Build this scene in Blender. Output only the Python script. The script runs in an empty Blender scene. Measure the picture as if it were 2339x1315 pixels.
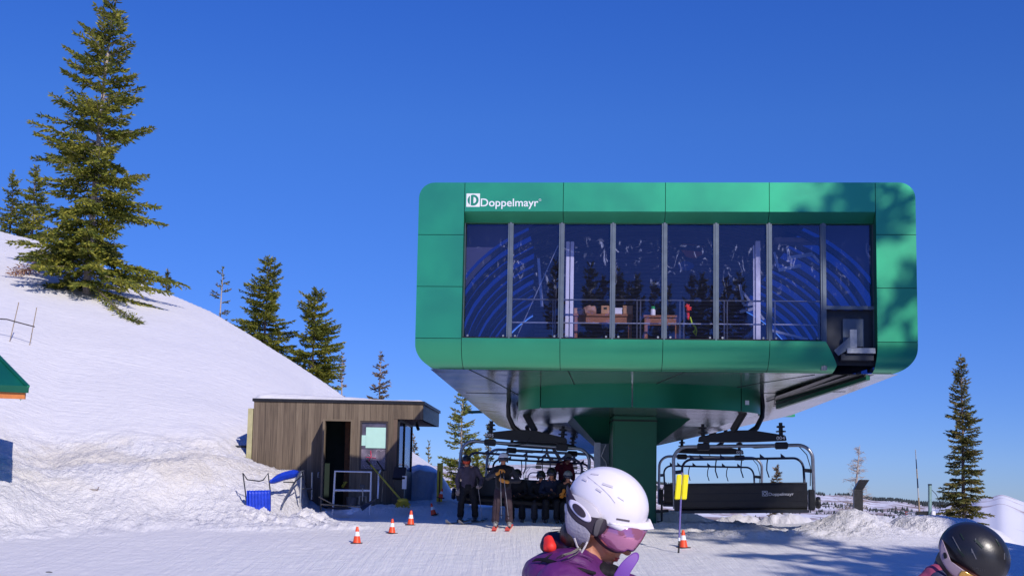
import bpy, bmesh, math, random
from mathutils import Vector, Matrix, noise
PI = math.pi
R = math.radians
random.seed(7)
V = Vector
scene = bpy.context.scene
COL = scene.collection

# ------------------------------------------------------------------ camera
F = 2700.0; EYE = 1.65
PITCH = math.atan(F / 26000.0); ROLL = 0.0187
CX, CY = 1169.5, 1115.0 - F * math.tan(PITCH)
fwd = V((0, math.cos(PITCH), math.sin(PITCH)))
r0 = V((1, 0, 0)); u0 = V((0, -math.sin(PITCH), math.cos(PITCH)))
rgt = r0 * math.cos(ROLL) + u0 * math.sin(ROLL)
upv = u0 * math.cos(ROLL) - r0 * math.sin(ROLL)
cam = bpy.data.objects.new('camera', bpy.data.cameras.new('camera'))
COL.objects.link(cam); scene.camera = cam
m3 = Matrix((rgt, upv, -fwd)).transposed()
cam.matrix_world = Matrix.Translation((0, 0, EYE)) @ m3.to_4x4()
cam.data.sensor_width = 36; cam.data.lens = 36 * F / 2339
cam.data.shift_y = (CY - 657.5) / 2339
cam.data.clip_end = 8000; cam.data.clip_start = 0.05

def ray(px, py):
    return (fwd * F + rgt * (px - CX) + upv * (CY - py)).normalized()
def P(px, py, Y):                       # point of the plane y=Y along a sight line
    d = ray(px, py); return V((0, 0, EYE)) + d * (Y / d.y)

# ------------------------------------------------------------------ helpers
def tag(o, label=None, cat=None, group=None, kind=None):
    if label: o['label'] = label
    if cat: o['category'] = cat
    if group: o['group'] = group
    if kind: o['kind'] = kind
    return o
def empty(name, loc=(0, 0, 0), label=None, cat=None, group=None):
    o = bpy.data.objects.new(name, None); COL.objects.link(o); o.location = loc
    o.empty_display_size = 0.2
    return tag(o, label, cat, group)
def offs(p):
    v = V((0, 0, 0))
    while p: v += p.location; p = p.parent
    return v
def copy_tree(o, parent=None):
    c = o.copy(); COL.objects.link(c)
    if parent: c.parent = parent
    for ch in [q for q in bpy.data.objects if q.parent == o]: copy_tree(ch, c)
    return c
def link_mesh(name, me, parent=None):
    o = bpy.data.objects.new(name, me); COL.objects.link(o)
    if parent: o.parent = parent
    return o

class MB:
    def __init__(s): s.v = []; s.f = []
    def add(s, vs, fs):
        n = len(s.v); s.v += [V(q) for q in vs]; s.f += [tuple(i + n for i in f) for f in fs]; return s
    def box(s, a, b):
        x0, y0, z0 = a; x1, y1, z1 = b
        return s.add([(x0,y0,z0),(x1,y0,z0),(x1,y1,z0),(x0,y1,z0),(x0,y0,z1),(x1,y0,z1),(x1,y1,z1),(x0,y1,z1)],
              [(0,3,2,1),(4,5,6,7),(0,1,5,4),(1,2,6,5),(2,3,7,6),(3,0,4,7)])
    def bar(s, a, b, w, h, up=(0, 0, 1)):       # rectangular bar from a to b
        a = V(a); b = V(b); d = (b - a).normalized(); x = d.cross(V(up))
        if x.length < 1e-4: x = d.cross(V((1, 0, 0)))
        x.normalize(); y = x.cross(d).normalized()
        vs = []
        for p in (a, b):
            for i, j in ((-1,-1),(1,-1),(1,1),(-1,1)): vs.append(p + x*i*w/2 + y*j*h/2)
        return s.add(vs, [(0,1,2,3),(7,6,5,4),(0,4,5,1),(1,5,6,2),(2,6,7,3),(3,7,4,0)])
    def tube(s, pts, r, seg=8, closed=False, caps=True):
        pts = [V(p) for p in pts]; n = len(pts)
        rs = r if isinstance(r, (list, tuple)) else [r]*n
        base = len(s.v); px = None
        for i, p in enumerate(pts):
            a = pts[i-1] if (i > 0 or closed) else p
            b = pts[(i+1) % n] if (i < n-1 or closed) else p
            d = (b - a).normalized()
            if px is None:
                px = d.cross(V((0, 0, 1)))
                if px.length < 0.1: px = d.cross(V((1, 0, 0)))
            px = (px - d * px.dot(d)).normalized(); py = d.cross(px)
            for k in range(seg):
                t = 2*PI*k/seg
                s.v.append(p + (px*math.cos(t) + py*math.sin(t)) * rs[i])
        m = n if closed else n-1
        for i in range(m):
            for k in range(seg):
                a = base + i*seg + k; b = base + i*seg + (k+1) % seg
                c = base + ((i+1) % n)*seg + (k+1) % seg; d = base + ((i+1) % n)*seg + k
                s.f.append((a, b, c, d))
        if caps and not closed:
            s.f.append(tuple(base + k for k in reversed(range(seg))))
            s.f.append(tuple(base + (n-1)*seg + k for k in range(seg)))
        return s
    def lathe(s, prof, seg=24, c=(0, 0, 0), M=None):
        base = len(s.v); c = V(c); n = len(prof)
        for r, z in prof:
            for k in range(seg):
                t = 2*PI*k/seg; q = V((r*math.cos(t), r*math.sin(t), z))
                if M: q = M @ q
                s.v.append(q + c)
        for i in range(n-1):
            for k in range(seg):
                s.f.append((base+i*seg+k, base+i*seg+(k+1)%seg, base+(i+1)*seg+(k+1)%seg, base+(i+1)*seg+k))
        s.f.append(tuple(base+k for k in reversed(range(seg)))); s.f.append(tuple(base+(n-1)*seg+k for k in range(seg)))
        return s
    def ell(s, c, r, M=None, nu=16, nv=10):
        base = len(s.v); c = V(c)
        for j in range(nv+1):
            ph = PI*j/nv
            for i in range(nu):
                t = 2*PI*i/nu
                q = V((r[0]*math.sin(ph)*math.cos(t), r[1]*math.sin(ph)*math.sin(t), r[2]*math.cos(ph)))
                if M: q = M @ q
                s.v.append(c + q)
        for j in range(nv):
            for i in range(nu):
                s.f.append((base+j*nu+i, base+(j+1)*nu+i, base+(j+1)*nu+(i+1)%nu, base+j*nu+(i+1)%nu))
        return s
    def cap(s, a, ra, b, rb, seg=12):          # tapered capsule
        a = V(a); b = V(b); d = b - a; L = d.length
        if L < 1e-5: return s.ell(a, (ra, ra, ra))
        d = d/L; pts = []; rs = []
        for k in range(4):
            t = PI/2*(k/4); pts.append(a - d*ra*math.cos(t)); rs.append(max(ra*math.sin(t), .001))
        pts.append(a); rs.append(ra); pts.append(b); rs.append(rb)
        for k in range(1, 5):
            t = PI/2*(k/4); pts.append(b + d*rb*math.sin(t)); rs.append(max(rb*math.cos(t), .001))
        return s.tube(pts, rs, seg)
    def prism(s, poly, ax, t0, t1):            # polygon in the plane normal to axis ax, extruded
        n = len(poly); vs = []
        for t in (t0, t1):
            for a, b in poly:
                vs.append({'y': (a, t, b), 'x': (t, a, b), 'z': (a, b, t)}[ax])
        fs = [tuple(range(n)), tuple(reversed(range(n, 2*n)))]
        for i in range(n): fs.append((i, i+n, (i+1) % n + n, (i+1) % n))
        return s.add(vs, fs)
    def xf(s, M):
        s.v = [M @ q for q in s.v]; return s
    def build(s, name, mat=None, parent=None, smooth=False, bevel=0):
        o = offs(parent)
        me = bpy.data.meshes.new(name); me.from_pydata([q - o for q in s.v], [], s.f)
        bm = bmesh.new(); bm.from_mesh(me)
        bmesh.ops.recalc_face_normals(bm, faces=bm.faces)
        if bevel: bmesh.ops.bevel(bm, geom=[e for e in bm.edges if e.is_manifold and e.calc_face_angle(0) > .6], offset=bevel, segments=2, affect='EDGES', clamp_overlap=True)
        bm.to_mesh(me); bm.free()
        if smooth:
            me.shade_smooth()
            try: me.set_sharp_from_angle(angle=R(smooth if smooth > 1 else 40))
            except Exception: pass
        if mat: me.materials.append(mat)
        return link_mesh(name, me, parent)
    def blob(s, name, mat=None, parent=None, voxel=.015, it=4, disp=None):   # fuse into one continuous skin
        o = offs(parent)
        me = bpy.data.meshes.new(name); me.from_pydata([q - o for q in s.v], [], s.f)
        bm = bmesh.new(); bm.from_mesh(me); bmesh.ops.recalc_face_normals(bm, faces=bm.faces); bm.to_mesh(me); bm.free()
        t = bpy.data.objects.new('tmp', me); COL.objects.link(t)
        md = t.modifiers.new('r', 'REMESH'); md.mode = 'VOXEL'; md.voxel_size = voxel; md.use_smooth_shade = True
        if it:
            sm = t.modifiers.new('s', 'SMOOTH'); sm.iterations = it; sm.factor = .5
        dg = bpy.context.evaluated_depsgraph_get(); dg.update()
        me2 = bpy.data.meshes.new_from_object(t.evaluated_get(dg))
        bpy.data.objects.remove(t)
        if disp:
            for q in me2.vertices:
                q.co = disp(q.co.copy(), q.normal.copy())
        me2.shade_smooth(); me2.materials.clear()
        if mat: me2.materials.append(mat)
        me2.name = name
        return link_mesh(name, me2, parent)

# ------------------------------------------------------------------ materials
def newmat(name):
    m = bpy.data.materials.new(name); m.use_nodes = True
    nt = m.node_tree; b = nt.nodes['Principled BSDF']
    return m, nt, b
def N(nt, t, **kw):
    n = nt.nodes.new(t)
    for k, v in kw.items(): setattr(n, k, v)
    return n
def L(nt, a, b): nt.links.new(a, b)
def ramp(nt, src, stops):
    r = N(nt, 'ShaderNodeValToRGB'); el = r.color_ramp.elements
    while len(el) < len(stops): el.new(.5)
    for e, (p, c) in zip(el, stops):
        e.position = p; e.color = (c, c, c, 1) if not isinstance(c, tuple) else (*c, 1)
    L(nt, src, r.inputs[0]); return r
def M(name, col, rough=.5, metal=0, var=.12, scale=6, bump=0, bscale=60, spec=.5, coat=0, stretch=(1, 1, 1)):
    m, nt, b = newmat(name)
    tc = N(nt, 'ShaderNodeTexCoord'); mp = N(nt, 'ShaderNodeMapping'); mp.inputs['Scale'].default_value = stretch
    L(nt, tc.outputs['Object'], mp.inputs[0])
    nz = N(nt, 'ShaderNodeTexNoise'); nz.inputs['Scale'].default_value = scale; nz.inputs['Detail'].default_value = 5
    L(nt, mp.outputs[0], nz.inputs['Vector'])
    c1 = tuple(min(1, c*(1-var)) for c in col); c2 = tuple(min(1, c*(1+var)) for c in col)
    rp = ramp(nt, nz.outputs[0], [(.3, c1), (.7, c2)])
    L(nt, rp.outputs[0], b.inputs['Base Color'])
    rr = ramp(nt, nz.outputs[0], [(.3, max(0, rough*.9)), (.7, min(1, rough*1.12))]); L(nt, rr.outputs[0], b.inputs['Roughness'])
    b.inputs['Metallic'].default_value = metal
    b.inputs['Specular IOR Level'].default_value = spec
    b.inputs['Coat Weight'].default_value = coat; b.inputs['Coat Roughness'].default_value = .15
    if bump:
        n2 = N(nt, 'ShaderNodeTexNoise'); n2.inputs['Scale'].default_value = bscale; n2.inputs['Detail'].default_value = 6
        L(nt, mp.outputs[0], n2.inputs['Vector'])
        bp = N(nt, 'ShaderNodeBump'); bp.inputs['Strength'].default_value = bump; bp.inputs['Distance'].default_value = .02
        L(nt, n2.outputs[0], bp.inputs['Height']); L(nt, bp.outputs[0], b.inputs['Normal'])
    return m

mt = {}
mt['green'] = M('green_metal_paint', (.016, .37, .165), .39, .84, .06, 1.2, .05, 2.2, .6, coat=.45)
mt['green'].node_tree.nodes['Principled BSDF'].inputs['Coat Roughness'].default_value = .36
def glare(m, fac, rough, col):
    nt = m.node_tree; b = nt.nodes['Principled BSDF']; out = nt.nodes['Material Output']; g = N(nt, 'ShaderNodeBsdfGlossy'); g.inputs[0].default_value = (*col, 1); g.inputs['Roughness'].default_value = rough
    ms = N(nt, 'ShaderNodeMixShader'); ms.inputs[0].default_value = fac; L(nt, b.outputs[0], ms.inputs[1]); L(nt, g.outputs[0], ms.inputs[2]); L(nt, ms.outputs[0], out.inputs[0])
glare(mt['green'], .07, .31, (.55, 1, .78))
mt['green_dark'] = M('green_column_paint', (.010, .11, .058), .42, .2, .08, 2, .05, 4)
mt['drum'] = M('green_drum_shaded', (.010, .17, .08), .34, .55, .08, 1.2, .04, 3)  # station green darkened; the drum's shade is put into its colour
mt['seam'] = M('dark_seam', (.006, .02, .015), .7)
mt['steel'] = M('galvanised_steel', (.30, .32, .36), .38, .8, .12, 14)
mt['mullion'] = M('grey_aluminium', (.12, .15, .19), .45, .4, .08, 5)
mt['black'] = M('black_paint', (.012, .012, .014), .42, .2, .2, 10, .05, 20)
mt['blackplastic'] = M('black_plastic', (.009, .009, .011), .42, 0, .25, 9, .15, 40)
mt['darkmetal'] = M('dark_grey_metal', (.03, .034, .045), .4, .4, .15, 6)
mt['navybar'] = M('navy_bar', (.010, .016, .05), .4, .2)
mt['white'] = M('white_paint', (.75, .76, .78), .45, 0, .04)
mt['whitepost'] = M('white_post', (.7, .7, .74), .5, 0, .06)
mt['wood_lt'] = M('bench_wood', (.28, .11, .05), .6, 0, .25, 7, .1, 30, stretch=(1, 6, 6))
mt['card'] = M('cardboard', (.48, .26, .13), .8, 0, .12, 5)
mt['orange'] = M('cone_orange', (.85, .075, .015), .45, 0, .08)
mt['conewhite'] = M('cone_collar', (.8, .8, .8), .35, 0, .05)
mt['conebase'] = M('cone_base', (.05, .02, .015), .7)
mt['yellow'] = M('sign_yellow', (.85, .74, .0), .5, 0, .03)
mt['yellow_dull'] = M('dull_yellow', (.45, .36, .03), .6, 0, .15)
mt['blue'] = M('blue_plastic', (.012, .05, .52), .38, 0, .15, 8)
mt['purplepole'] = M('lilac_bamboo', (.16, .13, .36), .5, 0, .2, 30)
mt['bamboo'] = M('bamboo', (.30, .22, .13), .6, 0, .3, 20)
mt['skin'] = M('skin', (.50, .21, .12), .5, 0, .08, 20)
mt['lips'] = M('lips', (.45, .05, .04), .4)
mt['red'] = M('red_cloth', (.8, .03, .02), .6, 0, .1)
mt['rope'] = M('rope', (.05, .04, .04), .8)
mt['rubber'] = M('rubber', (.015, .015, .018), .7)
def cloth(name, col, rough=.75, b=.25, s=22): return M(name, col, rough, 0, .2, 9, b, s, .3)

def m_snow():
    m, nt, b = newmat('snow')
    geo = N(nt, 'ShaderNodeNewGeometry'); sep = N(nt, 'ShaderNodeSeparateXYZ'); L(nt, geo.outputs['Position'], sep.inputs[0])
    def nz(scale, detail=6, st=None, rough=.6):
        n = N(nt, 'ShaderNodeTexNoise'); n.inputs['Scale'].default_value = scale; n.inputs['Detail'].default_value = detail
        n.inputs['Roughness'].default_value = rough
        if st:
            mp = N(nt, 'ShaderNodeMapping'); mp.inputs['Scale'].default_value = st[0]; mp.inputs['Rotation'].default_value = st[1]
            L(nt, geo.outputs['Position'], mp.inputs[0]); L(nt, mp.outputs[0], n.inputs['Vector'])
        else: L(nt, geo.outputs['Position'], n.inputs['Vector'])
        return n
    def rng(out, lo, hi, lo2, hi2):
        r = N(nt, 'ShaderNodeMapRange'); r.inputs['From Min'].default_value = lo; r.inputs['From Max'].default_value = hi
        r.inputs['To Min'].default_value = lo2; r.inputs['To Max'].default_value = hi2; r.interpolation_type = 'SMOOTHSTEP'
        L(nt, out, r.inputs[0]); return r.outputs[0]
    def mul(a, c):
        q = N(nt, 'ShaderNodeMath', operation='MULTIPLY')
        for i, s in enumerate((a, c)):
            if isinstance(s, (int, float)): q.inputs[i].default_value = s
            else: L(nt, s, q.inputs[i])
        return q.outputs[0]
    def add(a, c):
        q = N(nt, 'ShaderNodeMath', operation='ADD'); L(nt, a, q.inputs[0]); L(nt, c, q.inputs[1]); return q.outputs[0]
    # old dirty snow on the cut bank
    d1 = nz(.55, 5); d2 = nz(3.0, 5)
    reg = mul(rng(sep.outputs['Y'], 26.5, 28.5, 0, 1), rng(sep.outputs['Y'], 33.5, 31.0, 0, 1))
    reg = mul(reg, rng(sep.outputs['X'], -3.8, -5.5, 0, 1))
    reg = mul(reg, rng(sep.outputs['Z'], 1.0, 1.9, 0, 1)); reg = mul(reg, rng(sep.outputs['Z'], 3.4, 2.6, 0, 1))
    dirt = mul(reg, rng(d1.outputs[0], .42, .62, 0, 1))
    grey = mul(rng(d2.outputs[0], .35, .75, 0, 1), .30)
    mx = N(nt, 'ShaderNodeMixRGB'); L(nt, grey, mx.inputs[0])
    mx.inputs[1].default_value = (.77, .745, .745, 1); mx.inputs[2].default_value = (.62, .615, .65, 1)
    mx2 = N(nt, 'ShaderNodeMixRGB'); L(nt, mul(dirt, .38), mx2.inputs[0]); L(nt, mx.outputs[0], mx2.inputs[1]); mx2.inputs[2].default_value = (.66, .58, .43, 1)
    L(nt, mx2.outputs[0], b.inputs['Base Color'])
    b.inputs['Roughness'].default_value = .55; b.inputs['Specular IOR Level'].default_value = .25
    # relief: ski tracks on the flat, wind ripple on the slope, crumbs on the bank, corduroy near
    flat = rng(sep.outputs['Z'], 1.5, 1.0, 0, 1)
    tracks = nz(1.0, 4, ((7, .22, 1), (0, 0, R(68))), .7)
    tracks2 = nz(1.0, 4, ((9, .20, 1), (0, 0, R(28))), .7)
    fine = nz(26, 5); mid = nz(5, 6)
    wind = nz(1.0, 5, ((.55, 5.5, 4), (R(25), 0, R(-25))), .6)
    wv = N(nt, 'ShaderNodeTexWave'); wv.inputs['Scale'].default_value = 4.2; wv.inputs['Distortion'].default_value = .4
    mp = N(nt, 'ShaderNodeMapping'); mp.inputs['Rotation'].default_value = (0, 0, R(-28)); L(nt, geo.outputs['Position'], mp.inputs[0]); L(nt, mp.outputs[0], wv.inputs['Vector'])
    cord = mul(mul(wv.outputs[1], rng(sep.outputs['X'], 1.0, 2.5, 0, .8)), rng(sep.outputs['Y'], 27, 24, 0, 1))
    h = mul(mul(tracks.outputs[0], flat), .62)
    h = add(h, mul(mul(tracks2.outputs[0], flat), .5))
    h = add(h, mul(cord, .35))
    h = add(h, mul(fine.outputs[0], .2)); h = add(h, mul(mid.outputs[0], .7))
    h = add(h, mul(mul(wind.outputs[0], rng(sep.outputs['Z'], 2.2, 3.6, 0, 1)), .85))
    la = N(nt, 'ShaderNodeAttribute', attribute_name='lumpy'); vo = N(nt, 'ShaderNodeTexVoronoi'); vo.inputs['Scale'].default_value = 5.5; vo.inputs['Detail'].default_value = 2.5; vo.inputs['Roughness'].default_value = .7
    wp = N(nt, 'ShaderNodeVectorMath', operation='MULTIPLY_ADD'); L(nt, mid.outputs[1], wp.inputs[0]); wp.inputs[1].default_value = (.25, .25, .25); L(nt, geo.outputs['Position'], wp.inputs[2]); L(nt, wp.outputs[0], vo.inputs['Vector'])
    h = add(h, mul(mul(vo.outputs[0], la.outputs['Fac']), -1.3))
    bp = N(nt, 'ShaderNodeBump'); bp.inputs['Strength'].default_value = .55; bp.inputs['Distance'].default_value = .10
    L(nt, h, bp.inputs['Height']); L(nt, bp.outputs[0], b.inputs['Normal'])
    return m
mt['snow'] = m_snow()

def m_far(name, shrub, patch=.5):
    m, nt, b = newmat(name)
    geo = N(nt, 'ShaderNodeNewGeometry')
    a = N(nt, 'ShaderNodeTexNoise'); a.inputs['Scale'].default_value = .012*patch; a.inputs['Detail'].default_value = 8; a.inputs['Roughness'].default_value = .65
    c = N(nt, 'ShaderNodeTexNoise'); c.inputs['Scale'].default_value = .09; c.inputs['Detail'].default_value = 6
    for n in (a, c): L(nt, geo.outputs['Position'], n.inputs['Vector'])
    q = N(nt, 'ShaderNodeMath', operation='MULTIPLY_ADD'); L(nt, c.outputs[0], q.inputs[0]); q.inputs[1].default_value = .45; L(nt, a.outputs[0], q.inputs[2])
    lo = .76 - shrub
    rp = ramp(nt, q.outputs[0], [(lo, (.76, .75, .79)), (lo+.07, (.40, .33, .33)), (lo+.20, (.20, .15, .14))])
    L(nt, rp.outputs[0], b.inputs['Base Color']); b.inputs['Roughness'].default_value = .9; b.inputs['Specular IOR Level'].default_value = .05
    return m
mt['far'] = m_far('far_hillside', .06, 3.0)
mt['near_hill'] = m_far('near_hillside', -.045, 2.2)

def m_foliage(name, c1, c2, c3):
    m, nt, b = newmat(name)
    geo = N(nt, 'ShaderNodeNewGeometry'); nz = N(nt, 'ShaderNodeTexNoise'); nz.inputs['Scale'].default_value = 1.3; nz.inputs['Detail'].default_value = 3
    L(nt, geo.outputs['Position'], nz.inputs['Vector'])
    ad = N(nt, 'ShaderNodeMath', operation='MULTIPLY_ADD'); L(nt, geo.outputs['Random Per Island'], ad.inputs[0]); ad.inputs[1].default_value = .45; L(nt, nz.outputs[0], ad.inputs[2])
    rp = ramp(nt, ad.outputs[0], [(.42, c1), (.72, c2), (.95, c3)])
    L(nt, rp.outputs[0], b.inputs['Base Color']); b.inputs['Roughness'].default_value = .6
    b.inputs['Specular IOR Level'].default_value = .3
    tr = N(nt, 'ShaderNodeBsdfTranslucent'); L(nt, rp.outputs[0], tr.inputs[0]); ms = N(nt, 'ShaderNodeMixShader'); ms.inputs[0].default_value = .22
    out = nt.nodes['Material Output']; L(nt, b.outputs[0], ms.inputs[1]); L(nt, tr.outputs[0], ms.inputs[2]); L(nt, ms.outputs[0], out.inputs[0])
    return m
mt['fol'] = m_foliage('spruce_needles', (.055, .085, .018), (.20, .22, .030), (.36, .33, .05))
mt['fol_cool'] = m_foliage('fir_needles', (.045, .065, .025), (.15, .155, .035), (.30, .22, .07))
mt['fol_dry'] = m_foliage('dry_needles', (.10, .08, .045), (.20, .15, .08), (.30, .22, .14))
mt['fol_brown'] = m_foliage('dead_needles', (.22, .10, .05), (.40, .17, .08), (.48, .30, .2))
mt['bark'] = M('bark', (.20, .15, .125), .85, 0, .3, 12, .4, 25, stretch=(3, 3, 1))
mt['bark_pale'] = M('pale_bark', (.42, .35, .30), .85, 0, .3, 12, .4, 25, stretch=(3, 3, 1))

def m_planks():
    m, nt, b = newmat('weathered_boards')
    tc = N(nt, 'ShaderNodeTexCoord'); sp = N(nt, 'ShaderNodeSeparateXYZ'); L(nt, tc.outputs['Object'], sp.inputs[0])
    ad = N(nt, 'ShaderNodeMath', operation='ADD'); L(nt, sp.outputs[0], ad.inputs[0]); L(nt, sp.outputs[1], ad.inputs[1])
    dv = N(nt, 'ShaderNodeMath', operation='DIVIDE'); L(nt, ad.outputs[0], dv.inputs[0]); dv.inputs[1].default_value = .17
    fl = N(nt, 'ShaderNodeMath', operation='FLOOR'); L(nt, dv.outputs[0], fl.inputs[0])
    fr = N(nt, 'ShaderNodeMath', operation='FRACT'); L(nt, dv.outputs[0], fr.inputs[0])
    wn = N(nt, 'ShaderNodeTexWhiteNoise', noise_dimensions='1D'); L(nt, fl.outputs[0], wn.inputs['W'])
    cb = N(nt, 'ShaderNodeCombineXYZ'); L(nt, dv.outputs[0], cb.inputs[0]); L(nt, fl.outputs[0], cb.inputs[1]); L(nt, sp.outputs[2], cb.inputs[2])
    mp = N(nt, 'ShaderNodeMapping'); mp.inputs['Scale'].default_value = (4, 3.7, .8); L(nt, cb.outputs[0], mp.inputs[0])
    g = N(nt, 'ShaderNodeTexNoise'); g.inputs['Scale'].default_value = 1.6; g.inputs['Detail'].default_value = 7; g.inputs['Distortion'].default_value = .6; L(nt, mp.outputs[0], g.inputs['Vector'])
    mx = N(nt, 'ShaderNodeMath', operation='MULTIPLY_ADD'); L(nt, wn.outputs[0], mx.inputs[0]); mx.inputs[1].default_value = .30; L(nt, g.outputs[0], mx.inputs[2])
    rp = ramp(nt, mx.outputs[0], [(.33, (.075, .054, .038)), (.60, (.14, .102, .070)), (.9, (.20, .152, .105))])
    gr = ramp(nt, fr.outputs[0], [(0, 0.15), (.05, 1.0), (.95, 1.0)])
    gr.color_ramp.elements[0].position = .0
    mm = N(nt, 'ShaderNodeMixRGB', blend_type='MULTIPLY'); mm.inputs[0].default_value = 1; L(nt, rp.outputs[0], mm.inputs[1]); L(nt, gr.outputs[0], mm.inputs[2])
    L(nt, mm.outputs[0], b.inputs['Base Color']); b.inputs['Roughness'].default_value = .8
    bp = N(nt, 'ShaderNodeBump'); bp.inputs['Strength'].default_value = .4; bp.inputs['Distance'].default_value = .02; L(nt, gr.outputs[0], bp.inputs['Height']); L(nt, bp.outputs[0], b.inputs['Normal'])
    return m
mt['planks'] = m_planks()

def m_soffit():
    m, nt, b = newmat('brushed_soffit_panels')
    geo = N(nt, 'ShaderNodeNewGeometry'); mp = N(nt, 'ShaderNodeMapping'); mp.inputs['Rotation'].default_value = (0, 0, -.073)
    L(nt, geo.outputs['Position'], mp.inputs[0]); sp = N(nt, 'ShaderNodeSeparateXYZ'); L(nt, mp.outputs[0], sp.inputs[0])
    dv = N(nt, 'ShaderNodeMath', operation='DIVIDE'); L(nt, sp.outputs[1], dv.inputs[0]); dv.inputs[1].default_value = .62
    fr = N(nt, 'ShaderNodeMath', operation='FRACT'); L(nt, dv.outputs[0], fr.inputs[0])
    gr = ramp(nt, fr.outputs[0], [(0, .35), (.035, 1.0)])
    nz = N(nt, 'ShaderNodeTexNoise'); nz.inputs['Scale'].default_value = .35; nz.inputs['Detail'].default_value = 3; L(nt, geo.outputs['Position'], nz.inputs['Vector'])
    rp = ramp(nt, nz.outputs[0], [(.36, (.20, .36, .30)), (.62, (.52, .56, .55))])
    mm = N(nt, 'ShaderNodeMixRGB', blend_type='MULTIPLY'); mm.inputs[0].default_value = 1; L(nt, rp.outputs[0], mm.inputs[1]); L(nt, gr.outputs[0], mm.inputs[2])
    L(nt, mm.outputs[0], b.inputs['Base Color']); b.inputs['Metallic'].default_value = .85; b.inputs['Roughness'].default_value = .15
    n2 = N(nt, 'ShaderNodeTexNoise'); n2.inputs['Scale'].default_value = 1.4; n2.inputs['Detail'].default_value = 2; L(nt, geo.outputs['Position'], n2.inputs['Vector'])
    a2 = N(nt, 'ShaderNodeMath', operation='MULTIPLY_ADD'); L(nt, gr.outputs[0], a2.inputs[0]); a2.inputs[1].default_value = .3; L(nt, n2.outputs[0], a2.inputs[2])
    bp = N(nt, 'ShaderNodeBump'); bp.inputs['Strength'].default_value = .25; bp.inputs['Distance'].default_value = .03; L(nt, a2.outputs[0], bp.inputs['Height']); L(nt, bp.outputs[0], b.inputs['Normal'])
    return m
mt['soffit'] = m_soffit()

def m_glass(name, tint, gloss, scuff_glint=False, rough=.01, gcol=(.75, .75, 1)):
    m = bpy.data.materials.new(name); m.use_nodes = True; nt = m.node_tree
    nt.nodes.remove(nt.nodes['Principled BSDF']); out = nt.nodes['Material Output']
    t = N(nt, 'ShaderNodeBsdfTransparent'); t.inputs[0].default_value = (*tint, 1)
    g = N(nt, 'ShaderNodeBsdfGlossy'); g.inputs[0].default_value = (*gcol, 1); g.inputs['Roughness'].default_value = rough
    geo = N(nt, 'ShaderNodeNewGeometry')
    nz = N(nt, 'ShaderNodeTexNoise'); nz.inputs['Scale'].default_value = .9; nz.inputs['Detail'].default_value = 2; L(nt, geo.outputs['Position'], nz.inputs['Vector'])
    bp = N(nt, 'ShaderNodeBump'); bp.inputs['Strength'].default_value = .05; bp.inputs['Distance'].default_value = .02; L(nt, nz.outputs[0], bp.inputs['Height']); L(nt, bp.outputs[0], g.inputs['Normal'])
    ms = N(nt, 'ShaderNodeMixShader'); ms.inputs[0].default_value = gloss
    L(nt, t.outputs[0], ms.inputs[1]); L(nt, g.outputs[0], ms.inputs[2])
    last = ms.outputs[0]
    if scuff_glint:  # film scuffs, with their white sparkle painted in as pale diffuse patches
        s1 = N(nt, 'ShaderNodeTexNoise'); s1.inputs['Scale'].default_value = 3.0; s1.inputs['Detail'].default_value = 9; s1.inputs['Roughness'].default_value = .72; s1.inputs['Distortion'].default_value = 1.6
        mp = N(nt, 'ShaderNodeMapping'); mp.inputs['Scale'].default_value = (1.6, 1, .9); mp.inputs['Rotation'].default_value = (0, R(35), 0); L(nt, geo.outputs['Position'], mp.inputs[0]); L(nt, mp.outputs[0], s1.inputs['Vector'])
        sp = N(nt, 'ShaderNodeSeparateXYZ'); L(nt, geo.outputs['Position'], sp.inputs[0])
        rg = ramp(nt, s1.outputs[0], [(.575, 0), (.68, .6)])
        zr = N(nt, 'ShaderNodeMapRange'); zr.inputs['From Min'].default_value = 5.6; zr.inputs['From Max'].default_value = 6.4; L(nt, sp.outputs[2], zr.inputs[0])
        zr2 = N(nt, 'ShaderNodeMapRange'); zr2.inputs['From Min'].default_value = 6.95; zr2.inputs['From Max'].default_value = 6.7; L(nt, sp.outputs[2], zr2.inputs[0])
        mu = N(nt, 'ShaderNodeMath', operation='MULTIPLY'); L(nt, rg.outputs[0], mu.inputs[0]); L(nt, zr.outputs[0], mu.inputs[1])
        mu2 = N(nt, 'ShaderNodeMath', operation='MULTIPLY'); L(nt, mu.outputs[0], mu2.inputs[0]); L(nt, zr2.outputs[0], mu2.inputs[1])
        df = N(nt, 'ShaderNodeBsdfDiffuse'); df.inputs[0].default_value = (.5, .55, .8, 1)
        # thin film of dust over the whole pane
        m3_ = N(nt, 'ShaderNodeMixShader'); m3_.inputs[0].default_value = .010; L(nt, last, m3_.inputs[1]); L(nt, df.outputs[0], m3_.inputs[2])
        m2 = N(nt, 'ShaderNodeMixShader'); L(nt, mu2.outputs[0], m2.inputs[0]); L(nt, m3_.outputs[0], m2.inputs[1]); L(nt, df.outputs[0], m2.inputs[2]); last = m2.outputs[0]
    L(nt, last, out.inputs[0]); return m
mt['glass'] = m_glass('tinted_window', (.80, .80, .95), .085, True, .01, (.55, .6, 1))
mt['hutglass'] = m_glass('hut_window', (.35, .45, .45), .4)
mt['ribskin'] = m_glass('blue_polycarbonate_sheet', (.050, .085, .23), .04, False, .15, (.3, .4, .8))
mt['rib'] = M('dark_arch_rib', (.012, .012, .035), .5)
mt['inner'] = M('dark_interior', (.035, .035, .085), .8)

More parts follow.
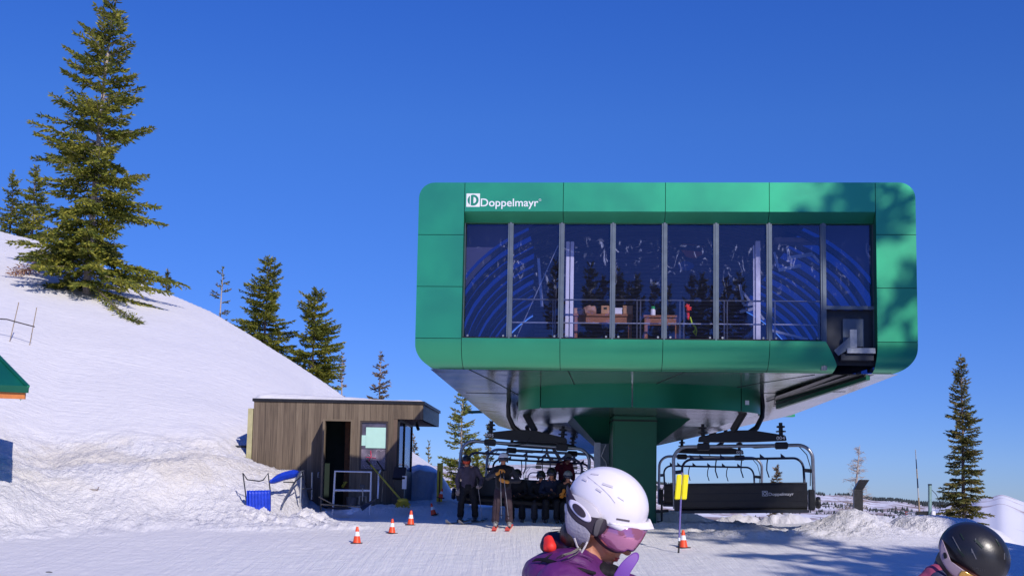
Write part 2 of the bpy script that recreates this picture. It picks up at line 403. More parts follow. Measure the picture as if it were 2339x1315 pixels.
# ------------------------------------------------------------------ light
SUN = V((.51, -1, .75)).normalized()
el = math.asin(SUN.z); az = math.atan2(SUN.x, SUN.y)
w = bpy.data.worlds.new('World'); scene.world = w; w.use_nodes = True
nt = w.node_tree; bg = nt.nodes['Background']
sky = N(nt, 'ShaderNodeTexSky', sky_type='NISHITA'); sky.sun_disc = False; sky.sun_elevation = el; sky.sun_rotation = az
sky.altitude = 2800; sky.air_density = 1.0; sky.dust_density = .15; sky.ozone_density = 2.6
hs = N(nt, 'ShaderNodeHueSaturation'); hs.inputs['Saturation'].default_value = 1.22; L(nt, sky.outputs[0], hs.inputs['Color'])
mx = N(nt, 'ShaderNodeMixRGB', blend_type='MULTIPLY'); mx.inputs[0].default_value = 1; mx.inputs[2].default_value = (.86, .93, 1.12, 1)
tcw = N(nt, 'ShaderNodeTexCoord'); spw = N(nt, 'ShaderNodeSeparateXYZ'); L(nt, tcw.outputs['Generated'], spw.inputs[0])
gw = ramp(nt, spw.outputs[2], [(0.0, (.34, .45, .84)), (.10, (.45, .56, 1.0)), (.30, (.68, .82, 1.32)), (.6, (.52, .80, 1.80))])
L(nt, gw.outputs[0], mx.inputs[2]); L(nt, hs.outputs[0], mx.inputs[1]); L(nt, mx.outputs[0], bg.inputs[0]); bg.inputs[1].default_value = .112
sl = bpy.data.lights.new('sun', 'SUN'); sl.energy = 4.1; sl.angle = R(.53); sl.color = (1, .93, .86)
so = bpy.data.objects.new('sun', sl); COL.objects.link(so); so.rotation_euler = SUN.to_track_quat('Z', 'Y').to_euler(); so.location = (10, -10, 30)
scene.view_settings.view_transform = 'Standard'; scene.view_settings.look = 'None'
scene.view_settings.exposure = 0.0; scene.view_settings.gamma = 1
scene.cycles.max_bounces = 8; scene.cycles.transparent_max_bounces = 12

# ------------------------------------------------------------------ terrain
def lerp(a, b, t): return a + (b - a) * t
def sst(t): t = max(0., min(1., t)); return t*t*(3-2*t)
def table(tb, x):
    if x <= tb[0][0]: return tb[0][1]
    for (a, b), (c, d) in zip(tb, tb[1:]):
        if x <= c: return b + (d - b) * (x - a) / (c - a)
    return tb[-1][1]
GT = [(-200, 0), (15, 0), (20, .07), (24, .38), (28.7, .74), (30.4, .85), (32.5, 1.0), (36, 1.08), (46, 1.0), (52, .6), (62, -.8), (75, -4), (100, -12), (140, -26)]
crest = [(-500, 400, 68), (0, 528, 64), (80, 548, 63), (150, 575, 61), (310, 640, 58), (480, 710, 55), (545, 748, 53), (600, 782, 52), (660, 820, 51), (770, 893, 49), (850, 952, 48), (940, 1030, 46), (1000, 1072, 45), (1045, 1100, 44), (1100, 1135, 44)]
CR = []
for a, b_, c in crest:
    q = P(a, b_, c); CR.append((q.x / q.y, q.z, c))
CRZ = [(a, b_) for a, b_, c in CR]; CRY = [(a, c) for a, b_, c in CR]
def uof(px, py=1100, Y=30): q = P(px, py, Y); return q.x / q.y
# bank table by azimuth: toe Y, top Y, top z
BK = []
for px, ty, by, bpy_ in ((-500, 22, 26, 1030), (0, 24.2, 28.5, 1052), (120, 25.0, 29.5, 1068), (300, 26.0, 30.0, 1052), (450, 26.8, 31.0, 1040), (570, 27.6, 32.3, 1046), (650, 28.8, 32.3, 1074), (688, 30.2, 32.3, 1088), (706, 32.0, 32.4, 1150),
                         (900, 36.6, 37.6, 1080), (960, 34.5, 37.0, 1072), (1010, 34.5, 37.0, 1085), (1050, 34.5, 37.0, 1122)):
    q = P(px, bpy_, by); BK.append((q.x / q.y, ty, by, q.z))
BT = [(a, b) for a, b, c, d in BK]; BB = [(a, c) for a, b, c, d in BK]; BZ = [(a, d) for a, b, c, d in BK]
U_END = uof(1075)
U_A, U_B = uof(704), uof(968)
def pk(px, py, Y): q = P(px, py, Y); return q.x, q.y, q.z
EDGE = [(uof(1455), 80), (uof(1500), 36), (uof(1540), 31.2), (uof(1880), 30.6), (uof(2060), 31.2), (uof(2180), 30.5), (uof(2240), 28.0), (uof(2339), 26.5), (.62, 24)]
def gbase(x, y):
    g = table(GT, y if y > 0 else 0)
    if y > 15:
        u = x/y
        if u > EDGE[0][0]:
            e = table(EDGE, u); d = y - e
            if d > 0: g = min(g, table(GT, e) - .40*d*sst(d/5) - .0*d)
    return g
BUMPS = []   # x, y, rx, ry, height, power, rough
def bump(px, py, Y, rx, ry, pw=1.0, rough=.05, hh=None):
    x, y, z = pk(px, py, Y); BUMPS.append((x, y, rx, ry, z if hh is None else gbase(x, y) + hh, pw, rough))
bump(1948, 1162, 29.0, .80, 1.25, .85, .030)
bump(1885, 1208, 28.2, .9, 1.0, 1.3, .035)
bump(2005, 1206, 28.8, .8, 1.0, 1.3, .03)
bump(2118, 1177, 29.5, .85, 1.3, 2.8, .012)
bump(2170, 1182, 29.8, .75, 1.2, 2.6, .012)
bump(2060, 1204, 29.0, .7, 1.0, 2.0, .03)
bump(2200, 1198, 50, 4.5, 4, 1.6, .05)
bump(1776, 1188, 48, 3.0, 3, 1.6, .05)
bump(1950, 1178, 46, 2.5, 3, 1.6, .05)
bump(1995, 1177, 36, 1.5, 2.2, 1.6, .05)
bump(2115, 1181, 37.5, 1.8, 2.6, 1.6, .05)
bump(1690, 1177, 38, 2.2, 2.6, 1.3, .05)
bump(1800, 1173, 37, 2.0, 2.4, 1.3, .05)
bump(1520, 1196, 31.5, 1.0, .7, 1.6, .05, .22)
bump(1620, 1220, 29.2, 1.6, .45, 1.6, .07, .16)
bump(1760, 1238, 27.6, 1.8, .4, 1.6, .07, .14)
bump(716, 1176, 29.3, .50, .42, 1.6, .13, .22)
bump(655, 1190, 28.6, .95, .45, 1.5, .11, .12)
bump(775, 1200, 28.0, .6, .35, 1.5, .09, .06)
bump(565, 1185, 27.6, 1.3, .7, 1.5, .07, .08)
bump(905, 1160, 31.6, 1.4, .45, 1.6, .05, .22)
bump(985, 1150, 33.5, 1.2, .9, 1.6, .05, .25)
HX0, HX1, HY0, HY1 = -7.2, -2.3, 32.42, 36.6
def height(x, y, detail=True):
    r = math.hypot(x, y)
    yy = max(y, 4.0); u = max(-.85, min(.95, x / yy))
    g = gbase(x, y)
    lump = 0.0
    if y > 10 and u < U_END:
        inside = (U_A < u < U_B)
        ty, by, bz = table(BT, u), table(BB, u), table(BZ, u)
        zc, yc = table(CRZ, u), table(CRY, u)
        # ragged toe
        n1 = noise.noise(V((x*.45, y*.45, 3.1))); ty2 = ty + n1*1.0; 
        if y <= ty2: z = g
        elif y <= by:
            t = sst((y - ty2) / max(.3, by - ty2)) ; z = lerp(g, bz, t)
        elif y <= yc:
            t = (y - by) / (yc - by); z = lerp(bz, zc, t*(1.12 - .12*t))
            if not inside:
                z += .16*noise.noise(V((x*.16, y*.2, 8)))*min(1, t*5)*(1 - t)
        else:
            d = y - yc; z = zc - .22*d - .012*d*d
        z = lerp(z, g, sst((u - (U_END - .03)) / .03))
        if y > ty2 - .5:
            k = sst((y - ty2 + .5)) * sst((by + 3.5 - y) / 3.5)
            if x < -4.4 or y > 36: lump = k
    else: z = g
    if HX0 - .05 < x < HX1 and HY0 - .02 < y < HY1: z = min(z, 1.02)
    if detail and 5 < y < 70:
        p = V((x, y, 0))
        if lump > 0:
            z += lump*(.15*noise.noise(p*.8 + V((5, 2, 1))) + .07*(noise.noise(p*2.3)) + .07*abs(noise.noise(p*4.6)) + .035*noise.noise(p*9))
        z += .012*noise.noise(p*3.1) + .03*noise.noise(p*.5)
    z0 = z; zadd = 0.
    for bx, by_, rx, ry, hh, pw, rg in BUMPS:
        dx = (x-bx)/rx; dy = (y-by_)/ry; q = dx*dx + dy*dy
        if q < 9:
            e = math.exp(-q**pw * .9)
            if hh > z0: z = max(z, z0 + (hh - z0)*e)
            if detail and e > .02:
                p = V((x, y, 2)); zadd += rg*min(1, e*2.5)*(.35*noise.noise(p*2.2) + .9*noise.noise(p*5.2) + 1.0*abs(noise.noise(p*8.5)) - .25)
    return z + zadd
def ground(px, py, y0=12, y1=90):          # where a sight line meets the snow
    d = ray(px, py); Y = y0
    while Y < y1:
        q = V((0, 0, EYE)) + d*(Y/d.y)
        if q.z <= height(q.x, q.y): return q
        Y += .05
    q.z = height(q.x, q.y); return q
def on(x, y): return V((x, y, height(x, y)))

angs = []
a = -180.0
while a < 180:
    angs.append(R(a)); f = abs(a)
    a += .085 if f < 25.5 else (.4 if f < 40 else (2.5 if f > 60 else 1.2))
rads = [1.2]
while rads[-1] < 150:
    r_ = rads[-1]; rads.append(r_ + (r_*.06 if r_ < 17 else .075 if r_ < 36 else .25 if r_ < 78 else 4))
verts = [(0, 0, height(0, 0))]; faces = []
na = len(angs)
cs = [(math.sin(q), math.cos(q)) for q in angs]
for r_ in rads:
    for s_, c_ in cs:
        x, y = r_*s_, r_*c_; verts.append((x, y, height(x, y)))
for k in range(na): faces.append((0, 1 + (k+1) % na, 1 + k))
for j in range(len(rads)-1):
    o1 = 1 + j*na; o2 = o1 + na
    for k in range(na): faces.append((o1+k, o1+(k+1) % na, o2+(k+1) % na, o2+k))
me = bpy.data.meshes.new('snow_ground'); me.from_pydata(verts, [], faces); me.shade_smooth(); me.materials.append(mt['snow'])
at = me.attributes.new('lumpy', 'FLOAT', 'POINT')
at.data.foreach_set('value', [max(0., min(1., (z - table(GT, y) - .03)*5)) * (sst((3.2 - z)/1.1) if 15 < y < 34.5 else 0) for x, y, z in verts])
me.flip_normals() if me.polygons[5000].normal.z < 0 else None
tag(link_mesh('snow_ground', me), kind='structure')

def skyl(tb):
    out = []
    for px, py in tb:
        q = P(px, py, 1000); out.append((q.x/q.y, (q.z-EYE)/q.y))
    return out
FAR = skyl([(-3000, 1020), (-600, 1060), (600, 1070), (1200, 1060), (1280, 1056), (1350, 1044), (1390, 1060), (1500, 1105), (1600, 1113), (1700, 1118), (1800, 1124), (1860, 1127), (1905, 1131), (1950, 1130), (1985, 1141), (2050, 1143), (2100, 1150), (2150, 1151), (2250, 1145), (2339, 1150), (3000, 1110), (4500, 1080)])
NEAR = skyl([(1900, 1300), (2040, 1215), (2100, 1176), (2150, 1158), (2185, 1151), (2215, 1149), (2236, 1138), (2262, 1134), (2285, 1127), (2300, 1130), (2339, 1145), (2420, 1150), (2600, 1200), (3200, 1210)])
def far_mesh(name, mat, tb, a0, a1, n, rr, prof, nz_amp, rough):
    vs = []; fs = []; m = len(rr)
    for j, r_ in enumerate(rr):
        for i in range(n+1):
            an = lerp(R(a0), R(a1), i/n); x = math.sin(an); y = math.cos(an)
            uu = x/max(.2, y) if y > 0 else (9 if x > 0 else -9)
            s = table(tb, uu); k = prof(j/(m-1))
            p = V((x*r_, y*r_, 0))
            e = (k[0] + (s - k[0])*k[1])
            z = EYE + e*r_*y if y > .2 else EYE + e*r_*.2
            mid = math.sin(PI*min(1, j/(m-1)*1.15))
            z += r_*nz_amp*mid*(noise.noise(p*rough) + .5*noise.noise(p*rough*2.7) + .25*noise.noise(p*rough*7))
            vs.append((p.x, p.y, z))
    for j in range(m-1):
        for i in range(n):
            q = j*(n+1)+i; fs.append((q, q+1, q+n+2, q+n+1))
    me = bpy.data.meshes.new(name); me.from_pydata(vs, [], fs); me.shade_smooth(); me.materials.append(mat)
    if me.polygons[n*3].normal.z < 0: me.flip_normals()
    return tag(link_mesh(name, me), kind='structure')
rr = [100 * (20 ** (j/70)) for j in range(71)]
def pf(t):
    if t < .9: return (-.12, sst(t/.9)**.45)
    return (-.12, 1 - (t-.9)*2.2)
farhill = far_mesh('far_hills', mt['far'], FAR, -178, 178, 900, rr, pf, .0075, .010)
rr2 = [95 * (4.2 ** (j/50)) for j in range(51)]
def pf2(t):
    if t < .85: return (-.16, sst(t/.85)**.55)
    return (-.16, 1 - (t-.85)*5)
near = far_mesh('snowy_hillside', mt['near_hill'], NEAR, 12, 48, 260, rr2, pf2, .004, .012)

# ------------------------------------------------------------------ conifers
def conifer(name, label, H, base, Rm, seed, fol='fol', bark='bark', pw=.8, nwh=30, per=6, t0=.04, droop=.35, blade=.15, lean=(0, 0), skirt=0, group=None, sparse=0, tk=.012, gaps=None, cat='tree', bl=1.0):
    rnd = random.Random(seed)
    root = empty(name, base, label, cat, group)
    tr = MB(); base = V(base)
    ax = lambda t: base + V((lean[0]*t*t + .02*math.sin(t*9+seed), lean[1]*t*t + .02*math.cos(t*7+seed), H*t - .25))
    npt = 14
    tr.tube([ax(i/npt) for i in range(npt+1)], [H*tk*(1-i/npt)**.8 + .006 for i in range(npt+1)], 8)
    cv = []; cf = []
    def diamond(p, d, ln, wd, nrm):
        s = d.cross(nrm)
        if s.length < .01: s = d.cross(V((0, 0, 1)))
        s.normalize(); n = len(cv)
        cv.extend((p, p + d*ln*.45 + s*wd, p + d*ln, p + d*ln*.45 - s*wd)); cf.append((n, n+1, n+2, n+3))
    br = MB()
    k = 0
    for wv in range(nwh):
        t = t0 + (1 - t0) * (wv / nwh) ** .92
        env = Rm * ((1 - t) ** pw) * (1 if t > .12 else lerp(.62 + skirt, 1, t/.12)) + .06*Rm*.6
        for j in range(max(3, int(per * (1 - .35*t)))):
            if rnd.random() < sparse: continue
            az = rnd.uniform(0, 2*PI)
            L_ = env * rnd.choice((.62, .78, .9, 1.0, 1.0, 1.12)) * rnd.uniform(.85, 1.08)
            if gaps:
                for (ga, gt0, gt1, gk) in gaps:
                    if gt0 < t < gt1 and abs((az - ga + PI) % (2*PI) - PI) < 1.0: L_ *= gk
            tt = t + rnd.uniform(-.5, .5) / nwh
            if tt >= 1: continue
            o = ax(tt); dh = V((math.cos(az), math.sin(az), 0))
            up_ = lerp(-droop, .55, tt) + rnd.uniform(-.12, .12); sag = lerp(.12, .02, tt)
            f = lambda s: o + dh * L_ * s + V((0, 0, L_*(up_*s*.8 - sag*s*s*1.6 + .22*max(0, s-.55))))
            pts = [f(s) for s in (0, .35, .7, 1)]
            br.tube(pts, [max(.008, H*.0022*(1-.8*s)) for s in (0, .35, .7, 1)], 4, caps=False)
            s = .14; step = blade*.62 / max(.25, L_)
            while s < 1.02:
                p = f(s); d = (f(s+.03) - f(s-.03)).normalized(); side = d.cross(V((0, 0, 1))).normalized()
                for sg in (-1, 1):
                    tl = L_ * .30 * (1.05 - s) + blade*.8
                    dd = (d*.75 + side*sg*rnd.uniform(.5, 1.0) + V((0, 0, rnd.uniform(-.35, .15)))).normalized()
                    nb = max(1, int(tl / (blade*.55)))
                    for b in range(nb):
                        q = p + dd * (tl*b/nb) + V((0, 0, -.1*(tl*b/nb)))
                        for rep in range(2):
                            d2 = (dd + V((rnd.uniform(-.6, .6), rnd.uniform(-.6, .6), rnd.uniform(-.45, .45)))).normalized()
                            diamond(q, d2, blade*rnd.uniform(.7, 1.35)*bl, blade*.19, V((rnd.uniform(-1, 1), rnd.uniform(-1, 1), rnd.uniform(.1, 1))))
                diamond(p, (d + V((0, 0, .2))).normalized(), blade*1.2*bl, blade*.22, V((rnd.uniform(-1, 1), rnd.uniform(-1, 1), 1)))
                s += step * rnd.uniform(.8, 1.25)
    for i in range(10):
        p = ax(1 - .02*i); 
        for q in range(4):
            diamond(p, V((rnd.uniform(-.5, .5), rnd.uniform(-.5, .5), rnd.uniform(.3, 1))).normalized(), blade*1.3, blade*.2, V((rnd.uniform(-1, 1), rnd.uniform(-1, 1), 0)))
    o = root.location
    trunk = tr.add(br.v, br.f); trunk.build('trunk', mt[bark], root, smooth=60)
    me = bpy.data.meshes.new('crown'); me.from_pydata([q - o for q in cv], [], cf); me.materials.append(mt[fol])
    link_mesh('crown', me, root)
    return root
def tree_px(name, label, px, pytop, pybase, Y, wpx, seed, **kw):
    b = P(px, pybase, Y); t = P(px, pytop, Y); k = Y/F
    b.z = min(b.z, height(b.x, b.y) + .1) if pybase < 1130 or Y < 60 else b.z
    bl = kw.pop('blade', max(.12, Y/F/.438*3.1))
    return conifer(name, label, t.z - b.z, b, wpx*k/2*1.2, seed, blade=bl, **kw)

# trees in view
big = tree_px('spruce_tree', 'tallest olive green spruce with pale trunk on the left snow slope', 200, -35, 640, 50, 335, 11,
    nwh=38, per=9, pw=.74, droop=.16, blade=.215, bark='bark_pale', tk=.013, skirt=.1, sparse=.22, lean=(.55, 0), cat='tree',
    gaps=[(-.2, .15, .32, .5), (PI, .28, .42, .75), (.2, .8, 1, .8)])
big_b = offs(big)
tree_px('spruce_tree', 'small dark spruce at the left picture edge, left of the tall spruce', 22, 385, 545, 68, 84, 21, nwh=22, per=7, pw=.7, fol='fol')
tree_px('spruce_tree', 'bushy spruce with greyish tip tucked against the left side of the tall spruce', 72, 372, 555, 67, 100, 22, nwh=24, per=8, pw=.6, fol='fol')
tree_px('spruce_tree', 'tiny dark columnar fir on the snow ridge right of the tall spruce', 379, 610, 690, 66, 30, 23, nwh=20, per=7, pw=.45, fol='fol_cool')
tree_px('spruce_tree', 'thin sparse fir with a bare lower trunk on the snow ridge', 502, 604, 760, 64, 62, 24, nwh=18, per=4, pw=.35, t0=.25, sparse=.5, fol='fol_cool', bark='bark_pale')
tree_px('spruce_tree', 'wide bushy spruce, the taller of the pair above the wooden hut', 603, 578, 830, 60, 170, 25, nwh=34, per=11, pw=.55, sparse=.15, gaps=[(0, .55, .8, .6)])
tree_px('spruce_tree', 'dark bushy spruce, the lower right one of the pair above the wooden hut', 712, 650, 890, 58, 158, 26, nwh=32, per=11, pw=.5, sparse=.12, gaps=[(PI, .6, .75, .5)])
tree_px('spruce_tree', 'narrow thin fir just above the roof of the wooden hut', 779, 800, 930, 64, 44, 27, nwh=22, per=5, pw=.7, sparse=.25, fol='fol_dry', bark='bark_pale')
tree_px('spruce_tree', 'small open grey-green fir rising right behind the roof of the wooden hut', 866, 797, 950, 60, 125, 28, nwh=20, per=8, pw=.75, sparse=.15, fol='fol_dry', bark='bark_pale')
tree_px('spruce_tree', 'tall ragged spruce under the left corner of the green station', 1052, 880, 1115, 62, 100, 29, nwh=34, per=7, pw=.45, sparse=.15, bark='bark_pale', fol='fol')
tree_px('spruce_tree', 'slim spruce seen through the left chairlift chair behind its yoke', 1114, 955, 1125, 66, 50, 30, nwh=24, per=6, pw=.6, sparse=.2, fol='fol_cool')
tree_px('spruce_tree', 'low bushy yellow-green spruce behind the head of the skier in the grey jacket', 1088, 1020, 1115, 60, 72, 31, nwh=14, per=8, pw=.6)
tree_px('spruce_tree', 'tiny pointed fir on the snow slope right of the wooden hut', 978, 1000, 1072, 62, 22, 32, nwh=14, per=5, pw=.8, fol='fol_cool')
tree_px('spruce_tree', 'small fir hidden partly by the right corner post of the wooden hut', 945, 985, 1050, 60, 30, 33, nwh=12, per=6, pw=.6, fol='fol_dry')
tree_px('spruce_tree', 'tall narrow fir standing alone on the right beside the snow mounds', 2203, 802, 1205, 50, 100, 34, nwh=40, per=8, pw=.62, fol='fol_cool', droop=.15, sparse=.12, bark='bark', gaps=[(0, .15, .22, .5), (PI, .3, .42, .6)])
tree_px('spruce_tree', 'small orange-tinted fir seen above the backrest of the empty right chairlift chair', 1776, 1052, 1188, 48, 72, 35, nwh=14, per=6, pw=.8, fol='fol_dry', sparse=.15)

# dead tree
def dead_tree():
    b = P(1948, 1178, 46); t = P(1964, 1016, 46)
    rt = empty('dead_tree', b, 'leafless grey dead conifer behind the dark tilted kiosk', 'tree')
    m = MB(); rnd = random.Random(5); H = t.z - b.z
    f = lambda s: V((lerp(b.x, t.x, s), b.y, b.z - .2 + (H+.2)*s))
    m.tube([f(i/8) for i in range(9)], [.07*(1-i/8)+.008 for i in range(9)], 7); m.build('trunk', mt['bark_pale'], rt, smooth=60)
    m = MB()
    for i in range(95):
        s = rnd.uniform(.04, .97); az = rnd.uniform(0, 2*PI); Lb = (1.05 - s)*rnd.uniform(.35, .95) + .08
        o = f(s); d = V((math.cos(az), math.sin(az), rnd.uniform(-.15, .35)))
        m.tube([o, o + d*Lb*.5, o + d*Lb + V((0, 0, .12*Lb))], [.014, .009, .005], 4)
        for q in range(7):
            a = rnd.uniform(.2, 1); p = o + d*Lb*a; e = V((rnd.uniform(-1, 1), rnd.uniform(-1, 1), rnd.uniform(-.8, .4)))
            m.tube([p, p + e*.16], [.006, .003], 3)
    m.build('branches', mt['bark_pale'], rt)
dead_tree()

# fallen bough and dead bough at the foot of the big spruce
def bough(name, label, pts, side, fol, seed, bark='bark'):
    rnd = random.Random(seed); P0 = pts[0]
    rt = empty(name, P0, label, 'branch'); m = MB(); m.tube(pts, [.05, .035, .02, .012][:len(pts)], 6); m.build('stem', mt[bark], rt, smooth=60)
    cv = []; cf = []
    n = 90
    for i in range(n):
        s = i/n*(len(pts)-1); k = int(s); p = pts[k].lerp(pts[min(k+1, len(pts)-1)], s-k); d = (pts[min(k+1, len(pts)-1)] - pts[k]).normalized()
        for q in range(9):
            e = (d*rnd.uniform(.1, 1) + V((rnd.uniform(-1, 1), rnd.uniform(-1, 1), rnd.uniform(-1, .6)))*.8).normalized(); st = p + e*rnd.uniform(0, side)
            sd = e.cross(V((rnd.uniform(-1, 1), rnd.uniform(-1, 1), 1))).normalized()*.03; L_ = rnd.uniform(.1, .24); b0 = len(cv)
            cv.extend((st, st+e*L_*.5+sd, st+e*L_, st+e*L_*.5-sd)); cf.append((b0, b0+1, b0+2, b0+3))
    me = bpy.data.meshes.new('needles'); me.from_pydata([q-P0 for q in cv], [], cf); me.materials.append(mt[fol]); link_mesh('needles', me, rt)
def gp(px, py, dz=.05): q = ground(px, py, 26); q.z += dz; return q
bough('fallen_bough', 'long dark green bough lying down the snow slope below the tall spruce', [gp(205, 668, .5), gp(245, 700, .25), gp(285, 726, .12), gp(318, 740, .06)], .32, 'fol', 3)
bough('dead_bough', 'brown dead bough lying on the snow at the left foot of the tall spruce', [gp(160, 590, .7), gp(115, 610, .45), gp(75, 625, .3), gp(30, 630, .15)], .46, 'fol_brown', 4, 'bark_pale')

# trees behind the photographer: mirrored in the station windows, and shading the piste on the right
AL = .073
EX = V((math.cos(AL), -math.sin(AL), 0)); EY = V((math.sin(AL), math.cos(AL), 0))
O0 = P(952, 640, 24.4); O0.z = 0
def S(u, v, z): return O0 + EX*u + EY*v + V((0, 0, z))
def pl(px, py, v=0):                        # where a sight line meets the station's plane v
    d = ray(px, py); c = V((0, 0, EYE)); t = ((O0 + EY*v - c).dot(EY)) / d.dot(EY); q = c + d*t
    return ((q - O0).dot(EX), q.z)
proto = [conifer('spruce_tree', 'x', 12, (0, 0, 0), 2.3, 51, 'fol', nwh=32, per=8, pw=.7, blade=.34, droop=.2, sparse=.1),
         conifer('spruce_tree', 'x', 12, (0, 0, 0), 1.8, 52, 'fol_cool', nwh=28, per=8, pw=.6, blade=.34, droop=.25, sparse=.2),
         conifer('spruce_tree', 'x', 12, (0, 0, 0), 2.9, 53, 'fol', nwh=22, per=6, pw=.7, blade=.36, droop=.1, sparse=.35)]
used = set()
def put(k, x, y, H, rz, label, group, wide=1.0):
    o = proto[k] if k not in used else copy_tree(proto[k]); used.add(k)
    o.location = (x, y, height(x, y)); o.rotation_euler = (0, 0, rz); s = H/12; o.scale = (s*wide, s*wide, s)
    o['label'] = label; o['group'] = group; return o
refl = [(1350, 600, 26, 0), (1378, 625, 34, 1), (1412, 608, 28, 0), (1455, 622, 33, 0), (1440, 642, 44, 1), (1497, 640, 38, 1), (1530, 650, 33, 2), (1580, 628, 36, 1), (1605, 622, 38, 0), (1630, 650, 42, 1), (1662, 632, 40, 1), (1270, 590, 30, 1), (1690, 622, 30, 0)]
words = ['tallest broad spruce', 'slim fir', 'broad spruce', 'rounded spruce', 'short fir', 'distant fir', 'open branched spruce', 'dark fir', 'dark spruce', 'lowest fir', 'pointed fir', 'leftmost fir', 'rightmost spruce']
for i, (px, py, D, k) in enumerate(refl):
    d = ray(px, py); c = V((0, 0, EYE)); t = ((O0 + EY*.28 - c).dot(EY)) / d.dot(EY); q = c + d*t
    d2 = d - EY*2*d.dot(EY); s = (24 + D) / abs(d2.y); e = q + d2*s
    put(k, e.x, e.y, max(5, e.z), i*1.3, words[i] + ' behind the photographer, mirrored in station window ' + ['left of centre', 'near the middle', 'right of centre'][min(2, int((px-1260)/150))], 'trees mirrored in the station windows', .62)
for i, (x, y, H, k, wd, txt) in enumerate([(17.25, 4.0, 28, 2, .62, 'tall open spruce beside the piste, shading the right end of the station'), (14.6, -2.5, 14.2, 1, 1.0, 'slim fir on the right behind the photographer, shading the piste'), (17.3, -5.0, 17.5, 0, 1.0, 'broad spruce on the right behind the photographer, shading the piste'), (20.5, -2.0, 17, 2, 1.1, 'open spruce right of the piste, shading the snow near the pole'),
                                 (22.5, 5.0, 17, 0, 1.0, 'broad spruce far right of the piste, shading the snow mounds'), (24.5, 0.5, 20, 1, 1.2, 'tall fir far right, shading the blue snow mound'), (19.2, 4.6, 16.3, 0, 1.0, 'broad spruce right of the piste, shading the snow in front of the sunlit pile'), (21.0, 3.6, 17, 1, 1.2, 'slim fir right of the piste, shading the snow near the black helmet'), (22.6, -2.2, 21.5, 2, 1.1, 'open spruce in the second row on the right, shading the lower right snow'), (24.6, -3.4, 23, 1, 1.3, 'tall fir in the second row on the right, shading the lower right snow'), (18.9, -1.2, 18.5, 0, 1.0, 'broad spruce in the second row on the right, shading the lower right snow'), (23.9, 4.5, 21.5, 0, 1.2, 'dense spruce right of the piste, shading the blocky snow mound'), (20.6, -7.5, 23, 0, .9, 'tall dense spruce far behind on the right, shading the lower right piste'), (16.2, -8.5, 21.5, 1, 1.2, 'tall slim fir far behind the photographer, shading the piste near the cone')]):
    put(k, x, y, H, i*2.1+.4, txt, 'trees shading the piste', wd)

# ------------------------------------------------------------------ lift station
st = empty('lift_station', S(5.1, 6, 0), 'green lift station with a band of tall windows, on one green column', 'lift station')
UW = 10.23
ZB = pl(1500, 848, .55)[1]; ZT = pl(1500, 417)[1]
RT, RB, RR = .33, .45, .60
def colU(px, v=0): return pl(px, 640, v)[0]
def rowZ(py, v=0, px=1530): return pl(px, py, v)[1]
def rollv(z):
    if z >= ZB + RR: return 0.
    q = ZB + RR - z; q = min(q, RR); return RR - math.sqrt(max(0, RR*RR - q*q))
def rnd_pt(u, z):                           # squeeze corner points onto the rounded outline
    for cu, cz, r, su, sz in ((RT, ZT-RT, RT, -1, 1), (UW-RT, ZT-RT, RT, 1, 1), (RB, ZB+RB, RB, -1, -1), (UW-RB, ZB+RB, RB, 1, -1)):
        a = (u-cu)*su/r; b = (z-cz)*sz/r
        if a > 0 and b > 0:
            h = math.hypot(a, b); k = max(a, b)/h; return cu + a*k*r*su, cz + b*k*r*sz
    return u, z
def fsurf(u0, u1, z0, z1, n=14, m=14, v=0, umax=None, curved=True):
    mb = MB(); vs = []; fs = []
    for j in range(m+1):
        zz = lerp(z0, z1, j/m)
        ub = min(u1, umax(zz)) if umax else u1
        for i in range(n+1):
            uu, z = rnd_pt(lerp(u0, ub, i/n), zz)
            vs.append(S(uu, v + (rollv(z) if curved else 0), z))
    for j in range(m):
        for i in range(n):
            q = j*(n+1)+i; fs.append((q, q+1, q+n+2, q+n+1))
    return mb.add(vs, fs)
uL = colU(1057); uR = colU(2002)
cols = [uL, colU(1284), colU(1519), colU(1758), uR]
zlip0 = rowZ(484); zlip1 = rowZ(512, .26); zwin = rowZ(775)
G = .006
def panel(u0, u1, z0, z1, **k):
    a = G if u0 > .01 else 0; b = G if u1 < UW-.01 else 0
    c = G if z0 > ZB+.01 else 0; d = G if z1 < ZT-.01 else 0
    fsurf(u0+a, u1-b, z0+c, z1-d, **k).build('panel', mt['green'], st, smooth=50)
for i in range(4): panel(cols[i], cols[i+1], zlip0-.0 , ZT)
lz = [ZT] + [rowZ(y, 0, 1000) for y in (536, 654, 772)] + [ZB]
rz = [ZT] + [rowZ(y, 0, 2055) for y in (536, 658, 781)] + [ZB]
for j in range(4):
    panel(0, uL, lz[j+1], lz[j]); panel(uR, UW, rz[j+1], rz[j])
bcol = [uL, colU(1281), colU(1515), colU(1758), uR]
q1 = pl(1885, 778); q2 = pl(1917, 832); q3 = pl(1902, 850, .5)
def cut(z):
    if z >= q2[1]: return lerp(q2[0], q1[0], min(1, (z-q2[1])/(q1[1]-q2[1])))
    return lerp(q3[0], q2[0], (z-ZB)/(q2[1]-ZB))
for i in range(4):
    panel(bcol[i], bcol[i+1], ZB, zwin, umax=(cut if i == 3 else None))
# backing shell behind the panel joints
for a in ((0, uL, ZB, ZT, None), (uR, UW, ZB, ZT, None), (uL-.05, uR+.05, zlip0+.01, ZT-.02, None), (uL-.05, uR, ZB+.01, zwin-.02, lambda z: cut(z)-.03)):
    fsurf(a[0]+.015, a[1]-.015, a[2]+.012, a[3]-.012, v=.03, umax=a[4]).build('backing_sheet', mt['seam'], st)
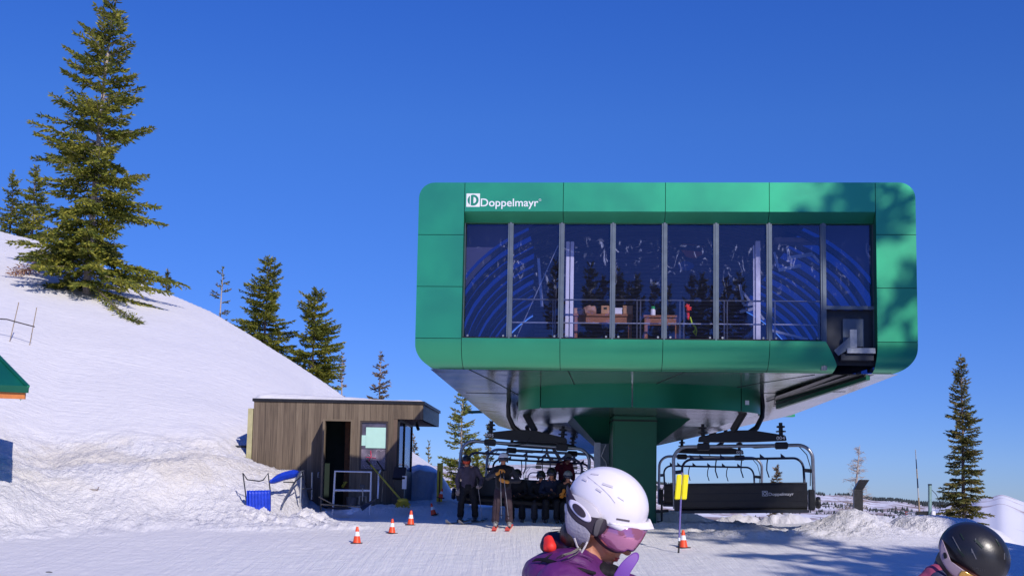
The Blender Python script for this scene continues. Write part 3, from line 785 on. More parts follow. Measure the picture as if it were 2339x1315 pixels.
# slanted lip above the windows, in four lengths
for i in range(4):
    a, b = cols[i]+G, cols[i+1]-G
    MB().add([S(a, 0, zlip0), S(b, 0, zlip0), S(b, .26, zlip1), S(a, .26, zlip1), S(a, .03, zlip0+.05), S(b, .03, zlip0+.05), S(b, .30, zlip1+.03), S(a, .30, zlip1+.03)],
             [(0,1,2,3),(4,7,6,5),(0,4,5,1),(3,2,6,7),(0,3,7,4),(1,5,6,2)]).build('lip_panel', mt['green'], st)
zj0, zj1 = zwin, zlip0
for u, sg in ((uL, 1), (uR, -1)):
    mb = MB(); a = S(u, .0, zj0) 
    mb.add([S(u, .001, ZB+RR*.9 if sg < 0 else zj0), S(u, .5, ZB+.2 if sg < 0 else zj0), S(u, .5, zj1), S(u, .001, zj1), S(u-.03*sg, .035, zj0), S(u-.03*sg, .5, zj0), S(u-.03*sg, .5, zj1), S(u-.03*sg, .035, zj1)],
           [(0,1,2,3),(7,6,5,4),(0,4,5,1),(1,5,6,2),(2,6,7,3),(3,7,4,0)]).build('window_jamb', mt['green_dark'], st)
MB().bar(S(uL, .16, zwin-.03), S(cut(zwin)-.05, .16, zwin-.03), .30, .05).build('sill', mt['green_dark'], st)
# hull: outline swept back
outl = []
def arc(cu, cz, r, a0, a1, n=7):
    for i in range(n+1):
        t = R(lerp(a0, a1, i/n)); outl.append((cu + r*math.cos(t), cz + r*math.sin(t)))
arc(RB, ZB+RB, RB, 270, 180); outl.append((0, lerp(ZB, ZT, .5))); arc(RT, ZT-RT, RT, 180, 90); outl.append((UW/2, ZT)); arc(UW-RT, ZT-RT, RT, 90, 0); outl.append((UW, lerp(ZB, ZT, .5))); arc(UW-RB, ZB+RB, RB, 360, 270)
A = P(1138, 972, 38); Dp = P(1807, 948, 37); Bp = P(1350, 1037, 37.6); Cp = P(1502, 1017, 37.3)
def toS(q): w_ = q - O0; return w_.dot(EX), w_.dot(EY), q.z
Au, Av, Az = toS(A); Du, Dv, Dz = toS(Dp)
rear = []
for (u, z) in outl:
    k = u/UW; zz = (z-ZB)/(ZT-ZB)
    rear.append(S(lerp(Au, Du, k), lerp(Av, Dv, k), lerp(lerp(Az, Dz, k), 7.4, zz)))
n = len(outl); vs = []; fs = []; T = 8
TT = [0, .02, .04, .062]; T = 3
for j in range(T+1):
    for i, (u, z) in enumerate(outl):
        a = S(u, rollv(z)+.002, z); zf_ = max(0, (z-ZB)/(ZT-ZB)); sh = 0
        vs.append(a.lerp(rear[i], TT[j]) + EX*sh)
for j in range(T):
    for i in range(n-1): fs.append((j*n+i, j*n+i+1, (j+1)*n+i+1, (j+1)*n+i))
MB().add(vs, fs).build('side_shell', mt['green'], st, smooth=50)
# underside with belly
nU, nT = 24, 16; vs = []; fs = []
def sag_line(k):
    pts = [(0, A), (.42, Bp), (.58, Cp), (1, Dp)]
    for (a, p), (b, q) in zip(pts, pts[1:]):
        if k <= b: return p.lerp(q, (k-a)/(b-a))
for j in range(nT+1):
    t = j/nT
    for i in range(nU+1):
        k = i/nU; uf = lerp(RB*.55, UW-RB*.55, k)
        p = S(uf, RR-.02 + .02*t, ZB + .004).lerp(sag_line(k), t)
        lin = lerp(ZB, lerp(Az, Dz, k), t); p.z = lin + (p.z - lin)*t**1.2
        vs.append(p)
for j in range(nT):
    for i in range(nU): q = j*(nU+1)+i; fs.append((q, q+1, q+nU+2, q+nU+1))
MB().add(vs, fs).build('underside', mt['soffit'], st, smooth=30)
# rear wall
rv = [sag_line(i/12) for i in range(13)]
MB().add(rv + [V((q.x, q.y+.02, 5.0)) for q in rv], [(i, i+1, i+14, i+13) for i in range(12)]).build('rear_wall', mt['inner'], st)
# panel seams on the underside
def useam(k0, t0, k1, t1, w_=.018):
    mb = MB(); pts = []
    for i in range(9):
        k = lerp(k0, k1, i/8); t = lerp(t0, t1, i/8); uf = lerp(RB*.55, UW-RB*.55, k)
        p = S(uf, RR-.02+.02*t, ZB+.004).lerp(sag_line(k), t); lin = lerp(ZB, lerp(Az, Dz, k), t); p.z = lin + (p.z-lin)*t**1.2 - .004; pts.append(p)
    for i in range(8): mb.bar(pts[i], pts[i+1], w_, .008)
    return mb.build('seam', mt['seam'], st)
useam(.085, .0, .17, .36); useam(.30, 0, .33, .30); useam(.55, 0, .50, .2); useam(.83, .02, .70, .22); useam(.02, .32, .98, .32, .012)

# drum housing of the return wheel
dz0 = (P(1412, 929, 26.6).z); dz1 = dz0 + .52
xl, xr = P(1184, 935, 28.2).x, P(1745, 943, 28.2).x
cxm, hw = (xl+xr)/2, (xr-xl)/2
def drum_pt(t, z, k=1.0):                   # t in -1..1 along the front edge
    x = cxm + hw*k*math.sin(t*PI/2); y = 28.9 - 2.2*k*math.cos(t*PI/2)**.85
    return V((x, y + .0*x, z))
segs = [(-1, -.62), (-.62, -.08), (-.08, .55), (.55, 1)]
for a, b in segs:
    vs = []; fs = []; m = 14
    for j in range(2):
        for i in range(m+1): vs.append(drum_pt(lerp(a+.004, b-.004, i/m), (dz0, dz1+.35)[j]))
    for i in range(m): fs.append((i, i+1, i+m+2, i+m+1))
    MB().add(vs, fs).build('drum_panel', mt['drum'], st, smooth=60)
vs = [drum_pt(-1 + i/20, dz0+.03, .985) for i in range(41)]
top = [V((q.x, q.y, dz1+.3)) for q in vs]
back = [V((xl, 34.5, dz0+.03)), V((xr, 34.5, dz0+.03))]
loop = vs + [back[1], back[0]]; lt = [V((q.x, q.y, dz1+.3)) for q in loop]; nn = len(loop)
MB().add(loop + lt, [tuple(range(nn))] + [(i, (i+1) % nn, (i+1) % nn + nn, i+nn) for i in range(nn)]).build('drum_floor', mt['soffit'], st)
# notice on the drum
q = drum_pt(.60, dz0+.22); MB().box((q.x-.06, q.y-.03, q.z-.05), (q.x+.06, q.y-.015, q.z+.05)).build('notice_plate', mt['white'], st)

# column with flared head
cb = ground(1452, 1188, 26); yC = 30.0
xa, xb = P(1400, 1050, yC).x, P(1500, 1050, yC).x
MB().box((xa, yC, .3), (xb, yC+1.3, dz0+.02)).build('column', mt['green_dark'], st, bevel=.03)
MB().box((xa-.012, yC-.012, P(1450, 962, yC).z), (xb+.012, yC+1.312, P(1450, 958, yC).z)).build('column_joint', mt['seam'], st)
mb = MB(); yh = 31.4
tl, tr_ = P(1306, 968, yh), P(1572, 974, yh); bl_, br_ = P(1366, 1012, yh), P(1506, 1013, yh)
mb.add([(tl.x, yh-.4, dz0+.03), (tr_.x, yh-.4, dz0+.03), (tr_.x, yh+2.4, dz0+.03), (tl.x, yh+2.4, dz0+.03), (bl_.x, yh+.4, bl_.z), (br_.x, yh+.4, br_.z), (br_.x, yh+1.9, br_.z), (bl_.x, yh+1.9, bl_.z)],
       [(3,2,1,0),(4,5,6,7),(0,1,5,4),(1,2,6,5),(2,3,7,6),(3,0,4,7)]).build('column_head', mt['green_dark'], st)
# control cabinet and conduit left of the column
a = P(1358, 1010, 31.2); b_ = P(1392, 1068, 31.2)
cbn = empty('control_cabinet', (a.x, 31.2, .9), 'grey steel post cabinet with cables left of the green column', 'cabinet')
MB().box((a.x, 31.2, .95), (a.x+.16, 31.36, a.z)).build('post', mt['steel'], cbn)
MB().box((a.x+.165, 31.25, 1.5), (b_.x, 31.5, a.z-.02)).build('housing', mt['mullion'], cbn, bevel=.01)
MB().tube([(b_.x-.1, 31.2, a.z-.05), (b_.x-.22, 31.18, a.z-.35), (b_.x-.1, 31.2, a.z-.5), (b_.x-.02, 31.2, a.z-.9)], .015, 6).build('cable', mt['whitepost'], cbn, smooth=60)
MB().lathe([(0.001, 0), (.08, 0), (.08, .03), (.001, .04)], 16, (b_.x-.07, 31.24, 2.0), Matrix.Rotation(PI/2, 3, 'X')).build('dial', mt['black'], cbn, smooth=40)
# hydrant-like bracket at the column's foot
c = P(1516, 1168, 29.7)
mb = MB(); mb.bar(c + V((-.2, 0, 0)), c + V((.12, 0, .03)), .07, .07); mb.bar(c + V((-.05, 0, -.28)), c + V((-.05, 0, .28)), .035, .05); mb.bar(c + V((-.18, 0, -.25)), c + V((-.04, 0, -.25)), .04, .04); mb.build('foot_bracket', mt['black'], st, bevel=.008)

# slots in the underside
a = [P(1884, 853, 24.7), P(1997, 854, 24.5), P(1775, 934, 29.2), P(1765, 906, 28.3)]
zz = ZB - .012
def flat(pts, z): return [V((p.x, p.y, z)) for p in pts]
def hit_z(px, py, z): d = ray(px, py); return V((0, 0, EYE)) + d*((z-EYE)/d.z)
sl = [hit_z(1908, 856, ZB-.03), hit_z(1997, 856, ZB-.03), hit_z(1766, 930, ZB-.15), hit_z(1772, 905, ZB-.15)]
MB().add(sl + [q + V((0, 0, .004)) for q in sl], [(0,1,2,3), (7,6,5,4)]).build('chair_slot', mt['black'], st)
p0, p1 = hit_z(1978, 856, ZB-.035), hit_z(1772, 914, ZB-.12)
mb = MB(); n0 = V((.09, .03, 0))
mb.add([p0, p1, p1 + V((0, 0, -.22)), p0 + V((0, 0, -.10)), p0+n0, p1+n0, p1+n0+V((0, 0, -.22)), p0+n0+V((0, 0, -.10))], [(0,1,2,3),(7,6,5,4),(3,2,6,7),(0,3,7,4),(1,5,6,2)]).build('slot_guide', mt['green_dark'], st)
mb = MB(); mb.bar(p0 + V((-.02, -.01, -.02)), p1 + V((-.02, -.01, -.1)), .03, .03); mb.bar(p0 + V((-.35, 0, -.01)), p1 + V((-.22, 0, -.03)), .05, .03); mb.build('slot_rail', mt['black'], st)
zs = dz0 + .38
sl = [hit_z(1126, 910, ZB-.10), hit_z(1192, 895, ZB-.06), hit_z(1190, 957, ZB-.30), hit_z(1150, 930, ZB-.22)]
MB().add(sl + [q + V((0, 0, .01)) for q in sl], [(0,1,2,3), (7,6,5,4)]).build('chair_slot', mt['black'], st)
# rooftop bit peeping out behind the right edge, left tab
q = P(1790, 951, 38.6); MB().box((q.x, 38.5, q.z), (q.x+.35, 38.8, q.z+.08)).build('rear_bracket', mt['green'], st)
q = P(1088, 941, 39); MB().bar(P(1070, 941, 39.2), P(1130, 939, 39.2), .1, .09).build('rear_beam', mt['green_dark'], st)

# windows: mullions and panes
VW = .27
mpx = [1058, 1165, 1282, 1399.5, 1517.5, 1635.5, 1757, 1880.5, 1998]
mu = [pl(x, 640, VW)[0] for x in mpx]
zt_ = zlip1; zb_ = rowZ(776, VW); ztr = pl(1940, 700, VW)[1]
for i, u in enumerate(mu):
    w_ = .055 if i not in (0, 8) else .03
    z0 = zb_ - .02 if i < 7 else (pl(1890, 845, VW)[1] if i == 7 else pl(1998, 800, VW)[1])
    mb = MB(); mb.box((-w_, -.03, 0), (w_, .09, zt_+.03-z0)); mb.box((-w_*.35, -.045, 0), (w_*.35, -.03, zt_+.03-z0))
    Mx = Matrix.Translation(S(u, VW, z0)) @ Matrix.Rotation(-AL, 4, 'Z'); mb.xf(Mx).build('mullion', mt['mullion'], st)
for i in range(8):
    z0 = zb_ if i < 7 else ztr; a, b = mu[i]+.05, mu[i+1]-.05
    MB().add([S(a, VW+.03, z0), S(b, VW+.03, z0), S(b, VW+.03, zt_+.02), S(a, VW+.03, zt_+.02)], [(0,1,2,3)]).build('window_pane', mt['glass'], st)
    if i < 7: 
        for q in (.08, .92): MB().lathe([(.001, 0), (.022, 0), (.022, .02), (.001, .02)], 10, S(lerp(a, b, q), VW-.02, z0+.05), Matrix.Rotation(PI/2, 3, 'X')).build('pane_bolt', mt['steel'], st)
MB().bar(S(mu[0], VW, zb_+.0), S(mu[7]-.05, VW, zb_+.0), .08, .05).build('bottom_rail', mt['black'], st)
MB().bar(S(mu[7], VW, ztr-.03), S(mu[8], VW, ztr-.03), .10, .07).build('transom', mt['mullion'], st)
MB().bar(S(mu[0], VW+.02, zt_+.02), S(mu[8], VW+.02, zt_+.02), .1, .03).build('top_rail', mt['seam'], st)
# dark plate with folded brackets, lower right
zpb = pl(1950, 838, .5)[1]
MB().add([S(mu[7]-.1, VW+.12, ztr-.06), S(mu[8]+.1, VW+.12, ztr-.06), S(mu[8]+.1, VW+.12, ZB+.15), S(mu[7]-.1, VW+.12, ZB+.15)], [(0,1,2,3)]).build('machine_plate', mt['darkmetal'], st)
def fbox(x0, y0, x1, y1, v, d, mat, name, bev=.006):
    a = pl(x0, y0, v); b = pl(x1, y1, v)
    mb = MB(); mb.box((0, 0, 0), (abs(b[0]-a[0]), d, abs(a[1]-b[1])))
    mb.xf(Matrix.Translation(S(min(a[0], b[0]), v, min(a[1], b[1]))) @ Matrix.Rotation(-AL, 4, 'Z')); return mb.build(name, mat, st, bevel=bev)
fbox(1925, 728, 1974, 792, .34, .04, mt['mullion'], 'cover_plate')
fbox(1941, 752, 1958, 794, .12, .06, mt['steel'], 'bracket_upright')
fbox(1935, 794, 2000, 807, .06, .22, mt['steel'], 'bracket_arm')
fbox(1921, 808, 1996, 823, .12, .2, mt['darkmetal'], 'bracket_base')
a = pl(1905, 800, .10); b = pl(1942, 768, .10); c = pl(1942, 795, .10); d = pl(1915, 812, .10)
MB().prism([(a[0], a[1]), (b[0], b[1]), (c[0], c[1]), (d[0], d[1])], 'y', .10, .13).xf(Matrix.Translation(O0) @ Matrix.Rotation(-AL, 4, 'Z')).build('bracket_web', mt['mullion'], st)
# emblem and name on the fascia
def text_mesh(s, size, sx=1.0, depth=.004, space=1.0):
    cu = bpy.data.curves.new('t', 'FONT'); cu.body = s; cu.size = size; cu.extrude = depth; cu.space_character = space; cu.resolution_u = 4
    o = bpy.data.objects.new('t', cu); COL.objects.link(o); dg = bpy.context.evaluated_depsgraph_get(); dg.update()
    me = bpy.data.meshes.new_from_object(o.evaluated_get(dg)); bpy.data.objects.remove(o)
    vs = [V((q.co.x*sx, q.co.y, q.co.z)) for q in me.vertices]; fs = [tuple(p.vertices) for p in me.polygons]; return vs, fs
def bold(vs, fs, k): return vs
def place_text(s, x0, x1, pos, right, up, nrm, parent, mat, name='lettering', h=None, fat=0):
    vs, fs = text_mesh(s, 1.0)
    ax = min(q.x for q in vs); bx = max(q.x for q in vs); ay = 0; k = (x1-x0)/(bx-ax)
    hh = max(q.y for q in vs); ky = h/hh if h else k
    mb = MB(); out = []
    for dx, dy in ((0, 0), (fat, 0), (0, fat), (fat, fat)) if fat else ((0, 0),):
        mb.add([pos + right*((q.x-ax)*k + x0 + dx) + up*(q.y*ky + dy) + nrm*(.003 + q.z*.4 + dx*.02 + dy*.03) for q in vs], fs)
    me = mb.build(name, mat, parent); return me
def emblem(pos, right, up, nrm, s, parent, mat, inner):
    mb = MB(); hole = []
    mb.add([pos + nrm*.003, pos + right*s + nrm*.003, pos + right*s + up*s + nrm*.003, pos + up*s + nrm*.003], [(0,1,2,3)]); mb.build('emblem', mat, parent)
    c = pos + right*s*.5 + up*s*.5
    def sect(a0, a1, r, x_lim, mat_, off, nm):
        pts = []
        for i in range(41):
            t = R(lerp(a0, a1, i/40)); pts.append(c + right*(r*math.cos(t)) + up*(r*math.sin(t)) + nrm*off)
        MB().add(pts, [tuple(range(len(pts)))]).build(nm, mat_, parent)
    r = s*.41
    sect(-114, 114, r, 0, inner, .006, 'emblem_disc'); sect(126, 234, r, 0, inner, .006, 'emblem_disc')
    pts = []
    for i in range(25):
        t = R(lerp(-90, 90, i/24)); pts.append(c + right*(s*.03 + .20*s*math.cos(t)) + up*(.235*s*math.sin(t)) + nrm*.009)
    MB().add(pts, [tuple(range(25))]).build('emblem_bow', mat, parent)
NR = -EY
sgn = empty('sign_lettering', S(*[pl(1065, 472)[0], 0, pl(1065, 472)[1]]), 'white square emblem and maker name lettering on the green fascia, top left', 'sign')
e0 = pl(1065, 472.5); e1 = pl(1096.5, 441); es = e1[0]-e0[0]
emblem(S(e0[0], 0, e0[1]), EX, V((0, 0, 1)), NR, es, sgn, mt['white'], mt['green'])
t0_ = pl(1098, 471.5); t1_ = pl(1229, 471.5)
place_text('Doppelmayr', 0, t1_[0]-t0_[0], S(t0_[0], 0, t0_[1]), EX, V((0, 0, 1)), NR, sgn, mt['white'], h=rowZ(455)-rowZ(472.5), fat=.004)
t0_ = pl(1230, 457); mb = MB()
mb.tube([S(t0_[0]+.03+.022*math.cos(i*PI/6), -.004, t0_[1]+.022*math.sin(i*PI/6)) for i in range(12)], .005, 4, closed=True)
mb.build('registered_mark', mt['white'], sgn)

# interior: floor, arched blue side sheets with dark ribs, posts, railing
zf = pl(1500, 775, .4)[1] - .30
MB().add([S(.1, .7, zf), S(UW-.1, .7, zf), S(UW-1.2, 12, zf), S(1.2, 12, zf)], [(0,1,2,3)]).build('floor', mt['inner'], st)
cu_ = 5.2
ZA = EYE + 2.75
def arch(ph, v, a=4.75, b=3.35):
    c_, s_ = math.cos(ph), math.sin(ph)
    return S(cu_ + a*abs(c_)**.9*(1 if c_ > 0 else -1), v, ZA + b*abs(s_)**.85)
nA = 36; vv = [.80, 3, 6, 9, 12.2]
def vault(i0, i1, a_, b_, nm, mat):
    vs = []; fs = []; m = i1-i0
    for v in vv:
        for i in range(i0, i1+1): vs.append(arch(PI*i/nA, v, a_, b_))
    for j in range(len(vv)-1):
        for i in range(m): q = j*(m+1)+i; fs.append((q, q+1, q+m+2, q+m+1))
    return MB().add(vs, fs).build(nm, mat, st, smooth=60)
vault(0, 11, 4.85, 3.42, 'tinted_sheet', mt['ribskin']); vault(25, 36, 4.85, 3.42, 'tinted_sheet', mt['ribskin'])
vault(11, 25, 4.86, 3.43, 'ceiling', mt['inner'])
for ph, k in ((0, 1), (PI, 0)):
    vs = []; fs = []
    for j, v in enumerate(vv):
        t = (v - RR)/13.; lo = S(RB*.55, v, ZB).lerp(A, max(0, t-.15)) if not k else S(UW-RB*.55, v, ZB).lerp(Dp, max(0, t-.15))
        lo = S(lerp(.32, Au+.12, t) if not k else lerp(UW-.32, Du-.12, t), v, 0); lo.z = lerp(ZB, Az if not k else Dz, t) + .02; vs += [lo, arch(ph, v, 4.86, 3.43)]
    for j in range(len(vv)-1): fs.append((2*j, 2*j+1, 2*j+3, 2*j+2))
    MB().add(vs, fs).build('low_side_wall', mt['green_dark'], st)
vs = []; fs = []
for i in range(nA+1):
    a_ = arch(PI*i/nA, .76, 4.80, 3.37); vs += [a_, S(max(.05, min(UW-.05, cu_ + 6.6*math.cos(PI*i/nA))), .76, max(zf, min(ZT-.04, ZA + 5.2*math.sin(PI*i/nA))))]
for i in range(nA): fs.append((2*i, 2*i+1, 2*i+3, 2*i+2))
MB().add(vs, fs).build('spandrel', mt['inner'], st)
for k in range(11):
    v = 1.0 + k*.98 + .12*math.sin(k*2.3)
    mb = MB(); pts = [arch(PI*i/30, v, 4.72, 3.3) for i in range(31)]
    for i in range(30): mb.bar(pts[i], pts[i+1], .10, .13, up=EY)
    mb.build('arch_rib', mt['rib'], st)
MB().add([arch(PI*i/24, 12.1, 4.8, 3.38) for i in range(25)] + [S(.5, 12.1, zf), S(UW-.5, 12.1, zf)], [tuple(range(27))]).build('end_wall', mt['inner'], st)
mb = MB()
for k in range(24):
    z = 5.3 + k*.10; mb.bar(S(2.2, 5.2, z), S(7.4, 5.2, z), .04, .035)
mb.build('corrugated_shutter', M('shutter', (.07, .065, .14), .5, .3), st)
MB().add([S(2.15, 5.25, zf), S(7.45, 5.25, zf), S(7.45, 5.25, 7.7), S(2.15, 5.25, 7.7)], [(0,1,2,3)]).build('shutter_sheet', mt['inner'], st)
for px, top, w_, nm, y2 in ((1296, 552, .075, 'white_post', 770), (1306, 552, .075, 'white_post', 770), (1722, 560, .03, 'white_post', 770), (1731, 551, .10, 'white_post', 770)):
    a = pl(px, 660, 1.0); zt2 = pl(px, top, 1.0)[1]
    MB().box((-w_/2, -w_/2, 0), (w_/2, w_/2, zt2-zf)).xf(Matrix.Translation(S(a[0], 1.0, zf)) @ Matrix.Rotation(-AL, 4, 'Z')).build('post', mt['whitepost'], st, bevel=.008)
# railing
vr = .62
zr1 = pl(1500, 686, vr)[1]; zr2 = pl(1500, 739, vr)[1]
mb = MB()
for a, b in ((1171, 1510), (1525, 1745), (1765, 1872)):
    ua, ub = pl(a, 700, vr)[0], pl(b, 700, vr)[0]
    mb.tube([S(ua, vr, zr1), S(ub, vr, zr1)], .019, 6); mb.tube([S(ua, vr, zr2), S(ub, vr, zr2)], .016, 6)
for x in (1263, 1268, 1455, 1463, 1553, 1562, 1654, 1661, 1770):
    u = pl(x, 720, vr)[0]; mb.tube([S(u, vr, zf), S(u, vr, zr1)], .016, 6)
mb.build('railing', mt['steel'], st, smooth=60)
# silvery brackets and braces near the right windows
mb = MB(); 
def br2(x0, y0, x1, y1, v, w_): 
    a = pl(x0, y0, v); b = pl(x1, y1, v); mb.bar(S(a[0], v, a[1]), S(b[0], v, b[1]), w_, .03, up=EY)
br2(1768, 576, 1778, 612, 1.2, .05); br2(1778, 617, 1830, 606, 1.2, .07); br2(1798, 590, 1856, 580, 1.2, .08); br2(1797, 565, 1801, 590, 1.2, .04); br2(1856, 582, 1872, 600, 1.3, .06)
br2(1690, 650, 1698, 695, 1.4, .06); br2(1698, 697, 1730, 692, 1.4, .06); br2(1690, 712, 1725, 704, 1.4, .06); br2(1695, 665, 1745, 730, 1.5, .05); br2(1764, 755, 1845, 775, .9, .05)
br2(1230, 590, 1238, 700, 1.2, .06); br2(1180, 770, 1275, 560, .9, .015)
mb.build('silver_brackets', mt['steel'], st)
MB().bar(S(pl(1768, 551, 1.6)[0], 1.6, pl(1768, 551, 1.6)[1]), S(pl(1872, 551, 1.6)[0], 1.6, pl(1872, 551, 1.6)[1]), .36, .1).build('duct', M('grey_duct', (.22, .21, .23), .5, .3), st)

# things inside
def thing_mesh(o, label, cat, group=None): return tag(o, label, cat, group)
def bench(x0, x1, y, v, label):
    a = pl(x0, y, v); b = pl(x1, y, v); z = a[1]
    r_ = empty('workbench', S((a[0]+b[0])/2, v+.3, zf), label, 'workbench')
    def bx(u0, v0, z0, u1, v1, z1, nm, mat): MB().box((u0, v0, z0), (u1, v1, z1)).xf(Matrix.Translation(O0) @ Matrix.Rotation(-AL, 4, 'Z')).build(nm, mat, r_, bevel=.006)
    bx(a[0], v, z-.05, b[0], v+.6, z, 'tabletop', mt['wood_lt']); bx(a[0]+.03, v+.03, z-.22, b[0]-.03, v+.06, z-.05, 'apron', mt['wood_lt'])
    for u in (a[0]+.02, b[0]-.1):
        for w_ in (v+.02, v+.5): bx(u, w_, zf, u+.07, w_+.07, z-.05, 'leg', mt['wood_lt'])
    return z
def crate(x0, y0, x1, y1, v, mat, name, label, cat, d=.3, z=None, hole=False):
    a = pl(x0, y1, v); b = pl(x1, y0, v); zz0 = a[1] if z is None else z; h = b[1]-a[1]
    r_ = empty(name, S((a[0]+b[0])/2, v+d/2, zz0), label, cat)
    MB().box((a[0], v, zz0), (b[0], v+d, zz0+h)).xf(Matrix.Translation(O0) @ Matrix.Rotation(-AL, 4, 'Z')).build('body', mat, r_, bevel=.008)
    if hole:
        m_ = (a[0]+b[0])/2; w_ = (b[0]-a[0])*.2
        MB().box((m_-w_, v-.004, zz0+h*.55), (m_+w_, v-.001, zz0+h*.8)).xf(Matrix.Translation(O0) @ Matrix.Rotation(-AL, 4, 'Z')).build('hand_hole', mt['seam'], r_)
    else:
        MB().box((a[0]-.006, v-.006, zz0+h-.02), (b[0]+.006, v+d+.006, zz0+h+.012)).xf(Matrix.Translation(O0) @ Matrix.Rotation(-AL, 4, 'Z')).build('lid', mat, r_, bevel=.004)
vb = 1.35
z1 = bench(1310, 1447, 716, vb, 'wooden workbench with boxes on it behind the third and fourth windows')
z2 = bench(1470, 1556, 719, vb, 'wooden workbench with a green capped can on it behind the fifth window')
crate(1311, 703, 1334, 716, vb+.04, mt['card'], 'cardboard_box', 'small cardboard box with a hand hole at the left end of the left workbench', 'box', z=z1+.004, hole=True)
crate(1373, 697, 1392, 716, vb+.04, mt['card'], 'cardboard_box', 'cardboard box with a hand hole in the middle of the left workbench', 'box', z=z1+.004, hole=True)
crate(1423, 698, 1445, 716, vb+.04, mt['card'], 'cardboard_box', 'plain cardboard box at the right end of the left workbench', 'box', z=z1+.004)
crate(1401, 703, 1421, 716, vb+.06, mt['white'], 'plastic_tray', 'pale tray between two cardboard boxes on the left workbench', 'tray', z=z1+.004)
crate(1605, 759, 1627, 773, .80, mt['card'], 'cardboard_box', 'cardboard box on the floor left of the sixth window mullion', 'box', z=zf+.13)
crate(1641, 760, 1650, 773, .80, mt['card'], 'cardboard_box', 'narrow cardboard box on the floor right of the sixth window mullion', 'box', z=zf+.13)
crate(1666, 760, 1678, 773, .80, mt['card'], 'cardboard_box', 'small cardboard box on the floor near the right window mullion', 'box', z=zf+.13)
crate(1198, 760, 1224, 771, .80, M('salmon_bin', (.6, .2, .13), .6), 'parts_bin', 'salmon coloured bin on the floor behind the second window', 'bin', z=zf+.13)
crate(1322, 745, 1356, 765, 1.0, mt['steel'], 'wire_basket', 'grey basket on the floor under the left workbench', 'basket', z=zf+.15)
a = pl(1492, 716, vb); can = empty('spray_can', S(a[0], vb+.12, z2+.003), 'white can with a green cap on the right workbench', 'can')
MB().lathe([(.001, 0), (.055, 0), (.055, .12), (.045, .14), (.001, .14)], 14, S(a[0], vb+.12, z2+.004)).build('body', mt['white'], can, smooth=40)
MB().lathe([(.001, .141), (.045, .141), (.045, .2), (.001, .205)], 14, S(a[0], vb+.12, z2+.004)).build('cap', M('green_cap', (.02, .4, .12), .4), can, smooth=40)
a = pl(1343, 716, vb)
rb = empty('clutter_heap', S(a[0], vb+.15, z1), 'crumpled bag and rags in a heap beside the small box on the left workbench', 'bag')
MB().ell(S(a[0]-.02, vb+.15, z1+.08), (.13, .1, .09)).ell(S(a[0]+.1, vb+.18, z1+.09), (.09, .1, .11)).ell(S(a[0]+.02, vb+.12, z1+.13), (.07, .07, .08)).blob('bag', M('brown_bag', (.35, .2, .15), .7), rb, .015, 2, lambda c, n_: c + n_*.02*noise.noise(c*14))
a = pl(1572, 712, .9)
hv = empty('safety_harness', S(a[0], .9, pl(1572, 700, .9)[1]), 'red glove and yellow-green rope hanging from the railing behind the fifth window', 'harness')
mb = MB(); q0 = S(a[0], .9, pl(1572, 728, .9)[1]); q1_ = S(a[0]-.01, .9, pl(1572, 702, .9)[1])
mb.cap(q0, .028, q1_, .04)
for dx, dz in ((-.02, .07), (.03, .06), (.08, .0), (.07, -.05), (-.05, .03)): mb.cap(q1_, .022, q1_ + V((dx, 0, dz)), .014)
mb.blob('red_glove', mt['red'], hv, .008, 2)
mb = MB(); pts = [pl(x, y, .88) for x, y in ((1576, 724), (1580, 738), (1588, 746), (1591, 756), (1590, 766), (1584, 757), (1590, 752))]
mb.tube([S(u, .88, z) for u, z in pts], .022, 6); mb.build('yellow_rope', M('hi_vis_rope', (.55, .75, .05), .5), hv, smooth=60)
a = pl(1583, 562, 5.0)
hd = empty('wall_sticker', S(a[0], 5.15, a[1]), 'orange rounded patch high on the rear shutter behind the fifth window', 'sticker')
MB().lathe([(.001, 0), (.30, 0), (.28, .03), (.001, .04)], 9, S(a[0], 5.12, a[1]), Matrix.Rotation(PI/2, 3, 'X')).build('patch', M('orange_patch', (.5, .16, .06), .6), hd)
a = pl(1568, 605, 5.0)
MB().lathe([(.001, 0), (.2, 0), (.001, .02)], 20, (0, 0, 0), Matrix.Rotation(PI/2, 3, 'X')).xf(Matrix.Translation(S(a[0], 5.12, a[1])) @ Matrix.Diagonal((1, 1, .6, 1))).build('blue_patch', M('blue_patch', (.02, .12, .6), .5), hd)

# ------------------------------------------------------------------ wooden operator hut
YH = 32.5
def h3(px, py, Y=YH): return P(px, py, Y)
hx0, hx1 = h3(577, 1000).x, h3(966, 935).x
hz1 = h3(770, 911).z; hzf = h3(770, 935).z; hzb = .75
hut = empty('operator_hut', ((hx0+hx1)/2, YH+1.9, 1.0), 'low operator hut clad in weathered vertical boards, flat snowy roof and overhanging dark fascia', 'hut')
xd0, xd1 = h3(736, 1050).x, h3(803, 1050).x
xw0, xw1 = h3(820, 1050).x, h3(884, 1050).x
xc = h3(897, 1050).x
zd = h3(770, 957).z; zw1 = h3(850, 961).z; zw0 = h3(850, 1074).z; zaw = h3(930, 957).z
TH = .16; Yb = YH + 3.9
mb = MB()
mb.box((hx0, YH, hzb), (xd0, YH+TH, hz1-.10)); mb.box((xd0, YH, zd), (xd1, YH+TH, hz1-.10)); mb.box((xd1, YH, hzb), (xw0, YH+TH, hz1-.10))
mb.box((xw0, YH, zw1), (xw1, YH+TH, hz1-.10)); mb.box((xw0, YH, hzb), (xw1, YH+TH, zw0)); mb.box((xw1, YH, hzb), (xc, YH+TH, hz1-.10))
mb.build('front_wall', mt['planks'], hut)
MB().box((hx0, YH+TH, hzb), (hx0+TH, Yb, hz1-.1)).build('side_wall', mt['planks'], hut)
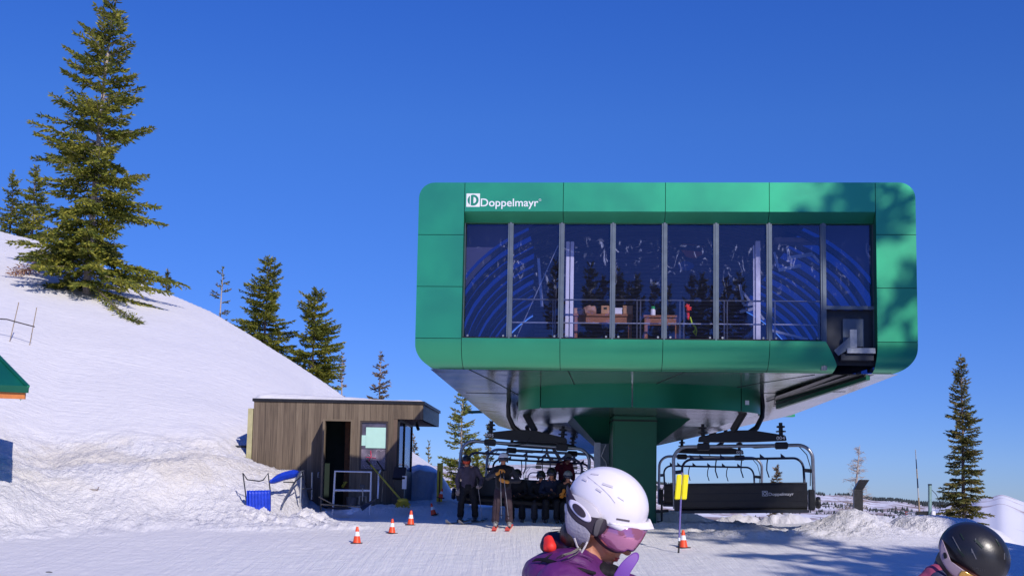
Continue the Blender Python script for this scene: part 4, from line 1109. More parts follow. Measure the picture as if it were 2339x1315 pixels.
MB().box((hx0+TH, Yb-TH, hzb), (xc-.1, Yb, hz1-.1)).build('back_wall', mt['planks'], hut)
rx1 = P(1003, 955, Yb).x
# roof slab with metal edge and overhang
def roofprism(z0, z1, o=0): 
    return MB().prism([(hx0-o, YH-o), (hx1+o, YH-o), (rx1+o, Yb+o), (hx0-o, Yb+o)], 'z', z0, z1)
MB().prism([(hx0+.02, YH+TH), (hx1-.02, YH+TH+.0), (rx1-.02, Yb-.02), (hx0+.02, Yb-.02)], 'z', zaw+.0, zaw+.05).build('soffit', M('soffit_wood', (.16, .09, .05), .7, 0, .25, 6, .2, 20, stretch=(1, 8, 1)), hut)
MB().prism([(xc, YH), (hx1, YH), (hx1, YH+TH-.002), (xc, YH+TH-.002)], 'z', zaw, hz1-.1).build('front_fascia', mt['planks'], hut)
MB().prism([(hx1-.12, YH+TH), (hx1, YH+TH), (rx1, Yb), (rx1-.12, Yb)], 'z', zaw-.0, hz1-.1).build('end_fascia', mt['black'], hut)
roofprism(hz1-.1, hz1-.02, .04).build('roof', mt['black'], hut)
def snowcap():
    vs = []; fs = []; nx, ny = 60, 24
    for j in range(ny+1):
        for i in range(nx+1):
            k = i/nx; l = j/ny; x = lerp(hx0, lerp(hx1, rx1, l), k)-.0; y = lerp(YH, Yb, l)
            e = min(1, min(k, 1-k)*nx/5, min(l, 1-l)*ny/3); z = hz1-.018 + (.07 + .14*max(0, 1-k*1.3) + .05*noise.noise(V((x*.8, y*.8, 0))) + .02*noise.noise(V((x*4, y*4, 0))))*e**.5
            vs.append((x, y, max(z, hz1-.018)))
    for j in range(ny):
        for i in range(nx): q = j*(nx+1)+i; fs.append((q, q+1, q+nx+2, q+nx+1))
    return MB().add(vs, fs).build('roof_snow', mt['snow'], hut, smooth=80)
snowcap()
MB().box((hx0-.16, YH+.02, 1.6), (hx0-.02, YH+.10, h3(577, 932).z)).build('corner_board', M('raw_board', (.42, .38, .2), .7), hut)
# door: frame and leaf opened towards the piste
mb = MB(); f_ = .05
mb.box((xd0, YH-.01, hzb), (xd0+f_, YH+TH+.02, zd)); mb.box((xd1-f_, YH-.01, hzb), (xd1, YH+TH+.02, zd)); mb.box((xd0+f_, YH-.01, zd-f_), (xd1-f_, YH+TH+.02, zd))
mb.build('door_frame', M('frame_wood', (.16, .12, .08), .7), hut)
dd = V((-xd0*1.0, -YH, 0)).normalized(); dr = MB(); ha = V((xd0+.01, YH-.03, 0))
dr.bar(ha + V((0, 0, 1.0)), ha + dd*.80 + V((0, 0, 1.0)), .05, .001)
dleaf = MB(); nrm_ = dd.cross(V((0, 0, 1))).normalized()*.025
vs = []
for z in (.98, zd-.04):
    for q in (ha-nrm_, ha+nrm_, ha+nrm_+dd*.8, ha-nrm_+dd*.8): vs.append((q.x, q.y, z))
door = dleaf.add(vs, [(0,1,2,3),(7,6,5,4),(0,4,5,1),(1,5,6,2),(2,6,7,3),(3,7,4,0)]).build('door', mt['planks'], hut)
e = ha + dd*.72
MB().tube([e + nrm_*2.6 + V((0, 0, 1.85)), e + nrm_*4 + V((0, 0, 1.85)), e + nrm_*4 + V((0, 0, 1.98)), e + nrm_*2.6 + V((0, 0, 1.98))], .015, 6).build('handle', mt['steel'], door, smooth=60)
# warm board lining seen inside the doorway, and dark partition
MB().box((lerp(xd0, xd1, .63), YH+.7, hzb), (xd1+.6, YH+.76, zd+.2)).build('inner_lining', M('osb', (.17, .075, .035), .8, 0, .3, 18), hut)
MB().box((hx0+.3, YH+1.5, hzb), (lerp(xd0, xd1, .63), YH+1.55, hz1-.2)).build('inner_partition', mt['seam'], hut)
MB().box((hx0+TH, YH+TH, hzb-.02), (xc, Yb-TH, 1.06)).build('floor', mt['seam'], hut)
# poster window
mb = MB(); mb.box((xw0, YH+.02, zw0), (xw0+.05, YH+.12, zw1)); mb.box((xw1-.05, YH+.02, zw0), (xw1, YH+.12, zw1)); mb.box((xw0+.05, YH+.02, zw1-.05), (xw1-.05, YH+.12, zw1)); mb.box((xw0+.05, YH+.02, zw0), (xw1-.05, YH+.12, zw0+.04))
wfr = mb.build('window_frame', M('brown_frame', (.045, .03, .03), .5), hut)
MB().box((xw0+.05, YH+.06, zw0+.04), (xw1-.05, YH+.066, zw1-.05)).build('pane', M('dusty_film_pane', (.10, .085, .12), .12, .1, .5, 5, .2, 6), wfr)
a, b = h3(836, 975), h3(882, 1023); c, d = h3(823, 993), h3(835.3, 1017)
MB().box((a.x, YH+.045, b.z), (b.x, YH+.05, a.z)).build('notice_sheet', M('green_white_sheet', (.46, .72, .62), .5, 0, .03), wfr)
MB().box((c.x, YH+.045, d.z), (d.x-.004, YH+.05, c.z)).build('notice_sheet', M('green_white_sheet2', (.46, .72, .64), .5, 0, .03), wfr)
mb = MB(); rn = random.Random(3)      # faint map drawing on the lower sheet
a, b = h3(824, 1025), h3(882, 1073)
MB().box((a.x, YH+.050, b.z), (b.x, YH+.054, a.z)).build('map_sheet', M('grey_map', (.15, .125, .165), .35, 0, .5, 4), wfr)
for i in range(14):
    p = V((lerp(a.x, b.x, rn.random()), YH+.046, lerp(b.z, a.z, rn.random()))); pts = [p]
    for k in range(5): q = pts[-1] + V((rn.uniform(-.09, .09), 0, rn.uniform(-.07, .07))); q.x = max(a.x+.01, min(b.x-.01, q.x)); q.z = max(b.z+.01, min(a.z-.01, q.z)); pts.append(q)
    mb.tube(pts, .005, 4)
mb.build('map_lines', M('map_lines', (.5, .45, .52), .6), wfr)
mb = MB(); p = h3(846, 1030); mb.tube([V((p.x, YH+.04, p.z+.02)), V((p.x+.02, YH+.04, p.z-.12)), V((p.x-.04, YH+.04, p.z-.25)), V((p.x+.01, YH+.04, p.z-.4))], .014, 4)
mb.tube([V((p.x-.12, YH+.04, p.z-.16)), V((p.x+.15, YH+.04, p.z-.18))], .01, 4); mb.build('map_route', M('map_red', (.6, .06, .14), .6), wfr)
# corner post and angled glazed bay below the overhang
MB().box((xc-.0, YH+.01, hzb), (xc+.10, YH+.15, zaw)).build('corner_post', M('brown_post', (.13, .085, .06), .7), hut)
gA = V((xc+.12, YH+.1, 0)); gB = V((P(938, 1050, Yb-.6).x, Yb-.6, 0))
zg1, zg0 = zaw-.06, h3(905, 1076).z
def seg(a, b, z0, z1, w_, mat, nm, par): 
    mb = MB(); d = (b-a).normalized(); n_ = V((-d.y, d.x, 0))*w_/2
    mb.add([(q.x, q.y, z) for z in (z0, z1) for q in (a-n_, b-n_, b+n_, a+n_)], [(0,3,2,1),(4,5,6,7),(0,1,5,4),(1,2,6,5),(2,3,7,6),(3,0,4,7)]); return mb.build(nm, mat, par)
seg(gA, gB, hzb, zg0-.03, .1, mt['blackplastic'], 'bay_wall', hut)
for k, (s0, s1) in enumerate(((.0, .40), (.42, 1.0))):
    fr = seg(gA.lerp(gB, s0), gA.lerp(gB, s1), zg0-.03, zg0+.03, .08, mt['black'], 'bay_frame', hut)
    seg(gA.lerp(gB, s0+.02), gA.lerp(gB, s1-.02), zg0+.035, zg1-.03, .02, mt['hutglass'], 'glass', fr)
for s in (0, .41, 1.0):
    q = gA.lerp(gB, s); MB().box((q.x-.04, q.y-.04, zg0+.03 if s == .41 else hzb), (q.x+.04, q.y+.04, zg1)).build('bay_post', mt['black'], hut)
seg(gA, gB, zg1, zaw-.001, .09, mt['black'], 'bay_head', hut)
MB().box((xc-.9, YH+.6, 1.9), (xc-.05, YH+1.9, 1.98)).box((xc-.7, YH+1.0, 1.98), (xc-.35, YH+1.3, 2.4)).build('desk', mt['white'], hut)
MB().tube([(hx1-.2, YH+.5, zaw-.02), (hx1-.2, YH+.5, zaw-.12)], .03, 8).tube([(hx1-.2, YH+.5, zaw-.12), (hx1-.14, YH+.42, zaw-.26)], .045, 8).build('floodlight', mt['black'], hut, smooth=50)

# ------------------------------------------------------------------ things round the hut
# push scoops
def scoop_mesh(root, W_, H_, y=0):
    vs = []; fs = []; nx = 36; nz_ = 6
    for j in range(nz_+1):
        for i in range(nx+1):
            k = i/nx; t = j/nz_
            vs.append((lerp(-W_/2, W_/2, k), .018*math.cos(k*2*PI*7) - .10*math.sin(t*PI*.5)**2 + .10, H_*t))
    for j in range(nz_):
        for i in range(nx): q = j*(nx+1)+i; fs.append((q, q+1, q+nx+2, q+nx+1))
    o = MB().add(vs, fs).build('blade', mt['blue'], root, smooth=80)
    md = o.modifiers.new('s', 'SOLIDIFY'); md.thickness = .012
    mb = MB(); mb.bar((-W_/2-.01, .10, 0), (-W_/2-.01, .0, H_), .03, .06); mb.bar((W_/2+.01, .10, 0), (W_/2+.01, .0, H_), .03, .06); mb.bar((-W_/2, .11, 0), (W_/2, .11, 0), .03, .02); mb.build('rim', mt['blue'], root)
    mb = MB(); mb.tube([(-W_/2-.02, .09, .05), (-W_/2-.06, .0, H_*.9), (-W_/2-.13, -.10, H_+.42), (-W_/2-.02, -.05, H_+.26), (0, -.04, H_+.22), (W_/2-.17, -.05, H_+.24), (W_/2-.04, -.10, H_+.40), (W_/2+.02, 0, H_*.9), (W_/2+.01, .09, .05)], .016, 7); mb.build('handle', mt['darkmetal'], root, smooth=60)
q = ground(588, 1162, 22)
sc = empty('snow_scoop', (0, 0, 0), 'blue ribbed push scoop standing upright in the snow bank', 'snow scoop', 'blue snow scoops by the hut')
scoop_mesh(sc, .55, .50); sc.location = q + V((0, 0, -.03)); sc.rotation_euler = (R(-12), R(-2), R(-6)); sc.scale = (1, 1, 1)
kk = q.y/F*51/.55; sc.scale = (kk, kk, kk)
a2 = P(618, 1099, 29.3); b2 = P(682, 1081, 30.3)
sc2 = empty('snow_scoop', a2, 'blue push scoop lying on its side across the snow bank left of the rail', 'snow scoop', 'blue snow scoops by the hut')
dx_ = (b2-a2); m_ = MB()
for j in range(9):
    t = j/8; w_ = .10*(1 - (2*t-1)**4*.35)
vs = []; fs = []
for j in range(13):
    t = j/12; c_ = a2.lerp(b2, t) + V((0, 0, .04*math.sin(PI*t))); w_ = .115*(1 - abs(2*t-1)**5*.55)
    for i in range(9):
        u_ = i/8*2-1; vs.append(c_ + V((.02*u_, -.10*(1-u_*u_) + .02*math.cos(i*2.2), w_*u_*1.0)))
for j in range(12):
    for i in range(8): q = j*9+i; fs.append((q, q+1, q+10, q+9))
ob_ = MB().add(vs, fs).build('blade', mt['blue'], sc2, smooth=80); ob_.modifiers.new('s', 'SOLIDIFY').thickness = .03
MB().tube([a2.lerp(b2, .45) + V((0, .04, -.10)), a2.lerp(b2, .7) + V((.1, .05, -.16)), a2.lerp(b2, 1.0) + V((.1, .1, -.02))], .016, 6).build('handle', mt['darkmetal'], sc2, smooth=60)
# rails
def tube_frame(name, label, pts_list, mat, r=.022, group=None):
    o = pts_list[0][0]; rt = empty(name, (o.x, o.y, o.z), label, 'barrier', group)
    for nm, pts in zip(['frame', 'cross_bar', 'brace', 'brace', 'brace'], pts_list): MB().tube(pts, r, 8).build(nm, mat, rt, smooth=60)
    return rt
Yr = 30.9
zg = height(P(800, 1150, Yr).x, Yr)
def rp(px, py, Y=Yr): return P(px, py, Y)
bt = height(rp(765, 1150).x, Yr)
tube_frame('metal_barrier', 'white painted tubular barrier standing in front of the open hut doorway', [[V((rp(761, 1150).x, Yr, bt)), rp(765.5, 1075.5), rp(848, 1077.5), V((rp(845.5, 1150).x, Yr, bt+.02))], [rp(764, 1119), rp(846, 1120)]], mt['whitepost'], .028)
tube_frame('metal_barrier', 'white upright post of a barrier between the poster window and the yellow broom', [[rp(863, 1138, 31.8), rp(865, 1082, 31.8), rp(869, 1074, 32.1)]], mt['whitepost'], .024)
tube_frame('metal_rail', 'bent grey tube rail with a sloping leg at the snow bank beside the door', [[rp(644, 1158, 29.4), rp(650, 1140, 29.6), rp(688, 1076, 30.6), rp(694, 1075, 31.2), rp(697, 1100, 31.8)], [rp(686, 1148, 30.6), rp(688, 1077, 30.7)], [rp(712, 1140, 31.6), rp(713, 1078, 31.6)], [rp(687, 1116, 30.65), rp(712, 1116, 31.6)]], mt['steel'], .024)
def pole_tool(name, label, cat, a, b, r, mat): rt = empty(name, a, label, cat); MB().tube([a, b], r, 7).build('handle', mat, rt, smooth=60); return rt
# yellow broom leaning on the poster window
a = P(838, 1051, 32.3); b = P(917, 1142, 30.9)
br = pole_tool('broom', 'long yellow-handled push broom leaning against the poster window', 'broom', b, a, .024, mt['yellow_dull'])
MB().tube([a, a.lerp(b, .12)], .032, 7).build('grip', mt['black'], br, smooth=60)
c = P(920, 1147, 30.9); m_ = MB(); rn = random.Random(9)
for i in range(160):
    p = c + V((rn.uniform(-.1, .1), rn.uniform(-.05, .05), .1)); m_.tube([p, c + V((rn.uniform(-.2, .2), rn.uniform(-.12, .12), rn.uniform(-.14, -.02)))], .008, 3)
m_.ell(c + V((0, 0, .05)), (.15, .07, .06)).build('bristles', mt['yellow_dull'], br)
# second dark shaft (brush) behind, rake stick in the bay corner
b = P(872, 1145, 31.6); a = P(861, 1052, 32.35); t = pole_tool('snow_shovel', 'thin dark-handled shovel standing between the poster window and corner post', 'shovel', b, P(877, 1075, 32.3), .014, mt['bamboo'])
MB().tube([P(877, 1075, 32.3), P(861, 1052, 32.3)], .022, 6).build('grip', mt['black'], t)
# shovels lying at the threshold
q = ground(735, 1156, 28)
a = P(733, 1151, 30.6); b = P(823, 1157, 30.2); c = P(858, 1144, 30.1)
sh = pole_tool('snow_shovel', 'aluminium snow shovel with a wooden shaft lying in front of the doorway', 'shovel', a, b, .018, mt['bamboo'])
d = P(828, 1166, 30.0); mb = MB(); mb.add([b + V((0, -.06, 0)), b + V((0, .12, .03)), c + V((0, .14, .06)), c + V((.0, -.15, .0)), d], [(0, 1, 2, 3), (0, 3, 4)]); mb.build('blade', mt['darkmetal'], sh).modifiers.new('s', 'SOLIDIFY').thickness = .01
a = P(729, 1134, 30.9); b = P(762, 1152, 30.6)
sh2 = pole_tool('snow_shovel', 'wooden-shafted dark shovel with a flat blade lying under the barrier', 'shovel', a, b, .016, mt['bamboo'])
mb = MB(); c = P(775, 1160, 30.3); mb.ell(c, (.32, .2, .035)); mb.build('blade', mt['blackplastic'], sh2, smooth=60)
# garden fork style shovel hanging on the barrier
c = P(828, 1113, 30.8); fk = empty('hay_fork', c, 'dark D-handled fork hanging upside down on the barrier', 'fork')
mb = MB(); mb.tube([c, P(829, 1132, 30.8)], .018, 7); mb.build('shaft', mt['steel'], fk); mb = MB()
mb.tube([P(820, 1152, 30.8), P(821, 1133, 30.8), P(836, 1133, 30.8), P(836, 1152, 30.8)], .009, 6); mb.tube([P(828, 1132, 30.8), P(828, 1144, 30.8)], .009, 6); mb.build('tines', mt['steel'], fk, smooth=50)
MB().bar(P(822, 1110, 30.75), P(834, 1110, 30.75), .04, .1).build('hand_grip', mt['darkmetal'], fk, bevel=.01)
# boots / gloves heap inside, bucket
c = P(793, 1110, 32.8); o_ = empty('work_gloves', c, 'pair of yellow work gloves on the ledge inside the doorway', 'gloves')
m_ = MB()
for dx in (-.12, .1):
    g_ = c + V((dx, 0, 0)); m_.cap(g_, .045, g_ + V((.05, 0, .06)), .04)
    for k in range(4): m_.cap(g_ + V((.05, 0, .06)), .02, g_ + V((.02 + k*.035, -.01, .13 - abs(k-1.5)*.01)), .014)
m_.blob('gloves', mt['yellow_dull'], o_, .01, 1)
c = P(804, 1143, 31.9); bk_ = empty('bucket', c, 'dark dented bucket just inside the doorway', 'bucket')
MB().lathe([(.001, -.28), (.13, -.28), (.16, .1), (.15, .1), (.12, -.26), (.001, -.26)], 18, c).build('pail', M('grey_pail', (.07, .06, .06), .6), bk_, smooth=50)
# black control pedestal by the bay
a = P(911, 1150, 31.6); zt3 = P(911, 1072, 31.6).z; pd = empty('control_pedestal', (a.x, 31.6, 1.0), 'black control pedestal with a tilted head and white side plate beside the glazed hut bay', 'control panel')
MB().prism([(31.5, .95), (31.85, .95), (31.85, zt3-.05), (31.5, zt3-.25)], 'x', a.x-.14, a.x+.13).build('body', mt['black'], pd, bevel=.015)
MB().prism([(31.42, zt3-.22), (31.5, zt3-.28), (31.9, zt3+.02), (31.82, zt3+.08)], 'x', a.x-.17, a.x+.16).build('head', mt['blackplastic'], pd, bevel=.01)
a1, b1 = P(919, 1086, 31.46), P(928, 1116, 31.46); MB().box((a1.x, 31.46, b1.z), (b1.x, 31.49, a1.z)).build('side_plate', mt['whitepost'], pd)
# weathered lump of padding on yellow board
a, b = P(999, 1057, 33.0), P(1010, 1137, 33.0); yb_ = empty('padding_board', ((a.x+b.x)/2, 33.0, b.z), 'tall narrow yellow board with a dark slot standing in the shaded snow bank', 'board')
sl_ = .36; w_ = b.x-a.x
MB().box((a.x, 33.0, b.z-.1), (a.x+w_*sl_, 33.06, a.z)).box((a.x+w_*.62, 33.0, b.z-.1), (b.x, 33.06, a.z)).box((a.x+w_*sl_, 33.0, a.z-.22), (a.x+w_*.62, 33.06, a.z)).build('board', M('board_yellow', (.55, .42, .03), .6, 0, .12), yb_)
MB().box((a.x+w_*sl_, 33.02, b.z-.1), (a.x+w_*.62, 33.05, a.z-.22)).build('slot', M('slot_brown', (.10, .04, .015), .8), yb_)

# ------------------------------------------------------------------ cones
def make_cone():
    r_ = empty('traffic_cone', (0, 0, 0), 'x', 'traffic cone', 'traffic cones along the piste')
    MB().prism([(-.145, -.11), (-.11, -.145), (.11, -.145), (.145, -.11), (.145, .11), (.11, .145), (-.11, .145), (-.145, .11)], 'z', 0, .022).build('base', mt['conebase'], r_, bevel=.004)
    MB().lathe([(.105, .022), (.10, .04), (.072, .19), (.0, .19)], 28).build('lower_shell', mt['orange'], r_, smooth=50)
    MB().lathe([(.0, .19), (.0735, .19), (.052, .30), (.0, .30)], 28).build('collar', mt['conewhite'], r_, smooth=50)
    MB().lathe([(.0, .30), (.0505, .30), (.030, .41), (.027, .42), (.012, .425), (.0, .40)], 28).build('tip', mt['orange'], r_, smooth=50)
    return r_
cone0 = make_cone()
cones = [(815, 1239, 38, 0, 0, 'nearest traffic cone on the left, standing on sunlit snow'), (895, 1216, 33, 2, 1, 'second traffic cone from the left, between two others on sunlit snow'), (938, 1197, 33, 3, 0, 'third traffic cone from the left, at the edge of the shade'),
         (991, 1174, 27, 8, 12, 'tilted traffic cone in the shade below the yellow board'), (1006, 1135, 22, -14, 5, 'farthest small traffic cone leaning against the yellow slotted board'), (1561, 1249, 40, 1, 0, 'lone traffic cone on the right beside the lilac marker pole')]
for i, (px, py, h_, ty, tx, lab) in enumerate(cones):
    o = cone0 if i == 0 else copy_tree(cone0)
    q = ground(px, py+1, 15); 
    if i == 4: q = P(1006, 1136, 32.8)
    k = h_*q.y/F/.425; o.location = q - V((0, 0, .004)); o.scale = (k, k, k); o.rotation_euler = (R(tx)*-1, R(ty), i*.7); o['label'] = lab
# marker pole with yellow pad
q = ground(1550, 1262, 12); Yp = q.y; mk = empty('marker_pole', q, 'lilac bamboo marker pole with a bright yellow pad and black spring foot', 'marker pole')
top = P(1558, 1078, Yp); z_ = lambda t: q.lerp(top, t)
MB().tube([z_(.16), z_(1)], .019, 8).build('pole', mt['purplepole'], mk, smooth=60)
mb = MB(); pts = [z_(.16*i/40) + V((.016*math.cos(i*1.5), .016*math.sin(i*1.5), 0)) for i in range(41)]; mb.tube(pts, .010, 5); mb.build('spring_foot', mt['rubber'], mk, smooth=60)
MB().tube([z_(.15), z_(.19)], .026, 8).build('clamp', mt['white'], mk, smooth=50)
a, b, c, d = P(1541, 1140, Yp), P(1568, 1140, Yp), P(1573, 1083, Yp), P(1546, 1083, Yp)
def pad(p, q_, r, s, nm):
    MB().add([p+V((0, -.03, 0)), q_+V((0, -.03, 0)), r+V((0, -.03, 0)), s+V((0, -.03, 0)), p+V((0, .03, 0)), q_+V((0, .03, 0)), r+V((0, .03, 0)), s+V((0, .03, 0))], [(0,1,2,3),(7,6,5,4),(0,4,5,1),(1,5,6,2),(2,6,7,3),(3,7,4,0)]).build(nm, mt['yellow'], mk, bevel=.014)
pad(a, a.lerp(b, .44), d.lerp(c, .44), d, 'pad'); pad(a.lerp(b, .56), b, c, d.lerp(c, .56), 'pad')
MB().tube([a.lerp(b, .5) + V((0, .0, -.0)), d.lerp(c, .5) + V((0, 0, .03))], .021, 8).build('pad_spine', M('olive_spine', (.30, .26, .02), .6), mk)

# ------------------------------------------------------------------ right side furniture
a = P(1965, 1175, 36); k_ = 36/F; ki = empty('info_kiosk', (a.x, 36, a.z), 'dark slab kiosk with a tilted top standing behind the sunlit snow pile', 'kiosk')
zb0 = a.z - .4; zk = P(1965, 1118, 36).z; zt4 = P(1965, 1095, 36).z; x0, x1, x2 = P(1951, 1130, 36).x, P(1971, 1130, 36).x, P(1978, 1130, 36).x
w0 = (x1-x0)
MB().add([(x0, 36, zb0), (x1, 36, zb0), (x2, 36.3, zb0), (x0+.05, 36.3, zb0), (x0, 36, zk), (x1, 36, zk), (x2, 36.3, zk), (x0+.05, 36.3, zk)], [(0,3,2,1),(4,5,6,7),(0,1,5,4),(1,2,6,5),(2,3,7,6),(3,0,4,7)]).build('pillar', mt['blackplastic'], ki)
MB().add([(x0, 35.998, zk+.003), (x1, 35.998, zk+.003), (x2, 36.3, zk+.003), (x0+.05, 36.3, zk+.003), (x0+.10, 35.75, zt4), (x1+.13, 35.75, zt4+.0), (x2+.10, 36.1, zt4-.03), (x0+.15, 36.1, zt4-.03)], [(0,3,2,1),(4,5,6,7),(0,1,5,4),(1,2,6,5),(2,3,7,6),(3,0,4,7)]).build('tilted_head', mt['blackplastic'], ki)
a = P(2101, 1180, 38); wh = empty('whip_pole', a, 'tall thin striped whip pole leaning left beyond the shaded snow mound', 'pole')
b = P(2091, 1026, 38); n_ = 7
for i in range(n_):
    MB().tube([a.lerp(b, i/n_), a.lerp(b, (i+1)/n_)], [lerp(.030, .012, i/n_), lerp(.030, .012, (i+1)/n_)], 6).build('pole_section', mt['bamboo'] if i in (0, 1, 4) else (M('pale_section', (.4, .42, .42), .5) if i in (2, 6) else mt['navybar']), wh, smooth=60)
a = P(2124, 1178, 36.5); sg_ = empty('snow_lance', a, 'short grey-green standpipe with a thin looping hose beside the tall narrow fir', 'standpipe')
b = P(2124, 1106, 36.5); MB().tube([a - V((0, 0, .3)), b], .055, 10).build('pipe', M('pipe_green', (.22, .34, .32), .5, .3), sg_, smooth=60)
MB().tube([b - V((0, 0, .02)), b + V((0, 0, .02))], .06, 10).build('cap', mt['black'], sg_)
MB().tube([P(2127, 1117, 36.5), P(2138, 1128, 36.5), P(2147, 1145, 36.4), P(2149, 1158, 36.4), P(2144, 1170, 36.5), P(2133, 1175, 36.5)], .010, 5).build('hose', mt['black'], sg_, smooth=60)
MB().bar(P(2092, 1172, 36.6), P(2121, 1171, 36.6), .16, .12).build('valve_box', mt['black'], sg_, bevel=.02)
MB().box((P(2128, 1170, 36.4).x, 36.35, P(2128, 1177, 36.4).z-.2), (P(2136, 1170, 36.4).x, 36.5, P(2128, 1166, 36.4).z)).build('junction_box', mt['whitepost'], sg_, bevel=.01)
# arched slatted sign
ar = empty('arched_sign', P(2090, 1182, 40), 'low arched grey sign of openwork letters behind the shaded snow mound', 'sign')
mb = MB(); top_ = []; bot_ = []
for i in range(13):
    t = i/12; px = lerp(2069, 2124, t); py = 1172 - 4*math.sin(PI*min(1, t*1.2)*.9) + 6*t*t
    top_.append(P(px, py, 40)); bot_.append(P(px, py+9 - 2*abs(t-.4), 40))
mb.tube(top_, .022, 5).tube(bot_, .022, 5); mb.build('arch_frame', mt['steel'], ar, smooth=60)
mb = MB(); txt = 'TERSTOP'
for i, chh in enumerate(txt):
    t = (i+.8)/8; px = lerp(2069, 2124, t); py = 1172 - 4*math.sin(PI*min(1, t*1.2)*.9) + 6*t*t
    vs, fs = text_mesh(chh, .165, depth=.01); p = P(px-2.5, py+8, 40); mb.add([p + V((q.x, -q.z, q.y)) for q in vs], fs)
mb.build('lettering', mt['steel'], ar)
MB().box((P(2069, 1172, 40).x-.02, 40, P(2069, 1179, 40).z), (P(2074, 1172, 40).x, 40.03, P(2069, 1167, 40).z)).build('end_plate', M('maroon_plate', (.2, .05, .06), .6), ar)
for px in (2090, 2118): MB().tube([P(px, 1181, 40.02), P(px, 1172, 40.02) + V((0, 0, -.8))], .03, 6).build('leg', mt['darkmetal'], ar)

# two cane stakes with a rope on the left slope
zz_ = 33
for i, (xa_, ya_, xb_, yb2, lab) in enumerate(((43, 690, 20, 780, 'left one of two thin cane stakes on the snow slope'), (84, 702, 66, 788, 'right one of two thin cane stakes on the snow slope'))):
    b = ground(xb_, yb2, 26); a = P(xa_, ya_, b.y); c = empty('cane_stake', b, lab, 'stake', 'cane stakes on the slope'); MB().tube([b - V((0, 0, .2)), a], .014, 6).build('cane', mt['bamboo'], c)
    if i == 0: Yk = b.y
rpz = empty('rope_line', P(40, 733, Yk), 'dark rope sagging between the two cane stakes', 'rope')
MB().tube([P(x, y, Yk-.04) for x, y in ((-60, 722), (0, 728), (16, 729), (34, 734), (60, 741), (79, 746))], .022, 6).build('rope', mt['rope'], rpz, smooth=60)
# green roofed building cut by the left edge
Yg = 24.5
gb = empty('green_roofed_building', P(-120, 900, Yg), 'corner of a green metal roof with an orange fascia at the left edge', 'building')
ap = P(-75, 742, Yg+2); r1 = P(66, 885, Yg); r0_ = P(-260, 870, Yg); ap2 = P(-260, 742, Yg+2)
MB().add([r0_, r1, ap, ap2, r0_-V((0, 0, .05)), r1-V((0, 0, .05)), ap-V((0, 0, .05)), ap2-V((0, 0, .05))], [(0,1,2,3),(7,6,5,4),(0,4,5,1),(1,5,6,2),(2,6,7,3),(3,7,4,0)]).build('roof', mt['green'], gb)
r1b = r1 + V((-1.9, 4.2, 0)); MB().add([r1, r1b, ap], [(0,1,2)]).build('roof_hip', mt['green'], gb)
for t in (.25, .5, .75, 1.0):
    a = r0_.lerp(r1, t); MB().bar(a + V((0, -.02, .02)), (a.lerp(ap2.lerp(ap, t), 1)) + V((0, 0, .03)), .05, .05).build('roof_seam', mt['green'], gb)
MB().bar(r0_ + V((0, -.01, -.06)), r1 + V((0, -.01, -.04)), .03, .14).build('eaves_trim', mt['green_dark'], gb)
MB().bar(r0_ + V((0, .06, -.20)), r1 + V((-.09, .06, -.17)), .06, .13).build('fascia', M('orange_stain', (.62, .20, .05), .6, 0, .1, 12), gb)
MB().box((r0_.x, Yg+.3, 1.0), (r1.x-4.2, Yg+3, r1.z-.22)).build('wall', mt['planks'], gb)
# dark scrap on the snow, stub stick in the bank
for px, py, sz, lab, nm, cat in ((112, 1307, (.06, .02, .012), 'small black scrap lying on the snow at the lower left', 'rubber_scrap', 'scrap'),):
    q = ground(px, py, 12); o_ = empty(nm, q, lab, cat); MB().ell(q + V((0, 0, .01)), sz).build('scrap', mt['black'], o_)
q = ground(214, 1120, 22); o_ = empty('broken_stick', q, 'short broken grey stick poking out of the snow bank on the left', 'stick')
MB().tube([q + V((-.1, 0, .03)), q + V((.08, 0, .02)), q + V((.12, 0, .09))], .012, 5).tube([q + V((.08, 0, .02)), q + V((.10, 0, -.1))], .01, 5).build('stick', mt['bark'], o_)
q = ground(548, 1022, 27); o_ = empty('dark_board', q, 'dark board end sticking out of the snow left of the hut', 'board')
MB().bar(q + V((-.2, 0, .03)), q + V((.3, .1, .05)), .10, .06).build('board', mt['darkmetal'], o_)

